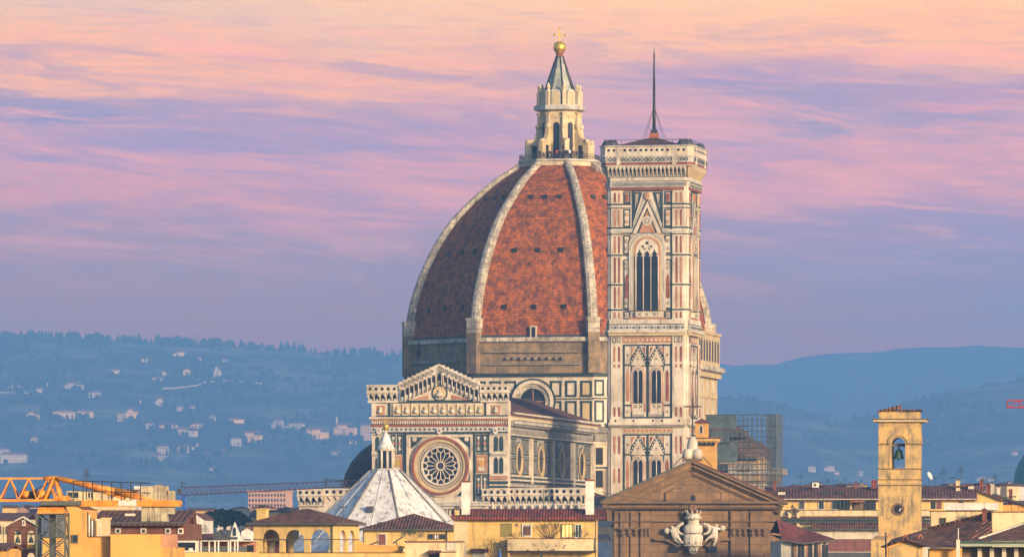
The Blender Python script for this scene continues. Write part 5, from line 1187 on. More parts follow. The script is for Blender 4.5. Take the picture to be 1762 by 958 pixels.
for k, (a, b, c, d) in enumerate(((633, 938, 650, 931), (650, 931, 655, 938), (676, 934, 694, 922), (676, 934, 683, 938))): 
    if k % 2 == 0:
        o = bpy.data.objects.new('sun_lounger' if k else 'folding_frame', None); C.objects.link(o); p = Vector(P_(a, b, 556)); q = Vector(P_(c, d, 556)); o.location = p
        m = MB(); m.tube((0, 0, 0), q - p, .07, timber, 5); m.tube((0, .5, 0), q - p + Vector((0, .5, 0)), .07, timber, 5); m.build('long_rail', o); m = MB(); e = Vector(P_(*((655, 938) if k == 0 else (683, 938)), 556)) - p; m.tube((q - p) * (1 if k == 0 else .3), e, .05, timber, 5); m.build('leg', o)
        set_props(o, 'weathered wooden frame leaning on the terrace by the curved parapet' if k == 0 else 'tilted brown board leaning up beside the leafy shrub', 'frame' if k == 0 else 'board')
        if k: o.name = 'leaning_board'
# --- yellow house with red roof
yf = frame_at(905, 565, 1.5)
yh = yf.root('house', 'yellow house with red tiled roof, two tall white chimneys and a stained balcony', 'house')
u_ = lambda px, v=0: yf.u(px, v); z_ = lambda py, v=0: yf.z(905, py, v)
m = MB(); m.box(u_(781), u_(1027), 0, 7, 0, z_(890), yel); m.box(u_(781), u_(805), -.12, 0, 0, z_(891), cream); m.frame(u_(814.5), u_(861), z_(928.5), z_(901.5), .05, -.03, 0, ochre, yel); m.box(u_(1007), u_(1027), -.06, 0, 0, z_(891), yel); m.build('wall', yh)
m = MB(); gable_roof(m, u_(777), u_(1043), -.75, 9, z_(889.5), z_(874.5), redroof, 'x', .22, .3); m.box(u_(778), u_(1042), -.7, -.55, z_(893.5), z_(889.8), timber); m.build('roof', yh)
for a, b, y0, y1, mt in ((794, 808.5, 829, 884, white), (1007.5, 1022, 827, 884, white)):
    m = MB(); x0, x1 = u_(a), u_(b); m.box(x0, x1, .2, .95, z_(y1 + 3), z_(y0), mt); m.box(x0 - .05, x1 + .05, .15, 1.0, z_(y0), z_(y0 - 2.2), redroof); m.prism([(x0 + .05, z_(y0 - 2.2)), (x1 - .05, z_(y0 - 2.2)), ((x0 + x1) / 2, z_(y0 - 4))], .2, .9, copper); m.build('chimney', yh)
m = MB(); m.box(u_(781.5), u_(790.5), .1, .6, z_(888), z_(877), cream); m.prism(arch_pts((u_(781) + u_(791)) / 2, z_(877), z_(869), u_(791) - u_(781)), .05, .65, timber); m.box(u_(783.5), u_(788.5), .02, .1, z_(886), z_(879), yel); m.build('chimney', yh)
m = MB(); m.box(u_(861.5), u_(881), -.05, 0, z_(922), z_(901), shade); m.box(u_(860.5), u_(882), -.1, 0, z_(901), z_(900), timber); m.build('window_blind', yh)
wo_ = window(yh, yf, 898, 900.5, 915, 922.5, 0, white, mat('dim_interior', (.20, .09, .05), (.06, .04, .05), 2.5), .1, bars=0)
m = MB()
for k in range(5): m.box(u_(899.5 + 3 * k), u_(901.2 + 3 * k), -.06, -.05, z_(905), z_(902), white)
m.build('curtain', wo_)
window(yh, yf, 966, 900.5, 986, 925, 0, timber, lampy, .07, bars=2)
window(yh, yf, 989, 901, 1001, 925, 0, white, glass, .08, bars=1)
for px in (889, 1012): m = MB(); m.frame(u_(px - 2.2), u_(px + 2.2), z_(904.5), z_(900.5), .05, -.05, 0, timber, grime); m.build('vent', yh)
m = MB(); zb = z_(926.5); x0, x1 = u_(874), u_(1027); m.box(x0, x1, -1.6, -1.4, z_(946.5), zb, cream); m.box(x0 - .05, x1 + .05, -1.66, -1.34, zb, zb + .06, redroof); m.box(x0, x1, -1.4, 0, z_(948), z_(946.6), timber); m.box(x0, x0 + .2, -1.4, 0, z_(946.5), zb, cream); m.box(x0 + .02, x1, -1.55, 0, z_(949), z_(948) - .003, slate)
m.box(u_(874), u_(878), -1.3, -.2, 0, z_(950), yel); m.box(u_(930), u_(934), -1.3, -1.1, 0, z_(950), slate); m.tube((x1 - .1, -1.7, 5), (x1 - .1, -1.7, z_(892)), .05, timber, 6)
m.build('balcony', yh)
r = random.Random(5)
for k in range(26):                                       # damp stains with a shape of their own on the balcony front
    m = MB(); cx_, cz_ = r.uniform(x0 + 1.5, x1 - .6), z_(947) + r.random() ** 1.6 * .75; m.prism([(cx_ + a * r.uniform(.5, 1), cz_ + b * r.uniform(.4, .9)) for a, b in circ(7, r.uniform(.04, .14))], -1.606, -1.6, timber); m.build('stain', yh)
m = MB()
for k in range(9): m.tube((u_(812) + k * .18, -.7, z_(948)), (u_(812) + k * .18, 0, z_(944.5)), .1, terra, 6)
m.box(u_(813), u_(838), -.1, 0, 0, z_(948), pale); m.build('tile_canopy', yh)
shrub('climbing_shrub', 'bare fan-shaped climber trained on the yellow wall between two windows', 'shrub', P_(946, 926, 564.6), 2.4, 1.7, 9, 11, 60, True)
shrub('potted_plant', 'green potted plant on the balcony in front of the white window', 'plant', P_(1000, 926, 564.0), 1.3, .8, 6, 12, 420)
shrub('potted_plant', 'spiky potted plant at the left end of the balcony', 'plant', P_(888, 927, 564.2), .9, .75, 7, 15, 120)
shrub('bare_shrub', 'tall bare twiggy shrub below the blank panel left of the balcony', 'shrub', P_(851, 962, 563.0), 1.9, 2.0, 7, 21, 80)
f_ = frame_at(860, 562); o = f_.root('garden_umbrella', 'closed blue garden umbrella standing left of the balcony', 'umbrella')
m = MB(); m.tube((0, 0, 13), (0, 0, f_.z(860, 943)), .03, white, 5); m.build('pole', o); m = MB(); zz = f_.z(860, 945); m.lathe([(.17, zz - 1.1), (.2, zz - .7), (.1, zz - .2), (.03, zz)], blues, 8); m.build('canopy', o)
# --- building with rounded corner right of the church
rf = frame_at(1392, 735, -4)
rb = rf.root('house', 'house with flared red tile roof and striped timber wall right of the church', 'house')
u_ = lambda px, v=0: rf.u(px, v); z_ = lambda py: rf.z(1392, py, 0)
m = MB(); m.box(u_(1345), u_(1424), .6, 12, 0, z_(930), pale)
for k in range(9): x = u_(1364) + k * .48; m.box(x, x + .16, .42, .6, 0, z_(932), cream if k % 2 else timber); m.box(x + .2, x + .4, .5, .6, z_(958), z_(936), dark if k % 3 else pinkm)
m.build('wall', rb)
m = MB(); e = [(u_(1344), -.2, z_(925)), (u_(1362), -.5, z_(930)), (u_(1382), -.6, z_(932.5)), (u_(1438), -.2, z_(927)), (u_(1438), 12, z_(927)), (u_(1344), 12, z_(915))]; r0, r1 = (u_(1344), 4.5, z_(893)), (u_(1352), 5.5, z_(893.5)); r2 = (u_(1400), 6.5, z_(910))
m.add(e + [r0, r1, r2], [(0, 1, 7, 6), (1, 2, 8, 7), (2, 3, 8), (3, 4, 8), (4, 5, 6, 7, 8)], redroof)
m.add([(x, y, z - .22) for x, y, z in e] + e, [(0, 1, 7, 6), (1, 2, 8, 7), (2, 3, 9, 8), (3, 4, 10, 9), (0, 1, 2, 3, 4, 5)], timber); m.build('roof', rb)
# --- long building with maroon roof
mf = frame_at(1440, 840, 2.0)
mb_ = mf.root('apartment_house', 'long house with maroon roof and stacked terraces behind the stucco bell tower', 'house')
u_ = lambda px, v=0: mf.u(px, v); z_ = lambda py: mf.z(1440, py, 0)
m = MB(); m.box(u_(1330), u_(1682), 3.0, 12, 0, z_(857), yel); m.box(u_(1343), u_(1600), 0, 3, 0, z_(888), cream); m.box(u_(1395), u_(1600), -1.5, 0, 0, z_(911), pale); m.box(u_(1600), u_(1700), 0, 3, 0, z_(880), yel); m.build('wall', mb_)
m = MB(); gable_roof(m, u_(1316), u_(1686), 2.2, 15, z_(857), z_(836), maroon, 'x', .25, .45); m.box(u_(1316), u_(1686), 2.1, 2.35, z_(858.5), z_(857.2), pale); m.build('roof', mb_)
m = MB(); m.box(u_(1343), u_(1443), -.15, .15, z_(887), z_(877.5), cream); m.box(u_(1446), u_(1600), -.15, .15, z_(887), z_(877.5), cream); m.box(u_(1342), u_(1600), -.22, .2, z_(877.5), z_(876.5), slate); m.build('terrace_parapet', mb_)
m = MB(); x0, x1 = u_(1343), u_(1600)
m.add([(x0, -.3, z_(888)), (x1, -.3, z_(888)), (x1, -1.6, z_(892.5)), (x0, -1.6, z_(892.5))], [(0, 1, 2, 3)], maroon); m.box(x0, x1, -1.7, -.3, z_(894.5), z_(893), bronze); m.box(x0, x1, -1.2, 0, z_(899), z_(894.6), slate)
m.add([(u_(1395), -1.2, z_(900)), (x1, -1.2, z_(900)), (x1, -2.6, z_(909)), (u_(1395), -2.6, z_(909))], [(0, 1, 2, 3)], terra); m.box(u_(1395), x1, -2.6, -1.5, z_(911), z_(909.3), timber); m.build('lower_roof', mb_)
for a, b, pn in ((1374, 1385, slate), (1408, 1418, glass), (1431, 1443, glass)): window(mb_, mf, a, 861, b, 876, 3.0, white, pn, .06, bars=0)
m = MB()
for k in range(16): m.box(u_(1373) + k * .28, u_(1373) + k * .28 + .16, 2.3, 2.9, z_(861), z_(859), white if k % 2 else timber)
m.build('awning', mb_)
m = MB(); m.box(u_(1443), u_(1508), 2.8, 3.0, z_(876), z_(859), dark); m.box(u_(1462), u_(1488), .6, 2.9, z_(863), z_(861.3), copper); m.box(u_(1469), u_(1486), 2.3, 2.75, z_(876), z_(864), pietrad); m.box(u_(1463), u_(1467), 2.5, 2.78, z_(876), z_(863), yel)
for px in (1446, 1453, 1459, 1489, 1497): m.tube((u_(px), .6, z_(877)), (u_(px), .6, z_(859)), .06, bronze if px < 1460 else irn, 5)
m.build('pergola', mb_)
for k in range(6): m = MB(); a = 1425 + k * 15.3; m.box(u_(a), u_(a + 14.4), -1.62, -1.5, z_(948), z_(927), panel); m.build('shutter_panel', mb_)
m = MB(); m.box(u_(1420), u_(1516), -1.8, -1.5, 0, z_(949.5), slate); m.box(u_(1420), u_(1516), -1.7, -1.5, z_(926.8), z_(925), pale); m.build('loading_sill', mb_)
chimney(mb_, mf, 1356, 1361, 880, 895, -.9, cream, pietrad, False); chimney(mb_, mf, 1371, 1376, 880, 895, -.9, cream, pietrad, False)
m = MB(); m.ring((u_(1355.5) + u_(1376.5)) / 2, z_(881.5), .38, .66, -1.0, -.4, timber, 10, 0, math.pi); m.lathe([(.25, z_(873)), (.02, z_(867))], timber, 4, ((u_(1355.5) + u_(1376.5)) / 2 - .2, -.7)); m.build('chimney_arch', mb_)
m = MB(); m.lathe([(.55, z_(850) - .3), (.55, z_(847.5)), (.02, z_(844))], terra, 4, (u_(1389), 5), R(45)); m.build('dormer', mb_)
for px in (1506, 1674): m = MB(); m.box(u_(px - 5), u_(px + 5), 6, 7.2, z_(840), z_(824 if px < 1600 else 833), redroof if px < 1600 else pale); m.build('roof_hatch', mb_)
f_ = frame_at(1404, 846); o = f_.root('air_conditioner', 'white air conditioning unit on the ridge of the long maroon roof', 'air conditioner'); m = MB(); m.box(-.52, .42, 0, .4, f_.z(1404, 838), f_.z(1404, 829.5), white); m.build('casing', o); m = MB(); m.ring(-.12, f_.z(1404, 833.5), .04, .19, -.03, 0, slate, 14); m.prism([(-.12 + a, f_.z(1404, 833.5) + b) for a, b in circ(12, .16)], -.015, 0, dark); m.build('fan', o)
antenna('thin antenna with a pale crossbar on the maroon roof near the church', 1377, 818, 838, 848, 1)
antenna('thin twiggy aerial on the maroon roof right of the air conditioning unit', 1424, 823, 838, 848, 0)
antenna('white satellite dish on a mast just right of the stucco bell tower', 1598, 812, 836, 848, 2)
antenna('tall lone aerial on the maroon roof right of the bell tower, shorter crossbars', 1624, 804, 836, 848, 0)
antenna('tallest aerial in the roof cluster furthest from the stucco bell tower', 1653, 801, 836, 850, 0)
antenna('short aerial between the satellite dish and the lone tall aerial', 1609, 820, 838, 849, 1)
antenna('short aerial with white tips between the two tall aerials', 1638, 820, 838, 849, 1)
# --- roofs at the lower right
qf = frame_at(1655, 450, 3)
qh = qf.root('house', 'cream house with a broad dark ribbed tile roof right of the stucco bell tower', 'house')
u_ = lambda px, v=0: qf.u(px, v); z_ = lambda py, v=0: qf.z(1655, py, v)
m = MB(); m.box(u_(1599), u_(1655), -1, 6, 0, z_(943), ochre); m.box(u_(1604), u_(1709), 6, 10, 0, z_(878), cream); m.box(u_(1709), u_(1800), 4, 12, 0, z_(880), cream); m.build('wall', qh)
m = MB(); m.add([(u_(1524), -1.5, z_(937)), (u_(1600), -1.8, z_(941)), (u_(1656), -1.8, z_(941)), (u_(1709), 1.5, z_(918)), (u_(1709), 5.9, z_(880)), (u_(1600), 5.9, z_(908)), (u_(1536), 4.5, z_(926))], [(0, 1, 5, 6), (1, 2, 3, 4, 5)], terra); m.add([(u_(1600), -1.82, z_(942.5)), (u_(1656), -1.82, z_(942.5)), (u_(1656), -1.8, z_(941) - .01), (u_(1600), -1.8, z_(941) - .01)], [(0, 1, 2, 3)], timber)
m.tube((u_(1600), 5.8, z_(908)), (u_(1709), 5.8, z_(880)), .12, terra, 6); m.build('roof', qh)
m = MB(); m.box(u_(1603), u_(1712), 5.9, 10.2, z_(878), z_(876.5), terra); m.box(u_(1707), u_(1802), 3.9, 12.2, z_(880), z_(878.5), terra); m.build('coping', qh)
m = MB(); m.box(u_(1644.5), u_(1651), -2.2, -1.9, 0, z_(928), pale); m.tube((u_(1648), -2.0, z_(928)), (u_(1648), -2.0, z_(908)), .04, white, 5); m.build('downpipe', qh)
gf2 = frame_at(1557, 425, 2)
gh = gf2.root('house', 'small yellow gabled house in front of the base of the stucco bell tower', 'house')
u_ = lambda px, v=0: gf2.u(px, v); z_ = lambda py, v=0: gf2.z(1557, py, v)
m = MB(); m.prism([(u_(1526), 0), (u_(1588), 0), (u_(1588), z_(939)), (u_(1558), z_(928.5)), (u_(1526), z_(939))], 0, 5, ochre); m.prism([(u_(1530), 0), (u_(1586), 0), (u_(1586), z_(942)), (u_(1558), z_(932)), (u_(1530), z_(942))], -.05, 0, towerm); m.build('wall', gh)
m = MB(); m.prism([(u_(1519), z_(941)), (u_(1558), z_(928.5)), (u_(1592), z_(940)), (u_(1592), z_(938)), (u_(1558), z_(926)), (u_(1519), z_(939))], -.5, 5.2, terra)
for k in range(9): a = k / 8; m.tube((u_(1521 + 37 * a), -.55, z_(939.5 - 12.5 * a)), (u_(1521 + 37 * a), 5, z_(939.5 - 12.5 * a)), .08, terra, 6); m.tube((u_(1592 - 34 * a), -.55, z_(938.5 - 11.5 * a)), (u_(1592 - 34 * a), 5, z_(938.5 - 11.5 * a)), .08, terra, 6)
m.build('roof', gh)
m = MB(); m.tube((u_(1524), -.4, 6), (u_(1524), -.4, z_(915)), .06, irn, 6); m.build('stovepipe', gh)
for px in (1530, 1559, 1585): m = MB(); m.ring(u_(px), z_(926), .1, .15, 1, 1.08, copper, 12, 0, math.pi, 2.2); m.build('roof_hook', gh)
nf_ = frame_at(1725, 400, 5)
nh = nf_.root('house', 'house with pale green gutter and dark colonnade at the lower right corner', 'house')
u_ = lambda px, v=0: nf_.u(px, v); z_ = lambda py, v=0: nf_.z(1725, py, v)
m = MB(); m.box(u_(1655), u_(1800), 1, 9, 0, z_(940), pietrad)
for k in range(7): m.box(u_(1682 + 21 * k), u_(1689 + 21 * k), .5, 1, 0, z_(942), pale)
m.box(u_(1655), u_(1800), .9, 1, z_(944), z_(940), dark); m.build('wall', nh)
m = MB(); m.add([(u_(1660), -.4, z_(930)), (u_(1800), -.4, z_(930)), (u_(1800), 7, z_(888)), (u_(1762), 7, z_(899)), (u_(1684), 1.5, z_(926))], [(0, 1, 2, 3, 4)], terra); m.tube((u_(1684), 1.5, z_(926)), (u_(1762), 7, z_(899)), .1, pale, 6); m.tube((u_(1762), 7, z_(899)), (u_(1800), 7, z_(888)), .1, pale, 6); m.build('roof', nh)
m = MB(); m.box(u_(1653), u_(1800), -.75, -.4, z_(933.5), z_(930.5), bronze); m.box(u_(1653), u_(1800), -.6, .5, z_(939), z_(933.6), mat('verdigris_gutter', (.35, .42, .33), (.28, .33, .27), .5)); m.build('gutter', nh)
# --- far right roofs
ff = frame_at(1720, 700, 4); fh = ff.root('house', 'jumble of small yellow gabled roofs with chimneys left of the green dome', 'house')
u_ = lambda px, v=0: ff.u(px, v); z_ = lambda py, v=0: ff.z(1720, py, v)
m = MB(); m.prism([(u_(1681), 0), (u_(1726), 0), (u_(1726), z_(862)), (u_(1684), z_(844)), (u_(1681), z_(845))], 0, 8, yel); m.box(u_(1718), u_(1775), 2, 12, 0, z_(868), ochre); m.box(u_(1625), u_(1718), -1.6, -1.3, z_(877), z_(865), white); m.box(u_(1627), u_(1716), -1.3, 0, 0, z_(876), cream); m.build('wall', fh)
m = MB(); m.prism([(u_(1679), z_(843)), (u_(1728), z_(862)), (u_(1728), z_(859)), (u_(1679), z_(840))], -.5, 9, maroon); m.prism([(u_(1712), z_(852)), (u_(1780), z_(874)), (u_(1780), z_(871)), (u_(1712), z_(848))], 1.5, 12, slate); m.prism([(u_(1640), z_(838)), (u_(1690), z_(832)), (u_(1690), z_(829.5)), (u_(1640), z_(835.5))], 3, 9, terra); m.build('roof', fh)
for px, y0, y1 in ((1686, 826, 838), (1698, 836, 852), (1705, 832, 856), (1715, 838, 858), (1736, 842, 862)): chimney(fh, ff, px, px + 6, y0, y1, 2.2, pale if px % 2 else redroof, redroof)
# teal dome
df = frame_at(1796, 1900, 0); dm = df.root('domed_building', 'green copper dome on a pale drum at the right edge of the frame', 'dome')
z_ = lambda py: df.z(1796, py); r_ = 9.3
m = MB(); m.lathe([(r_ + .2, 0), (r_ + .2, z_(838))], pale, 24); m.lathe([(r_ + .7, z_(838)), (r_ + .7, z_(834.5))], marble2, 24)
for k in range(24): a = 2 * math.pi * (k + .5) / 24; m.tube(((r_ + .25) * math.sin(a), -(r_ + .25) * math.cos(a), z_(872)), ((r_ + .25) * math.sin(a), -(r_ + .25) * math.cos(a), z_(846)), .5, slate, 6)
m.build('drum', dm)
m = MB(); m.lathe([(r_ * math.cos(math.pi / 2 * k / 12) + .01, z_(834.5) + 12.3 * math.sin(math.pi / 2 * k / 12)) for k in range(13)], teal, 32, smooth=True); m.build('dome_shell', dm)

for lab, px, y0, y1, Y, k in (('aerial standing behind the orange crane, tall and thin with short bars', 149, 806, 840, 474, 0), ('aerial on the hipped roof of the low yellow house, left one', 653, 897, 912, 655, 1), ('aerial on the hipped roof of the low yellow house, right one beside the shrub', 697, 888, 912, 654, 0), ('spindly aerial on the red tiled roof between its two white chimneys', 935, 842, 884, 567, 0),
        ('aerial at the far right end of the red tiled roof', 1033, 858, 886, 567, 1), ('aerial on the arched loggia roof near its right end', 590, 870, 893, 603, 1), ('aerial rising over the glazed veranda', 353, 902, 932, 501, 0), ('aerial on the cream wall above the dark ribbed tile roof', 1740, 852, 880, 455, 1), ('aerial beside the chimneys left of the green dome', 1712, 815, 846, 702, 0), ('tiny aerial between the chimneys left of the green dome', 1693, 822, 842, 702, 1), ('aerial on the dark roof behind the crane counterweights', 290, 848, 880, 473, 0), ('aerial left of the brick bell gable', 6, 905, 936, 456, 0)):
    antenna(lab, px, y0, y1, Y, k)
chimney(qh, qf, 1690, 1698, 876, 895, 4, brick, terra, False); chimney(mb_, mf, 1530, 1537, 827, 842, 6, pale, terra); chimney(mb_, mf, 1330, 1336, 828, 842, 6, brick, terra); chimney(mb_, mf, 1470, 1475, 830, 842, 7, brick, terra); chimney(mb_, mf, 1645, 1652, 826, 842, 6, cream, terra)
for px in (1345, 1420, 1448, 1555): m = MB(); x = mf.u(px, 5); m.box(x - .5, x + .5, 4.2, 4.5, mf.z(1440, 851, 4), mf.z(1440, 846, 4), pale if px % 2 else glass); m.build('skylight', mb_)
for px in (660, 720): m = MB(); x = hf.u(px, 0); m.box(x - .3, x + .3, 1.4, 1.6, hz_(901), hz_(897), glass); m.build('skylight', ho_)
def cable(label, p, q, sag, r_=.02):
    m = MB(); n = 14; p, q = Vector(p), Vector(q); c = [p.lerp(q, k / n) - Vector((0, 0, sag * 4 * (k / n) * (1 - k / n))) for k in range(n + 1)]
    for a, b in zip(c, c[1:]): m.tube(a, b, r_, irn, 4)
    o = m.build('overhead_cable'); set_props(o, label, 'cable')
cable('thin overhead cable sagging across the church front from the yellow house', P_(1028, 845, 566), P_(1340, 872, 748), .5, .022)
cable('thin cable running from the loggia roof to the yellow house', P_(620, 903, 598), P_(782, 893, 566), .5)
window(qh, qf, 1618, 890, 1628, 900, 6, timber, glass, .06, bars=1); window(qh, qf, 1660, 884, 1668, 892, 6, timber, glass, .06, bars=1) if False else None
for px in (1602, 1612, 1650): m = MB(); m.box(mf.u(px, 3), mf.u(px + 8, 3), 2.92, 3.0, mf.z(1440, 875, 3), mf.z(1440, 862, 3), glass if px != 1612 else panel); m.build('window', mb_)
# ------------------------------------------------------------------ left side: cranes and houses
of = frame_at(90.5, 330, 3)
oc_ = of.root('tower_crane', 'orange tower crane with grey lattice mast and stained concrete counterweights', 'crane')
u_ = lambda px: of.u(px, 0); z_ = lambda py: of.z(90, py, 0)
hwm = (u_(115) - u_(66)) / 2; xm = (u_(115) + u_(66)) / 2
m = MB()
for sx_ in (-1, 1):
    for sy_ in (-1, 1): m.box(xm + sx_ * hwm - .05, xm + sx_ * hwm + .05, sy_ * hwm - .05, sy_ * hwm + .05, 0, z_(882), steel)
zz = z_(884)
while zz > 1:
    z1 = zz - 1.22
    for sy_ in (-1, 1):
        m.tube((xm - hwm, sy_ * hwm, zz), (xm + hwm, sy_ * hwm, zz), .04, steel, 5); m.tube((xm - hwm, sy_ * hwm, zz), (xm + hwm, sy_ * hwm, z1), .035, steel, 5); m.tube((xm + hwm, sy_ * hwm, zz), (xm - hwm, sy_ * hwm, z1), .035, steel, 5)
    for sx_ in (-1, 1): m.tube((xm + sx_ * hwm, -hwm, zz), (xm + sx_ * hwm, hwm, zz), .04, steel, 5); m.tube((xm + sx_ * hwm, -hwm, zz), (xm + sx_ * hwm, hwm, z1), .035, steel, 5)
    zz = z1
m.box(xm - .16, xm + .16, -.16, .16, 0, z_(884), steel); m.build('mast', oc_)
m = MB(); m.plan([(xm + a, b) for a, b in circ(4, hwm * 1.45, math.pi / 4)], z_(884), z_(872), orange, [(xm + a, b) for a, b in circ(4, hwm * 1.2, math.pi / 4)]); m.lathe([(.72, z_(872)), (.72, z_(869))], irn, 20, (xm, 0)); m.build('slewing_ring', oc_)
m = MB(); xj0, xj1 = u_(-160), u_(98); zt, zb = z_(822.5), z_(860.5); wj = .55
for y in (-wj, wj): m.box(xj0, xj1, y - .06, y + .06, zb - .07, zb + .07, orange)
m.box(xj0, xj1 + .1, -.07, .07, zt - .05, zt + .05, orange)
n = 8; L_ = (xj1 - xj0) / n
for k in range(n):
    x = xj0 + k * L_
    for y in (-wj, wj): m.tube((x, y, zb), (x + L_ / 2, 0, zt), .045, orange, 5); m.tube((x + L_, y, zb), (x + L_ / 2, 0, zt), .045, orange, 5)
    m.tube((x, -wj, zb), (x, wj, zb), .03, orange, 4); m.tube((x, -wj, zb), (x + L_, wj, zb), .025, orange, 4)
m.build('jib', oc_)
m = MB()
for y in (-.45, .45):
    m.tube((u_(78), y, zb), (u_(93), y * .3, zt), .1, orange, 6); m.tube((u_(106), y, zb), (u_(95), y * .3, zt), .12, orange, 6)
m.tube((u_(76), 0, zt), (u_(104), 0, zt - .02), .13, orange, 8); m.box(u_(94), u_(120), -.5, .5, z_(861), z_(853), orange); m.build('tower_head', oc_)
m = MB()
for y in (-.3, .3): m.box(u_(100), u_(101), y - .05, y + .05, zt - .1, zt, orange); m.tube((u_(100), y, zt), (u_(200), y, z_(845)), .14, orange, 6, .2); m.tube((u_(200), y, z_(845)), (u_(270), y, z_(861)), .24, orange, 6, .14); m.tube((u_(150), y, z_(836)), (u_(215), y, z_(856)), .12, orange, 6)
m.build('counter_stay', oc_)
m = MB(); y0 = .55
for y in (-y0, y0): m.box(u_(112), u_(311), y - .09, y + .09, z_(871), z_(860.5), orange)
m.box(u_(112), u_(311), -y0 + .09, y0 - .09, z_(869), z_(867), steel); m.box(u_(206), u_(237), -y0 - .11, -y0 - .09, z_(870), z_(860.8), white); m.box(u_(74), u_(143), -1.0, 1.0, z_(869), z_(861.5), steel)
m.build('counter_jib', oc_)
m = MB()
for k in range(8):
    x = u_(130) + k * (u_(245) - u_(130)) / 7; m.tube((x, -.9, z_(861)), (x, -.9, z_(827 + .4 * k)), .03, irn, 4)
for py in (827, 844): m.tube((u_(130), -.9, z_(py)), (u_(262), -.9, z_(py + 4)), .025, irn, 4)
m.build('railing', oc_)
for k in range(5):
    m = MB(); x = u_(245) + k * .345; mt = concrete
    m.box(x, x + .33, -.42, .42, z_(896.5 if k < 4 else 884), z_(836 - (2 if k == 2 else 0) + (8 if k == 4 else 0)), mt); m.build('counterweight', oc_)
m = MB(); m.T = TZ(0); m.tube((u_(35), 0, z_(850)), (u_(52), 0, z_(850)), .2, orange, 10); m.tube((u_(62), -.3, z_(851)), (u_(62), .3, z_(851)), .3, irn, 14); m.tube((u_(72), -.35, z_(849)), (u_(72), .35, z_(849)), .24, orange, 12); m.box(u_(34), u_(78), -.35, .35, z_(860), z_(857), irn); m.build('winch', oc_)
m = MB()
for z0 in range(40): m.tube((xm + hwm * .35, -hwm - .02, z_(958) + z0 * .12 - 2.4), (xm + hwm * .75, -hwm - .02, z_(958) + z0 * .12 - 2.4), .014, irn, 4)
m.build('ladder', oc_)
m = MB(); m.tube((u_(40), 0, z_(852)), (u_(98), 0, z_(824)), .02, irn, 4); m.tube((u_(-160), .1, zb + .12), (u_(60), .1, zb + .12), .018, irn, 4); m.tube((u_(104), .2, z_(824)), (u_(240), .2, z_(858)), .018, irn, 4); m.build('hoist_rope', oc_)
# far red lattice crane on a blue mast
rf2 = frame_at(315, 960, 0); rc = rf2.root('tower_crane', 'dull red lattice crane jib on a blue mast left of the white pyramid roof', 'crane')
z_ = lambda py: rf2.z(315, py, 0); u_ = lambda px: rf2.u(px, 0)
m = MB(); h_ = .42
for sx_ in (-1, 1):
    for sy_ in (-1, 1): m.box(sx_ * h_ - .12, sx_ * h_ + .12, sy_ * h_ - .12, sy_ * h_ + .12, 0, z_(852), blues)
for k in range(24): z0, z1 = z_(852) - k, z_(852) - k - 1; m.tube((-h_, -h_, z0), (h_, -h_, z1), .09, blues, 4); m.tube((h_, h_, z0), (-h_, h_, z1), .09, blues, 4); m.tube((-h_, -h_, z0), (h_, -h_, z0), .09, blues, 4)
m.build('mast', rc)
m = MB(); n = 34; x0, x1 = u_(313), u_(600)
top = lambda t: z_(838) + (z_(827) - z_(838)) * t; bot = lambda t: z_(851.5) + (z_(837) - z_(851.5)) * t
for k in range(n):
    a, b = k / n, (k + 1) / n; xa, xb = x0 + (x1 - x0) * a, x0 + (x1 - x0) * b
    for y in (-.5, .5): m.tube((xa, y, bot(a)), (xb, y, bot(b)), .07, reds, 4); m.tube((xa, y, bot(a)), ((xa + xb) / 2, 0, top((a + b) / 2)), .045, reds, 4); m.tube((xb, y, bot(b)), ((xa + xb) / 2, 0, top((a + b) / 2)), .045, reds, 4)
    m.tube((xa, 0, top(a)), (xb, 0, top(b)), .07, reds, 4)
m.build('jib', rc)
m = MB()
for px in (561, 588):
    for y in (-.6, .6): m.tube((u_(px), y, z_(838)), (u_(px), y, z_(824.5)), .07, irn, 4)
for y in (-.6, .6): m.tube((u_(558), y, z_(824.5)), (u_(618), y, z_(826.5)), .06, irn, 4); m.tube((u_(588), y, z_(824.5)), (u_(604), y, z_(838)), .05, irn, 4); m.tube((u_(561), y, z_(838)), (u_(604), y, z_(838)), .05, irn, 4)
m.build('cage', rc)
m = MB(); m.box(u_(305), u_(312), -.5, .5, z_(851), z_(840), irn); m.tube((u_(313), 0, z_(838)), (u_(314), 0, z_(829)), .08, irn, 4); m.tube((u_(309), 0, z_(829)), (u_(320), 0, z_(830.5)), .05, irn, 4); m.build('cabin', rc)
# crane tip at the right edge
rf3 = frame_at(1800, 900, 0); r3 = rf3.root('tower_crane', 'bright red tip of a crane jib at the right edge above the green dome', 'crane')
z_ = lambda py: rf3.z(1800, py, 0); u_ = lambda px: rf3.u(px, 0); brr = mat('bright_red_steel', (.5, .05, .06), (.42, .05, .06), 1, .5)
m = MB(); n = 12; x0, x1 = u_(1733), u_(2000)
for k in range(n):
    xa, xb = x0 + (x1 - x0) * k / n, x0 + (x1 - x0) * (k + 1) / n
    for zq in (z_(700.5), z_(689)):
        for y in (-.5, .5): m.tube((xa, y, zq), (xb, y, zq), .10, brr, 4)
    for y in (-.5, .5): m.tube((xa, y, z_(700.5)), (xb, y, z_(689)), .06, brr, 4); m.tube((xa, y, z_(700.5)), (xa, y, z_(689)), .06, brr, 4)
m.build('jib', r3); m = MB(); m.box(u_(1990), u_(2006), -.8, .8, 0, z_(680), brr); m.build('mast', r3)
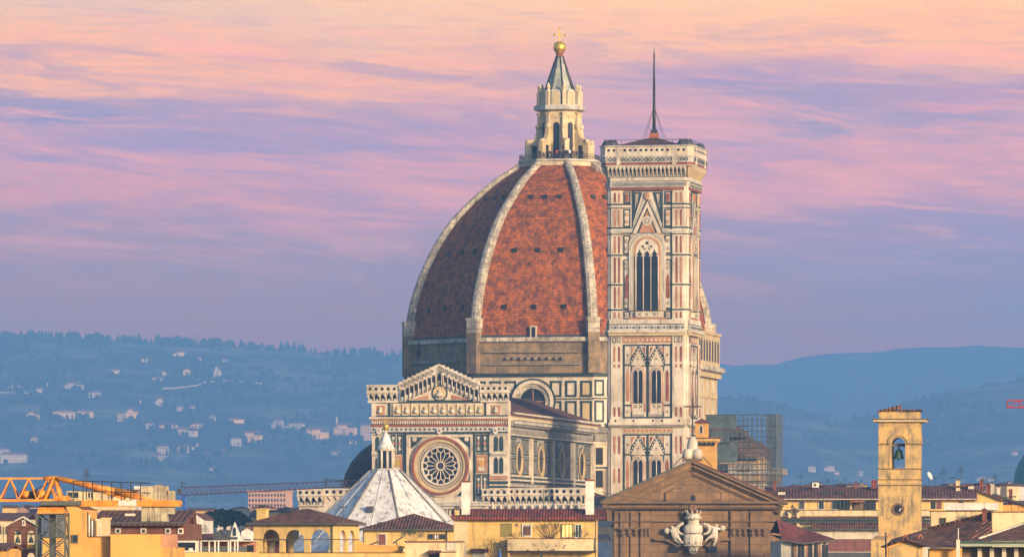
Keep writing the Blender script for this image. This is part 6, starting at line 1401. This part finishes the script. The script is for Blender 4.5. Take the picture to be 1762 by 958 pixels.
# brick bell gable
kf2 = frame_at(38, 480, 2); kb = kf2.root('bell_gable', 'red brick bell gable with two green bells in arches at the left edge', 'bell gable')
u_ = lambda px: kf2.u(px, 0); z_ = lambda py: kf2.z(38, py, 0)
m = MB(); ow = u_(37) - u_(23); ops = [(u_(29.5), ow, z_(943), z_(912)), (u_(52.5), ow, z_(943), z_(912))]
wall_arches(m, u_(11.5), u_(65), z_(944), z_(905), 0, .7, ops, brick); m.prism([(u_(11.5), z_(905)), (u_(65), z_(905)), (u_(39.5), z_(890.5))], 0, .7, brick); wall_arches(m, u_(11.5), u_(65), 0, z_(944), 0, .7, [(u_(29.5), ow, z_(985), z_(950)), (u_(52.5), ow, z_(985), z_(950))], brick)
m.box(u_(10.5), u_(66), -.1, .8, z_(906.5), z_(905), pietrad); m.box(u_(10.5), u_(66), -.1, .8, z_(944.5), z_(943), pietrad)
for cx_, w_, zb, zt in ops: m.box(cx_ - w_ / 2, cx_ + w_ / 2, .3, .6, zb, zb + .32, ochre)
m.build('wall', kb)
m = MB()
for a in (u_(9), u_(67)): m.prism([(a, z_(906)), (u_(39.5), z_(890)), (u_(39.5), z_(887.5)), (a, z_(903.5))], -.25, .95, pale)
m.build('coping', kb)
m = MB(); m.box(u_(38), u_(44), -.08, 0, z_(904), z_(894), white); m.box(u_(39.8), u_(42.2), -.1, -.08, z_(902), z_(896), pietrad); m.build('niche', kb)
for cx_, w_, zb, zt in ops:
    m = MB(); zq = z_(933); m.lathe([(.24, zq), (.18, zq + .1), (.13, zq + .32), (.08, zq + .42), (.02, zq + .45)], bronze, 12, (cx_, .35), smooth=True, close=False); m.tube((cx_, .35, zq + .4), (cx_, .35, zq + .75), .04, irn, 5); m.box(cx_ - .3, cx_ + .3, .28, .42, zq + .62, zq + .75, timber); m.build('bell', kb)
# ochre houses behind the crane
yf2 = frame_at(190, 420, 3); y2 = yf2.root('house', 'plain bright ochre house walls stepping down behind the orange crane', 'house')
u_ = lambda px, v=0: yf2.u(px, v); z_ = lambda py: yf2.z(190, py, 0)
m = MB(); m.prism([(u_(73), 0), (u_(149), 0), (u_(149), z_(876)), (u_(144), z_(875)), (u_(133), z_(869)), (u_(112), z_(869)), (u_(112), z_(923)), (u_(73), z_(925))], 0, 6, ochre); m.box(u_(149), u_(191), .5, 6, 0, z_(923), ochre); m.box(u_(191), u_(277), -.3, 6, 0, z_(918), mat('tangerine_plaster', (.72, .40, .10), (.66, .36, .09), .3, .9, stain=((.35, .2, .09), .25))); m.box(u_(277), u_(302), 0, 6, 0, z_(941), ochre); m.build('wall', y2)
m = MB(); m.box(u_(149), u_(191), .4, 6, z_(923), z_(921.8), terra); m.box(u_(190.5), u_(277.5), -.36, 6, z_(918), z_(917), terra); m.box(u_(277.5), u_(304), .2, .6, z_(941), z_(918.5), pinkm); m.box(u_(277), u_(304), .1, .7, z_(942), z_(941), brick)
m.prism([(u_(131), z_(869)), (u_(144), z_(875)), (u_(150), z_(876)), (u_(150), z_(874.5)), (u_(144), z_(873.5)), (u_(131), z_(867.5))], -.1, 6, terra); m.build('coping', y2)
window(y2, yf2, 124, 919, 134.5, 933.5, 0, steel, glass, .08, bars=0)
chimney(y2, yf2, 167, 174, 892, 923, 3, pale, terra); chimney(y2, yf2, 174, 188.5, 890, 923, 3.4, cream, terra, False)
m = MB()
for k in range(5): m.tube((u_(150 + k * 2.6), .3, z_(922)), (u_(150 + k * 2.6), .3, z_(880 + 5 * k)), .06, white if k % 2 else timber, 6)
m.build('pipes', y2)
bf3 = frame_at(240, 470, 4); b3 = bf3.root('house', 'brick house with broad dark roof and pale rooftop rooms behind the crane arm', 'house')
u_ = lambda px, v=0: bf3.u(px, v); z_ = lambda py: bf3.z(240, py, 0)
m = MB(); m.box(u_(160), u_(320), 0, 10, 0, z_(900), brick); m.box(u_(106), u_(222), 6, 11, 0, z_(842), cream); m.box(u_(213), u_(240), 6, 10, 0, z_(834), white); m.build('wall', b3)
m = MB(); gable_roof(m, u_(158), u_(322), -.8, 6, z_(898), z_(876), maroon, 'x', .25, .9); m.box(u_(158), u_(322), -.9, -.7, z_(901), z_(897.5), slate); m.box(u_(150), u_(225), 5.5, 11, z_(842), z_(840), terra); m.build('roof', b3)
for a, b in ((115, 137), (150, 162), (188, 197)): window(b3, bf3, a, 838.5 + 6, b, 858, 6, cream, glass, .08, bars=1)
for a in (192, 236, 278, 300): window(b3, bf3, a + 6, 908, a + 16, 918, 0, pale, glass, .1, bars=0)
m = MB(); m.box(u_(217), u_(234), -.75, -.4, z_(887), z_(883), pale); m.build('skylight', b3)
# terrace rooms
tf2 = frame_at(370, 445, 3); tr = tf2.root('veranda', 'glazed rooftop veranda with white frames left of the arched loggia', 'veranda')
u_ = lambda px, v=0: tf2.u(px, v); z_ = lambda py: tf2.z(370, py, 0)
m = MB(); m.box(u_(303), u_(437), 0, 4, 0, z_(949), yel); m.build('wall', tr)
m = MB(); m.frame(u_(303), u_(339), z_(949), z_(929.5), .12, -.1, .1, white); m.box(u_(303), u_(346), .1, 3, z_(949), z_(930), pale); m.box(u_(305.5), u_(336.5), -.02, .08, z_(947), z_(932), dark); m.box(u_(325), u_(332), -.06, -.03, z_(946), z_(942), white); m.build('roof_cabin', tr)
m = MB(); m.box(u_(346), u_(436), -.05, 2.5, z_(930.5), z_(929), white); m.box(u_(346), u_(424), 0, .1, z_(949), z_(939), steel)
for px in (346, 360, 370, 376, 393, 396.5, 404, 409): m.box(u_(px) - .05, u_(px) + .05, -.04, .1, z_(949), z_(930), white)
m.box(u_(346), u_(436), 2.0, 2.2, z_(949), z_(930), pinkm); m.box(u_(424), u_(436), .2, .4, z_(949), z_(937), dark); m.build('glazing', tr)
# stone pine
pf = frame_at(384, 1100, 0); pt = pf.root('stone_pine', 'broad dark umbrella pine rising behind the glazed veranda', 'tree')
z_ = lambda py: pf.z(384, py); m = MB(); m.tube((0, 0, 0), (.3, 0, z_(902)), .45, timber, 8, .3)
for k in range(7): a = k * .9; m.tube((.3, 0, z_(905)), (4 * math.cos(a), 3 * math.sin(a), z_(893)), .2, timber, 5, .08)
m.build('trunk', pt)
r = random.Random(9); m = MB()
for _ in range(5200):
    a = r.random() * 6.283; q = math.sqrt(r.random()); x = 5.3 * q * math.cos(a); y = 4.5 * q * math.sin(a); topz = (1 - q * q) ** .5 * 2.9
    z = z_(905) + topz * (r.random() ** .35) + (mnoise.noise(Vector((x * .6, y * .6, 2))) * .5); s = r.uniform(.15, .38); d = Vector((r.gauss(0, 1), r.gauss(0, 1), r.gauss(0, 1))).normalized(); e = d.cross(Vector((r.random(), r.random(), 1))).normalized(); c0 = Vector((x, y, z))
    m.add([c0 - d * s, c0 + e * s * .7, c0 + d * s, c0 - e * s * .7], [(0, 1, 2, 3)], leaf)
m.build('crown', pt)
# pale steeple gable
wf2 = frame_at(405, 620, 0); ws = wf2.root('gable_front', 'small white pointed gable front with one dark opening below the umbrella pine', 'gable')
u_ = lambda px: wf2.u(px); z_ = lambda py: wf2.z(405, py); m = MB(); m.prism([(u_(396), 0), (u_(415), 0), (u_(415), z_(927)), (u_(412), z_(916)), (u_(404), z_(897)), (u_(399), z_(912)), (u_(396), z_(925))], 0, .8, white); m.prism(arch_pts(u_(403.5), z_(921), z_(906), .32, True), -.06, 0, glass); m.build('wall', ws); m = MB(); m.box(u_(396), u_(409), -.1, 0, z_(927), z_(923), slate); m.build('ledge', ws)
# ------------------------------------------------------------------ town further off
def simple_house(label, px0, px1, ytop, Y, wall, roof, yr, depth=10, wins=0, rows=1, cat='house', yaw=4, kind='gable', group=None, name='house', wt=.5):
    fr = frame_at((px0 + px1) / 2, Y, yaw); o = fr.root(name, label, cat, group); a, b = fr.u(px0), fr.u(px1); zt = fr.z((px0 + px1) / 2, ytop); zr = fr.z((px0 + px1) / 2, yr)
    m = MB(); m.box(a, b, 0, depth, 0, zt, wall); m.build('wall', o); m = MB(); e = min(.5, (b - a) * .05)
    if kind == 'gable': gable_roof(m, a - e, b + e, -e, depth + e, zt, zr, roof)
    elif kind == 'hip': hip_roof(m, a - e, b + e, -e, depth + e, zt, zr, roof)
    elif kind == 'front': gable_roof(m, a - e, b + e, -e, depth + e, zt, zr, roof, axis='y')
    else: m.box(a - e, b + e, -e, depth + e, zt, zr, roof)
    if kind == 'front': m.prism([(a, zt - .1), (b, zt - .1), ((a + b) / 2, zr - .1)], .02, .3, wall)
    m.build('roof', o)
    if wins:
        w_ = (b - a) / (wins * 1.9)
        for j in range(rows):
            for k in range(wins):
                x = a + (b - a) * (k + .5) / wins; hh = w_ * 1.5; zc = zt - .8 - hh * .6 - j * hh * 2.0; m = MB(); m.box(x - w_ / 2, x + w_ / 2, -.06, .02, zc - hh / 2, zc + hh / 2, glass); m.build('window', o)
    return o
pinkw = mat('salmon_plaster', (.62, .36, .25), (.55, .32, .23), .3, .9)
tower = simple_house('salmon apartment tower with rows of small windows behind the red crane jib', 427, 492, 845, 2300, pinkw, pinkw, 843, 14, 12, 4, 'apartment block', 8, 'flat', name='apartment_block')
simple_house('white house with a brown gable left of the umbrella pine', 326, 352, 892, 760, white, maroon, 882, 9, 0, 1, kind='front')
simple_house('low house with bright red roof under the umbrella pine', 322, 378, 927, 640, pale, redroof, 917, 7, 2, 1)
simple_house('white gabled house just left of the arched loggia', 415, 437, 912, 660, white, maroon, 904, 8, 1, 1, kind='front')
simple_house('grey gabled roof between the red roof and the white pointed front', 366, 392, 921, 630, slate, slate, 910, 8, 0, 1, kind='front')
simple_house('yellow row house behind the blue crane mast', 318, 362, 877, 1500, yel, terra, 873, 12, 4, 1)
simple_house('pale ochre house left of the salmon apartment tower', 392, 420, 878, 1450, ochre, terra, 874, 12, 2, 1)
simple_house('long low pale house right of the salmon apartment tower', 470, 522, 884, 1350, pale, maroon, 872, 10, 5, 1)
simple_house('wide cream house with grey roof at the far left edge', -30, 42, 893, 900, cream, maroon, 881, 12, 4, 1)
simple_house('house with purple brown roof behind the red brick bell gable', 10, 74, 884, 1300, pale, maroon, 874, 12, 5, 1)
simple_house('tiny cream house peeping over the roofs behind the crane mast', 55, 110, 884, 1700, cream, terra, 877, 10, 3, 1)
simple_house('low dark roofed house in front of the brick bell gable at the left edge', -40, 12, 943, 455, ochre, terra, 933, 7, 1, 1)
simple_house('yellow block right of the umbrella pine half hidden by the loggia roof', 405, 440, 888, 1250, yel, maroon, 880, 10, 3, 1)
simple_house('terracotta roofed house between pine and salmon tower', 352, 400, 884, 1600, pale, terra, 876, 10, 4, 1)
simple_house('grey house with a dark roof between the yellow red-roofed house and the church', 1026, 1048, 906, 660, slate, slate, 895, 9, 0, 1)
simple_house('low blue tarpaulin covered shed left of the brown church', 1027, 1046, 928, 640, mat('blue_tarpaulin', (.04, .09, .20), (.03, .06, .14), 1), slate, 918, 5, 0, 1, 'shed')
simple_house('pale roofs far behind the long maroon roof right of the scaffolding', 1350, 1420, 846, 1500, pale, maroon, 838, 12, 5, 1)
simple_house('low pale house far behind the antennas right of the stucco tower', 1590, 1700, 842, 1400, pale, terra, 834, 12, 6, 1)
simple_house('dark roofed house below the green dome at the right edge', 1724, 1790, 872, 900, pale, maroon, 860, 10, 3, 1)
rs = random.Random(77)
for k in range(34):                                       # roofs of the far town in the haze
    px = rs.choice((rs.uniform(0, 110), rs.uniform(318, 440), rs.uniform(440, 520), rs.uniform(1350, 1500), rs.uniform(1600, 1740))); left = px < 600; Y = rs.uniform(1050, 1650); yt = rs.uniform(867, 882) if left else rs.uniform(826, 834); wd = rs.uniform(14, 34) * 1200 / Y
    simple_house('tiny pale hazy house of the far town seen between nearer roofs' if left else 'tiny pale hazy house of the far town above the long maroon roof', px, px + wd, yt + 4, Y, rs.choice((pale, cream, pinkw, yel, white)), rs.choice((terra, maroon, redroof)), yt, 10, group='far town on the left' if left else 'far town on the right', yaw=rs.uniform(-20, 25), kind=rs.choice(('gable', 'hip', 'front')))
# ------------------------------------------------------------------ houses on the hillside
vw = mat('villa_wall', (.68, .52, .42), (.50, .38, .31), .05, .9); vw2 = mat('villa_wall_lit', (.85, .55, .26), (.75, .42, .18), .05, .9); vr = mat('villa_roof', (.34, .12, .08), (.24, .09, .07), .05, .9)  # second wall tone has warm sunlight put into its colour
def villa(label, px, py, wpx, hpx, kind=0, wins=4, hill=None, tower=None, m_=None, name='hillside_house', group='houses scattered on the hazy hillside'):
    h = (hill or hillA).hit(px, py + hpx * .5)
    if not h: return
    X, Y, Z = h; s = Y / FPX; fr = Fr(X, Y, rnd.uniform(-12, 22)); o = bpy.data.objects.new(name, None); C.objects.link(o); o.location = (X, Y, Z); o.rotation_euler = (0, 0, -fr.yaw); set_props(o, label, 'house', group)
    w_, hh = wpx * s, hpx * s; d = min(w_, 14); mw = m_ or rnd.choice((vw, vw, vw2))
    m = MB(); m.box(-w_ / 2, w_ / 2, 0, d, -8, hh, mw)
    if kind == 1: m.box(-w_ / 2 - w_ * .3, -w_ / 2, 1, d, -8, hh * .62, mw); 
    if kind == 2: m.box(w_ * .05, w_ * .4, -2, 0, -8, hh * .7, mw); m.box(-w_ * .3, w_ * .1, .5, d - .5, hh, hh * 1.35, mw)
    m.build('wall', o); m = MB(); hip_roof(m, -w_ / 2 - .4, w_ / 2 + .4, -.4, d + .4, hh * (1.35 if kind == 2 else 1) + .05, hh * (1.35 if kind == 2 else 1) + 3.2, vr)
    if kind == 1: hip_roof(m, -w_ * .8 - .3, -w_ / 2 - .01, .7, d + .3, hh * .62 + .05, hh * .62 + 1.4, vr)
    m.build('roof', o)
    rows = max(1, int(hpx / 5)) if hpx > 6.5 else 0
    for j in range(rows):
        for k in range(wins):
            ww = w_ / wins * .26; x = -w_ / 2 + w_ * (k + .5) / wins; zc = hh * (j + .55) / rows; m = MB(); m.box(x - ww / 2, x + ww / 2, -.12, .05, zc - hh / rows * .27, zc + hh / rows * .24, glass); m.build('window', o)
    if tower: m = MB(); tw = w_ * .12; m.box(-tw, tw, 2, 2 + 2 * tw, hh, hh * tower, mw); m.lathe([(tw * 1.5, hh * tower), (.05, hh * tower + tw * 3)], vr, 4, (0, 2 + tw), R(45)); m.build('tower', o)
    return o
V = [('tall lit villa with two masts on the terrace high on the hillside', 374, 643, 13, 13, 2, 3), ('pale villa under the lit terrace villa, topmost of the right group', 385, 622, 17, 5, 1, 4), ('bright white house on the hillside left of the lit villa', 342, 619, 8, 4, 0, 2),
     ('highest pale house near the treeline left of the lit villa', 311, 610, 18, 7, 1, 4), ('arched cream house left below the bright white house', 323, 642, 16, 7, 2, 3), ('pink roofed house highest on the left of the pale group', 252, 621, 18, 5, 0, 4),
     ('terraced pink house with several levels mid hillside', 278, 643, 14, 6, 2, 3), ('low pink house under the terraced pink one', 270, 655, 18, 7, 1, 4), ('lone orange lit house mid hillside on the left', 144, 646, 9, 5, 0, 2), ('faint grey house right of the lone orange one', 200, 641, 17, 6, 0, 4),
     ('left part of the long upper row of houses', 82, 662, 16, 6, 1, 4), ('middle part of the long upper row of houses', 103, 665, 18, 5, 0, 5), ('right part of the long upper row of houses with tall block', 126, 666, 30, 8, 2, 6), ('small pale house at the left edge above the long wall', 22, 666, 15, 5, 1, 3), ('little pink house below the long upper row', 68, 672, 11, 6, 0, 3),
     ('square house with steep roof right below the long upper row', 163, 680, 20, 9, 0, 5), ('pale house cluster left of the long apartment row', 55, 718, 20, 9, 2, 4), ('left block of the long apartment row', 110, 714, 38, 11, 0, 9), ('right block of the long apartment row', 147, 714, 28, 10, 0, 8),
     ('tall pair of houses right of the apartment row, left one', 206, 719, 14, 13, 1, 3), ('tall pair of houses right of the apartment row, right one', 226, 714, 20, 11, 2, 5), ('tiny pink house between the upper group and the middle', 235, 691, 11, 4, 0, 2), ('domed pale house in the centre of the left hillside', 277, 694, 20, 9, 2, 4), ('small house left of the domed pale house', 262, 699, 9, 6, 0, 2),
     ('low house pair right of the domed house, left one', 309, 704, 15, 7, 1, 3), ('low house pair right of the domed house, right one', 329, 703, 14, 6, 0, 3), ('house with a pointed roof below the domed house', 257, 734, 15, 9, 0, 3), ('long low row below the domed house', 288, 735, 30, 5, 0, 8), ('wide villa with flat terraces right of the long low row', 316, 746, 40, 8, 2, 6), ('small pink villa above the wide terraced villa', 338, 734, 18, 8, 1, 3),
     ('stacked white house at the bottom, upper block', 279, 775, 18, 12, 0, 4), ('stacked white house at the bottom, lower block', 272, 788, 24, 8, 1, 5), ('salmon long house right of the stacked white house', 318, 775, 27, 10, 0, 7), ('orange narrow house right of the salmon long house', 340, 772, 6, 13, 0, 1), ('big white block with two storeys at the left edge', 5, 780, 24, 12, 0, 5), ('wide white palace below the block at the left edge', 24, 790, 46, 14, 0, 9), ('small white house above the wide white palace', 59, 758, 11, 7, 0, 2),
     ('long white building halfway to the cathedral', 405, 726, 30, 6, 0, 9), ('pink house up the slope right of the wide terraced villa', 365, 722, 9, 10, 0, 2), ('stepped pale block, left part, low on the slope', 406, 762, 18, 13, 0, 5), ('stepped pale block, right part, low on the slope', 432, 755, 34, 12, 2, 8), ('pale house at the left end of the hill village', 477, 731, 14, 14, 1, 3), ('long curved house of the hill village', 508, 733, 24, 8, 1, 6),
     ('tall pale block of the hill village left of the church', 535, 744, 16, 13, 0, 5), ('wide block at the foot of the hill village', 548, 750, 36, 12, 2, 8), ('broad house right of the hill village church', 592, 744, 38, 14, 2, 8), ('white house at the right end of the hill village', 607, 762, 11, 5, 0, 3), ('red roofed cottage below the hill village', 577, 780, 16, 6, 0, 3), ('tall pale house half hidden by the striped facade', 630, 745, 20, 26, 0, 5), ('lone lit cottage high on the slope near the cathedral', 584, 644, 6, 4, 0, 1),
     ('faint arched house low on the slope above the red crane', 356, 785, 16, 7, 0, 4), ('second faint arched house right of the first above the crane', 386, 778, 14, 5, 0, 4), ('pale long shed low on the slope above the red crane', 370, 808, 22, 5, 0, 5)]
for v_ in V: villa(*v_)
r = random.Random(31); m = MB()
for lab, px, py, wp, hp, *_ in V:
    for k in range(5):
        h = hillA.hit(px + r.uniform(-.9, .9) * wp, py + hp * r.uniform(.2, 1.1))
        if not h: continue
        X, Y, Z = h; q = r.uniform(5, 11); Y -= r.uniform(4, 20)
        if r.random() < .5: m.lathe([(q * .12, Z - 3), (q * .14, Z + q * .4), (q * .08, Z + q * .8), (.05, Z + q)], forestl, 5, (X, Y))
        else: m.lathe([(q * .3, Z - 3), (q * .5, Z + q * .2), (q * .4, Z + q * .5), (q * .1, Z + q * .65)], forestl, 6, (X, Y))
o = m.build('garden_trees'); o['kind'] = 'stuff'
villa('hill village church with a slender pointed bell tower', 580, 742, 14, 10, 0, 2, tower=2.9)
for k, (px, py, w_, h_) in enumerate(((1397, 808, 13, 9), (1429, 806, 14, 8), (1440, 815, 8, 4), (1480, 815, 6, 8), (1550, 806, 16, 5), (1690, 824, 14, 5), (1705, 826, 10, 4), (1745, 780, 8, 5))):
    villa(('faint pink house with two tall chimneys low on the right hill', 'faint pink villa right of the two chimney house', 'tiny pale house below the faint pink villa', 'slim pink house left of the stucco tower', 'pale house half hidden behind the stucco tower', 'faint pale house low behind the antennas', 'small pale house left of the green dome', 'tiny pale house above the green dome')[k], px, py, w_, h_, k % 2, 3, hillC, group='faint houses on the right hill')
# terrace wall under the lit villa, and masts
def slope_wall(label, pts, name='terrace_wall'):
    pts = [(a[0] + (b[0] - a[0]) * k / 6, a[1] + (b[1] - a[1]) * k / 6) for a, b in zip(pts, pts[1:]) for k in range(6)]; m = MB(); P = [hillA.hit(*p) for p in pts]
    if any(p is None for p in P): return
    X0 = P[0]
    for a, b in zip(P, P[1:]):
        a, b = Vector(a), Vector(b); d = (b - a); n_ = Vector((-d.y, d.x, 0)).normalized() * 1.5
        m.add([a - n_ - Vector((0, 0, 3)), b - n_ - Vector((0, 0, 3)), b + n_ - Vector((0, 0, 3)), a + n_ - Vector((0, 0, 3)), a - n_ + Vector((0, 0, 1.6)), b - n_ + Vector((0, 0, 1.6)), b + n_ + Vector((0, 0, 1.6)), a + n_ + Vector((0, 0, 1.6))], [(0, 1, 5, 4), (1, 2, 6, 5), (2, 3, 7, 6), (3, 0, 4, 7), (4, 5, 6, 7)], vw)
    o = m.build(name); set_props(o, label, 'wall')
slope_wall('long pale terrace wall curving under the tall lit villa', [(278, 670), (310, 668), (335, 665), (358, 658), (385, 656), (410, 657), (435, 660), (452, 661)])
slope_wall('pale retaining wall at the left edge below the small pale house', [(-10, 676), (20, 676), (45, 677), (62, 678)])
for k, (px, lab) in enumerate(((336, 'left of two thin radio masts on the wooded skyline'), (343, 'right of two thin radio masts on the wooded skyline'))):
    h = hillA.hit(px, 592); X, Y, Z = h; m = MB(); hh = 21 * Y / FPX
    for a in (0, 2.1, 4.2): m.tube((X + 1.0 * math.cos(a), Y + math.sin(a), Z - 5), (X + .2 * math.cos(a), Y + .2 * math.sin(a), Z + hh), .22, irn, 4, .15)
    for j in range(7): z = Z + hh * j / 7; m.tube((X - .9, Y, z), (X + .6, Y, z + hh / 7), .12, irn, 4)
    o = m.build('radio_mast'); set_props(o, lab, 'mast')
# cypresses on the low ridge at the right
proto = None
for k, (px, h_) in enumerate(((1318, 9), (1322, 8), (1328, 7), (1341, 10), (1352, 11), (1358, 9), (1364, 8), (1405, 9), (1421, 7), (1440, 10), (1454, 8), (1476, 11), (1492, 10), (1500, 7))):
    Y = 9150; X = (px - CX) / FPX * Y; Z = hillC.z(X, Y)
    if proto is None:
        proto = bpy.data.objects.new('cypress_tree', None); C.objects.link(proto); m = MB(); m.lathe([(.5, -3), (.9, .5), (1.25, 3), (1.0, 6.5), (.5, 9), (.05, 10.5)], forestl, 7); m.build('crown', proto); m = MB(); m.tube((0, 0, -4), (0, 0, 1), .3, timber, 5); m.build('trunk', proto); o = proto
    else: o = copy_tree(proto)
    o.location = (X, Y, Z); s = h_ * Y / FPX / 10 * 1.4; o.scale = (s * 1.6, s * 1.6, s)
    set_props(o, 'slender dark cypress on the hazy low ridge right of the scaffolding', 'tree', 'cypresses on the low ridge')
# ------------------------------------------------------------------ people at the lantern balcony
skin = mat('skin', (.45, .26, .18)); hairm = mat('dark_hair', (.03, .02, .015)); jeans = mat('dark_trousers', (.025, .03, .045))
def person_mesh(lean, armup):
    p = [(0, 0, .95), (0, -.02, 1.2), (0, 0, 1.42), (0, 0, 1.53), (0, -.01, 1.66), (.19, 0, 1.4), (.25, -.05, 1.13), (.22, -.22, .98 + armup), (-.19, 0, 1.4), (-.25, -.03, 1.12), (-.2, -.2, .95), (.1, 0, .9), (.11, -.03, .5), (.11, .02, .08), (.12, -.12, .04), (-.1, 0, .9), (-.12, .02, .5), (-.12, .05, .08), (-.13, -.09, .04)]
    p = [(x, y + lean * max(0, z - .9), z) for x, y, z in p]
    e = [(0, 1), (1, 2), (2, 3), (3, 4), (2, 5), (5, 6), (6, 7), (2, 8), (8, 9), (9, 10), (0, 11), (11, 12), (12, 13), (13, 14), (0, 15), (15, 16), (16, 17), (17, 18)]
    rr = [.16, .15, .15, .065, .115, .085, .06, .045, .085, .06, .045, .1, .07, .055, .045, .1, .07, .055, .045]
    return skin_mesh('person', p, e, rr, 1)
base_me = [person_mesh(-.05, 0), person_mesh(-.12, .2)]
for me in base_me:
    for mt in (jeans, reds, skin, hairm): me.materials.append(mt)
    for p in me.polygons:
        c = p.center; p.material_index = 0 if c.z < .92 else 1 if c.z < 1.5 else (3 if (c.y > -.06 or c.z > 1.72) and c.z > 1.58 else 2)
cloth = {n: mat(n, c) for n, c in (('maroon_jacket', (.16, .02, .03)), ('navy_coat', (.02, .025, .05)), ('black_coat', (.015, .015, .018)), ('white_shirt', (.7, .7, .7)), ('tan_coat', (.30, .18, .09)), ('grey_coat', (.10, .10, .11)), ('red_jumper', (.35, .03, .03)), ('blue_jacket', (.04, .07, .18)))}
PEO = [(902, 'maroon_jacket', 'person in a dark red jacket at the left end of the lantern balcony'), (905.5, 'navy_coat', 'person in navy beside the dark red jacket at the balcony left end'), (909, 'black_coat', 'person in black, third from the left end of the balcony'), (919, 'navy_coat', 'person in navy standing below the left lantern window'), (929, 'black_coat', 'person in black standing alone left of the main balcony group'), (941, 'navy_coat', 'person in navy at the left edge of the main balcony group'), (944, 'black_coat', 'person in black, second in the main balcony group'), (949, 'grey_coat', 'person in grey left of the central lantern window'), (958, 'red_jumper', 'person in a bright red jumper before the central lantern window'), (962, 'black_coat', 'person in black just right of the red jumper'),
       (966, 'grey_coat', 'person in grey between the red jumper and the white shirt'), (971, 'navy_coat', 'person in navy left of the person in white'), (975, 'black_coat', 'person in black next to the person in white'), (980, 'white_shirt', 'person in a white shirt at the middle right of the balcony'), (984, 'black_coat', 'person in black just right of the white shirt'), (988, 'tan_coat', 'person in a tan coat right of the white shirt'), (992, 'blue_jacket', 'person in a blue jacket right of the tan coat'), (1002, 'black_coat', 'person in black, left of the pair at the balcony right end'), (1007, 'navy_coat', 'person in navy, right of the pair at the balcony right end')]
for k, (px, cl, lab) in enumerate(PEO):
    # stand just inside the railing of the octagonal platform
    X = (px - CX) / FPX * 1163.5; loc = None
    for i in range(60):
        t = i / 60 * 12; y = -8.0 + t * .25
        P3 = Vector(((px - CX) / FPX * (cf.O.y + y), cf.O.y + y)) - cf.O; uu, vv = P3.dot(cf.ua), P3.dot(cf.va)
        inside = all(uu * math.sin(R(45 * q)) - vv * math.cos(R(45 * q)) < 7.25 * math.cos(R(22.5)) for q in range(8))
        if inside: loc = (P3.x + cf.O.x, P3.y + cf.O.y); break
    if not loc: continue
    me = base_me[k % 2].copy(); me.materials[1] = cloth[cl]; o = bpy.data.objects.new('person', me); C.objects.link(o)
    o.location = (*loc, 90.05); o.rotation_euler = (0, 0, rnd.uniform(-1, 1)); s = rnd.uniform(.96, 1.08); o.scale = (s, s, s); set_props(o, lab, 'person', 'people on the lantern balcony')
# ------------------------------------------------------------------ birds
for k, (px, py) in enumerate(((23, 322), (55, 315), (90, 313), (74, 335), (117, 275), (108, 299), (58, 288), (33, 304))):
    Y = 1500; m = MB(); s = .45; m.lathe([(.02, -.3), (.08, -.05), (.07, .1), (.02, .3)], irn, 6)
    m.v = [Matrix.Rotation(R(80), 4, 'Y') @ v for v in m.v]
    for sg in (-1, 1): m.add([(0, .1, .05), (.1, sg * .35, .2), (0, sg * .75, .1), (-.1, sg * .35, .16), (0, -.0, .02)], [(0, 1, 3), (1, 2, 3)], irn)
    o = m.build('bird'); o.location = P_(px, py, Y); o.scale = (.62, .62, .62); o.rotation_euler = (0, 0, R(40 + 37 * k)); set_props(o, 'small dark bird in flight in the flock at the left of the sky', 'bird', 'birds flying at the left')
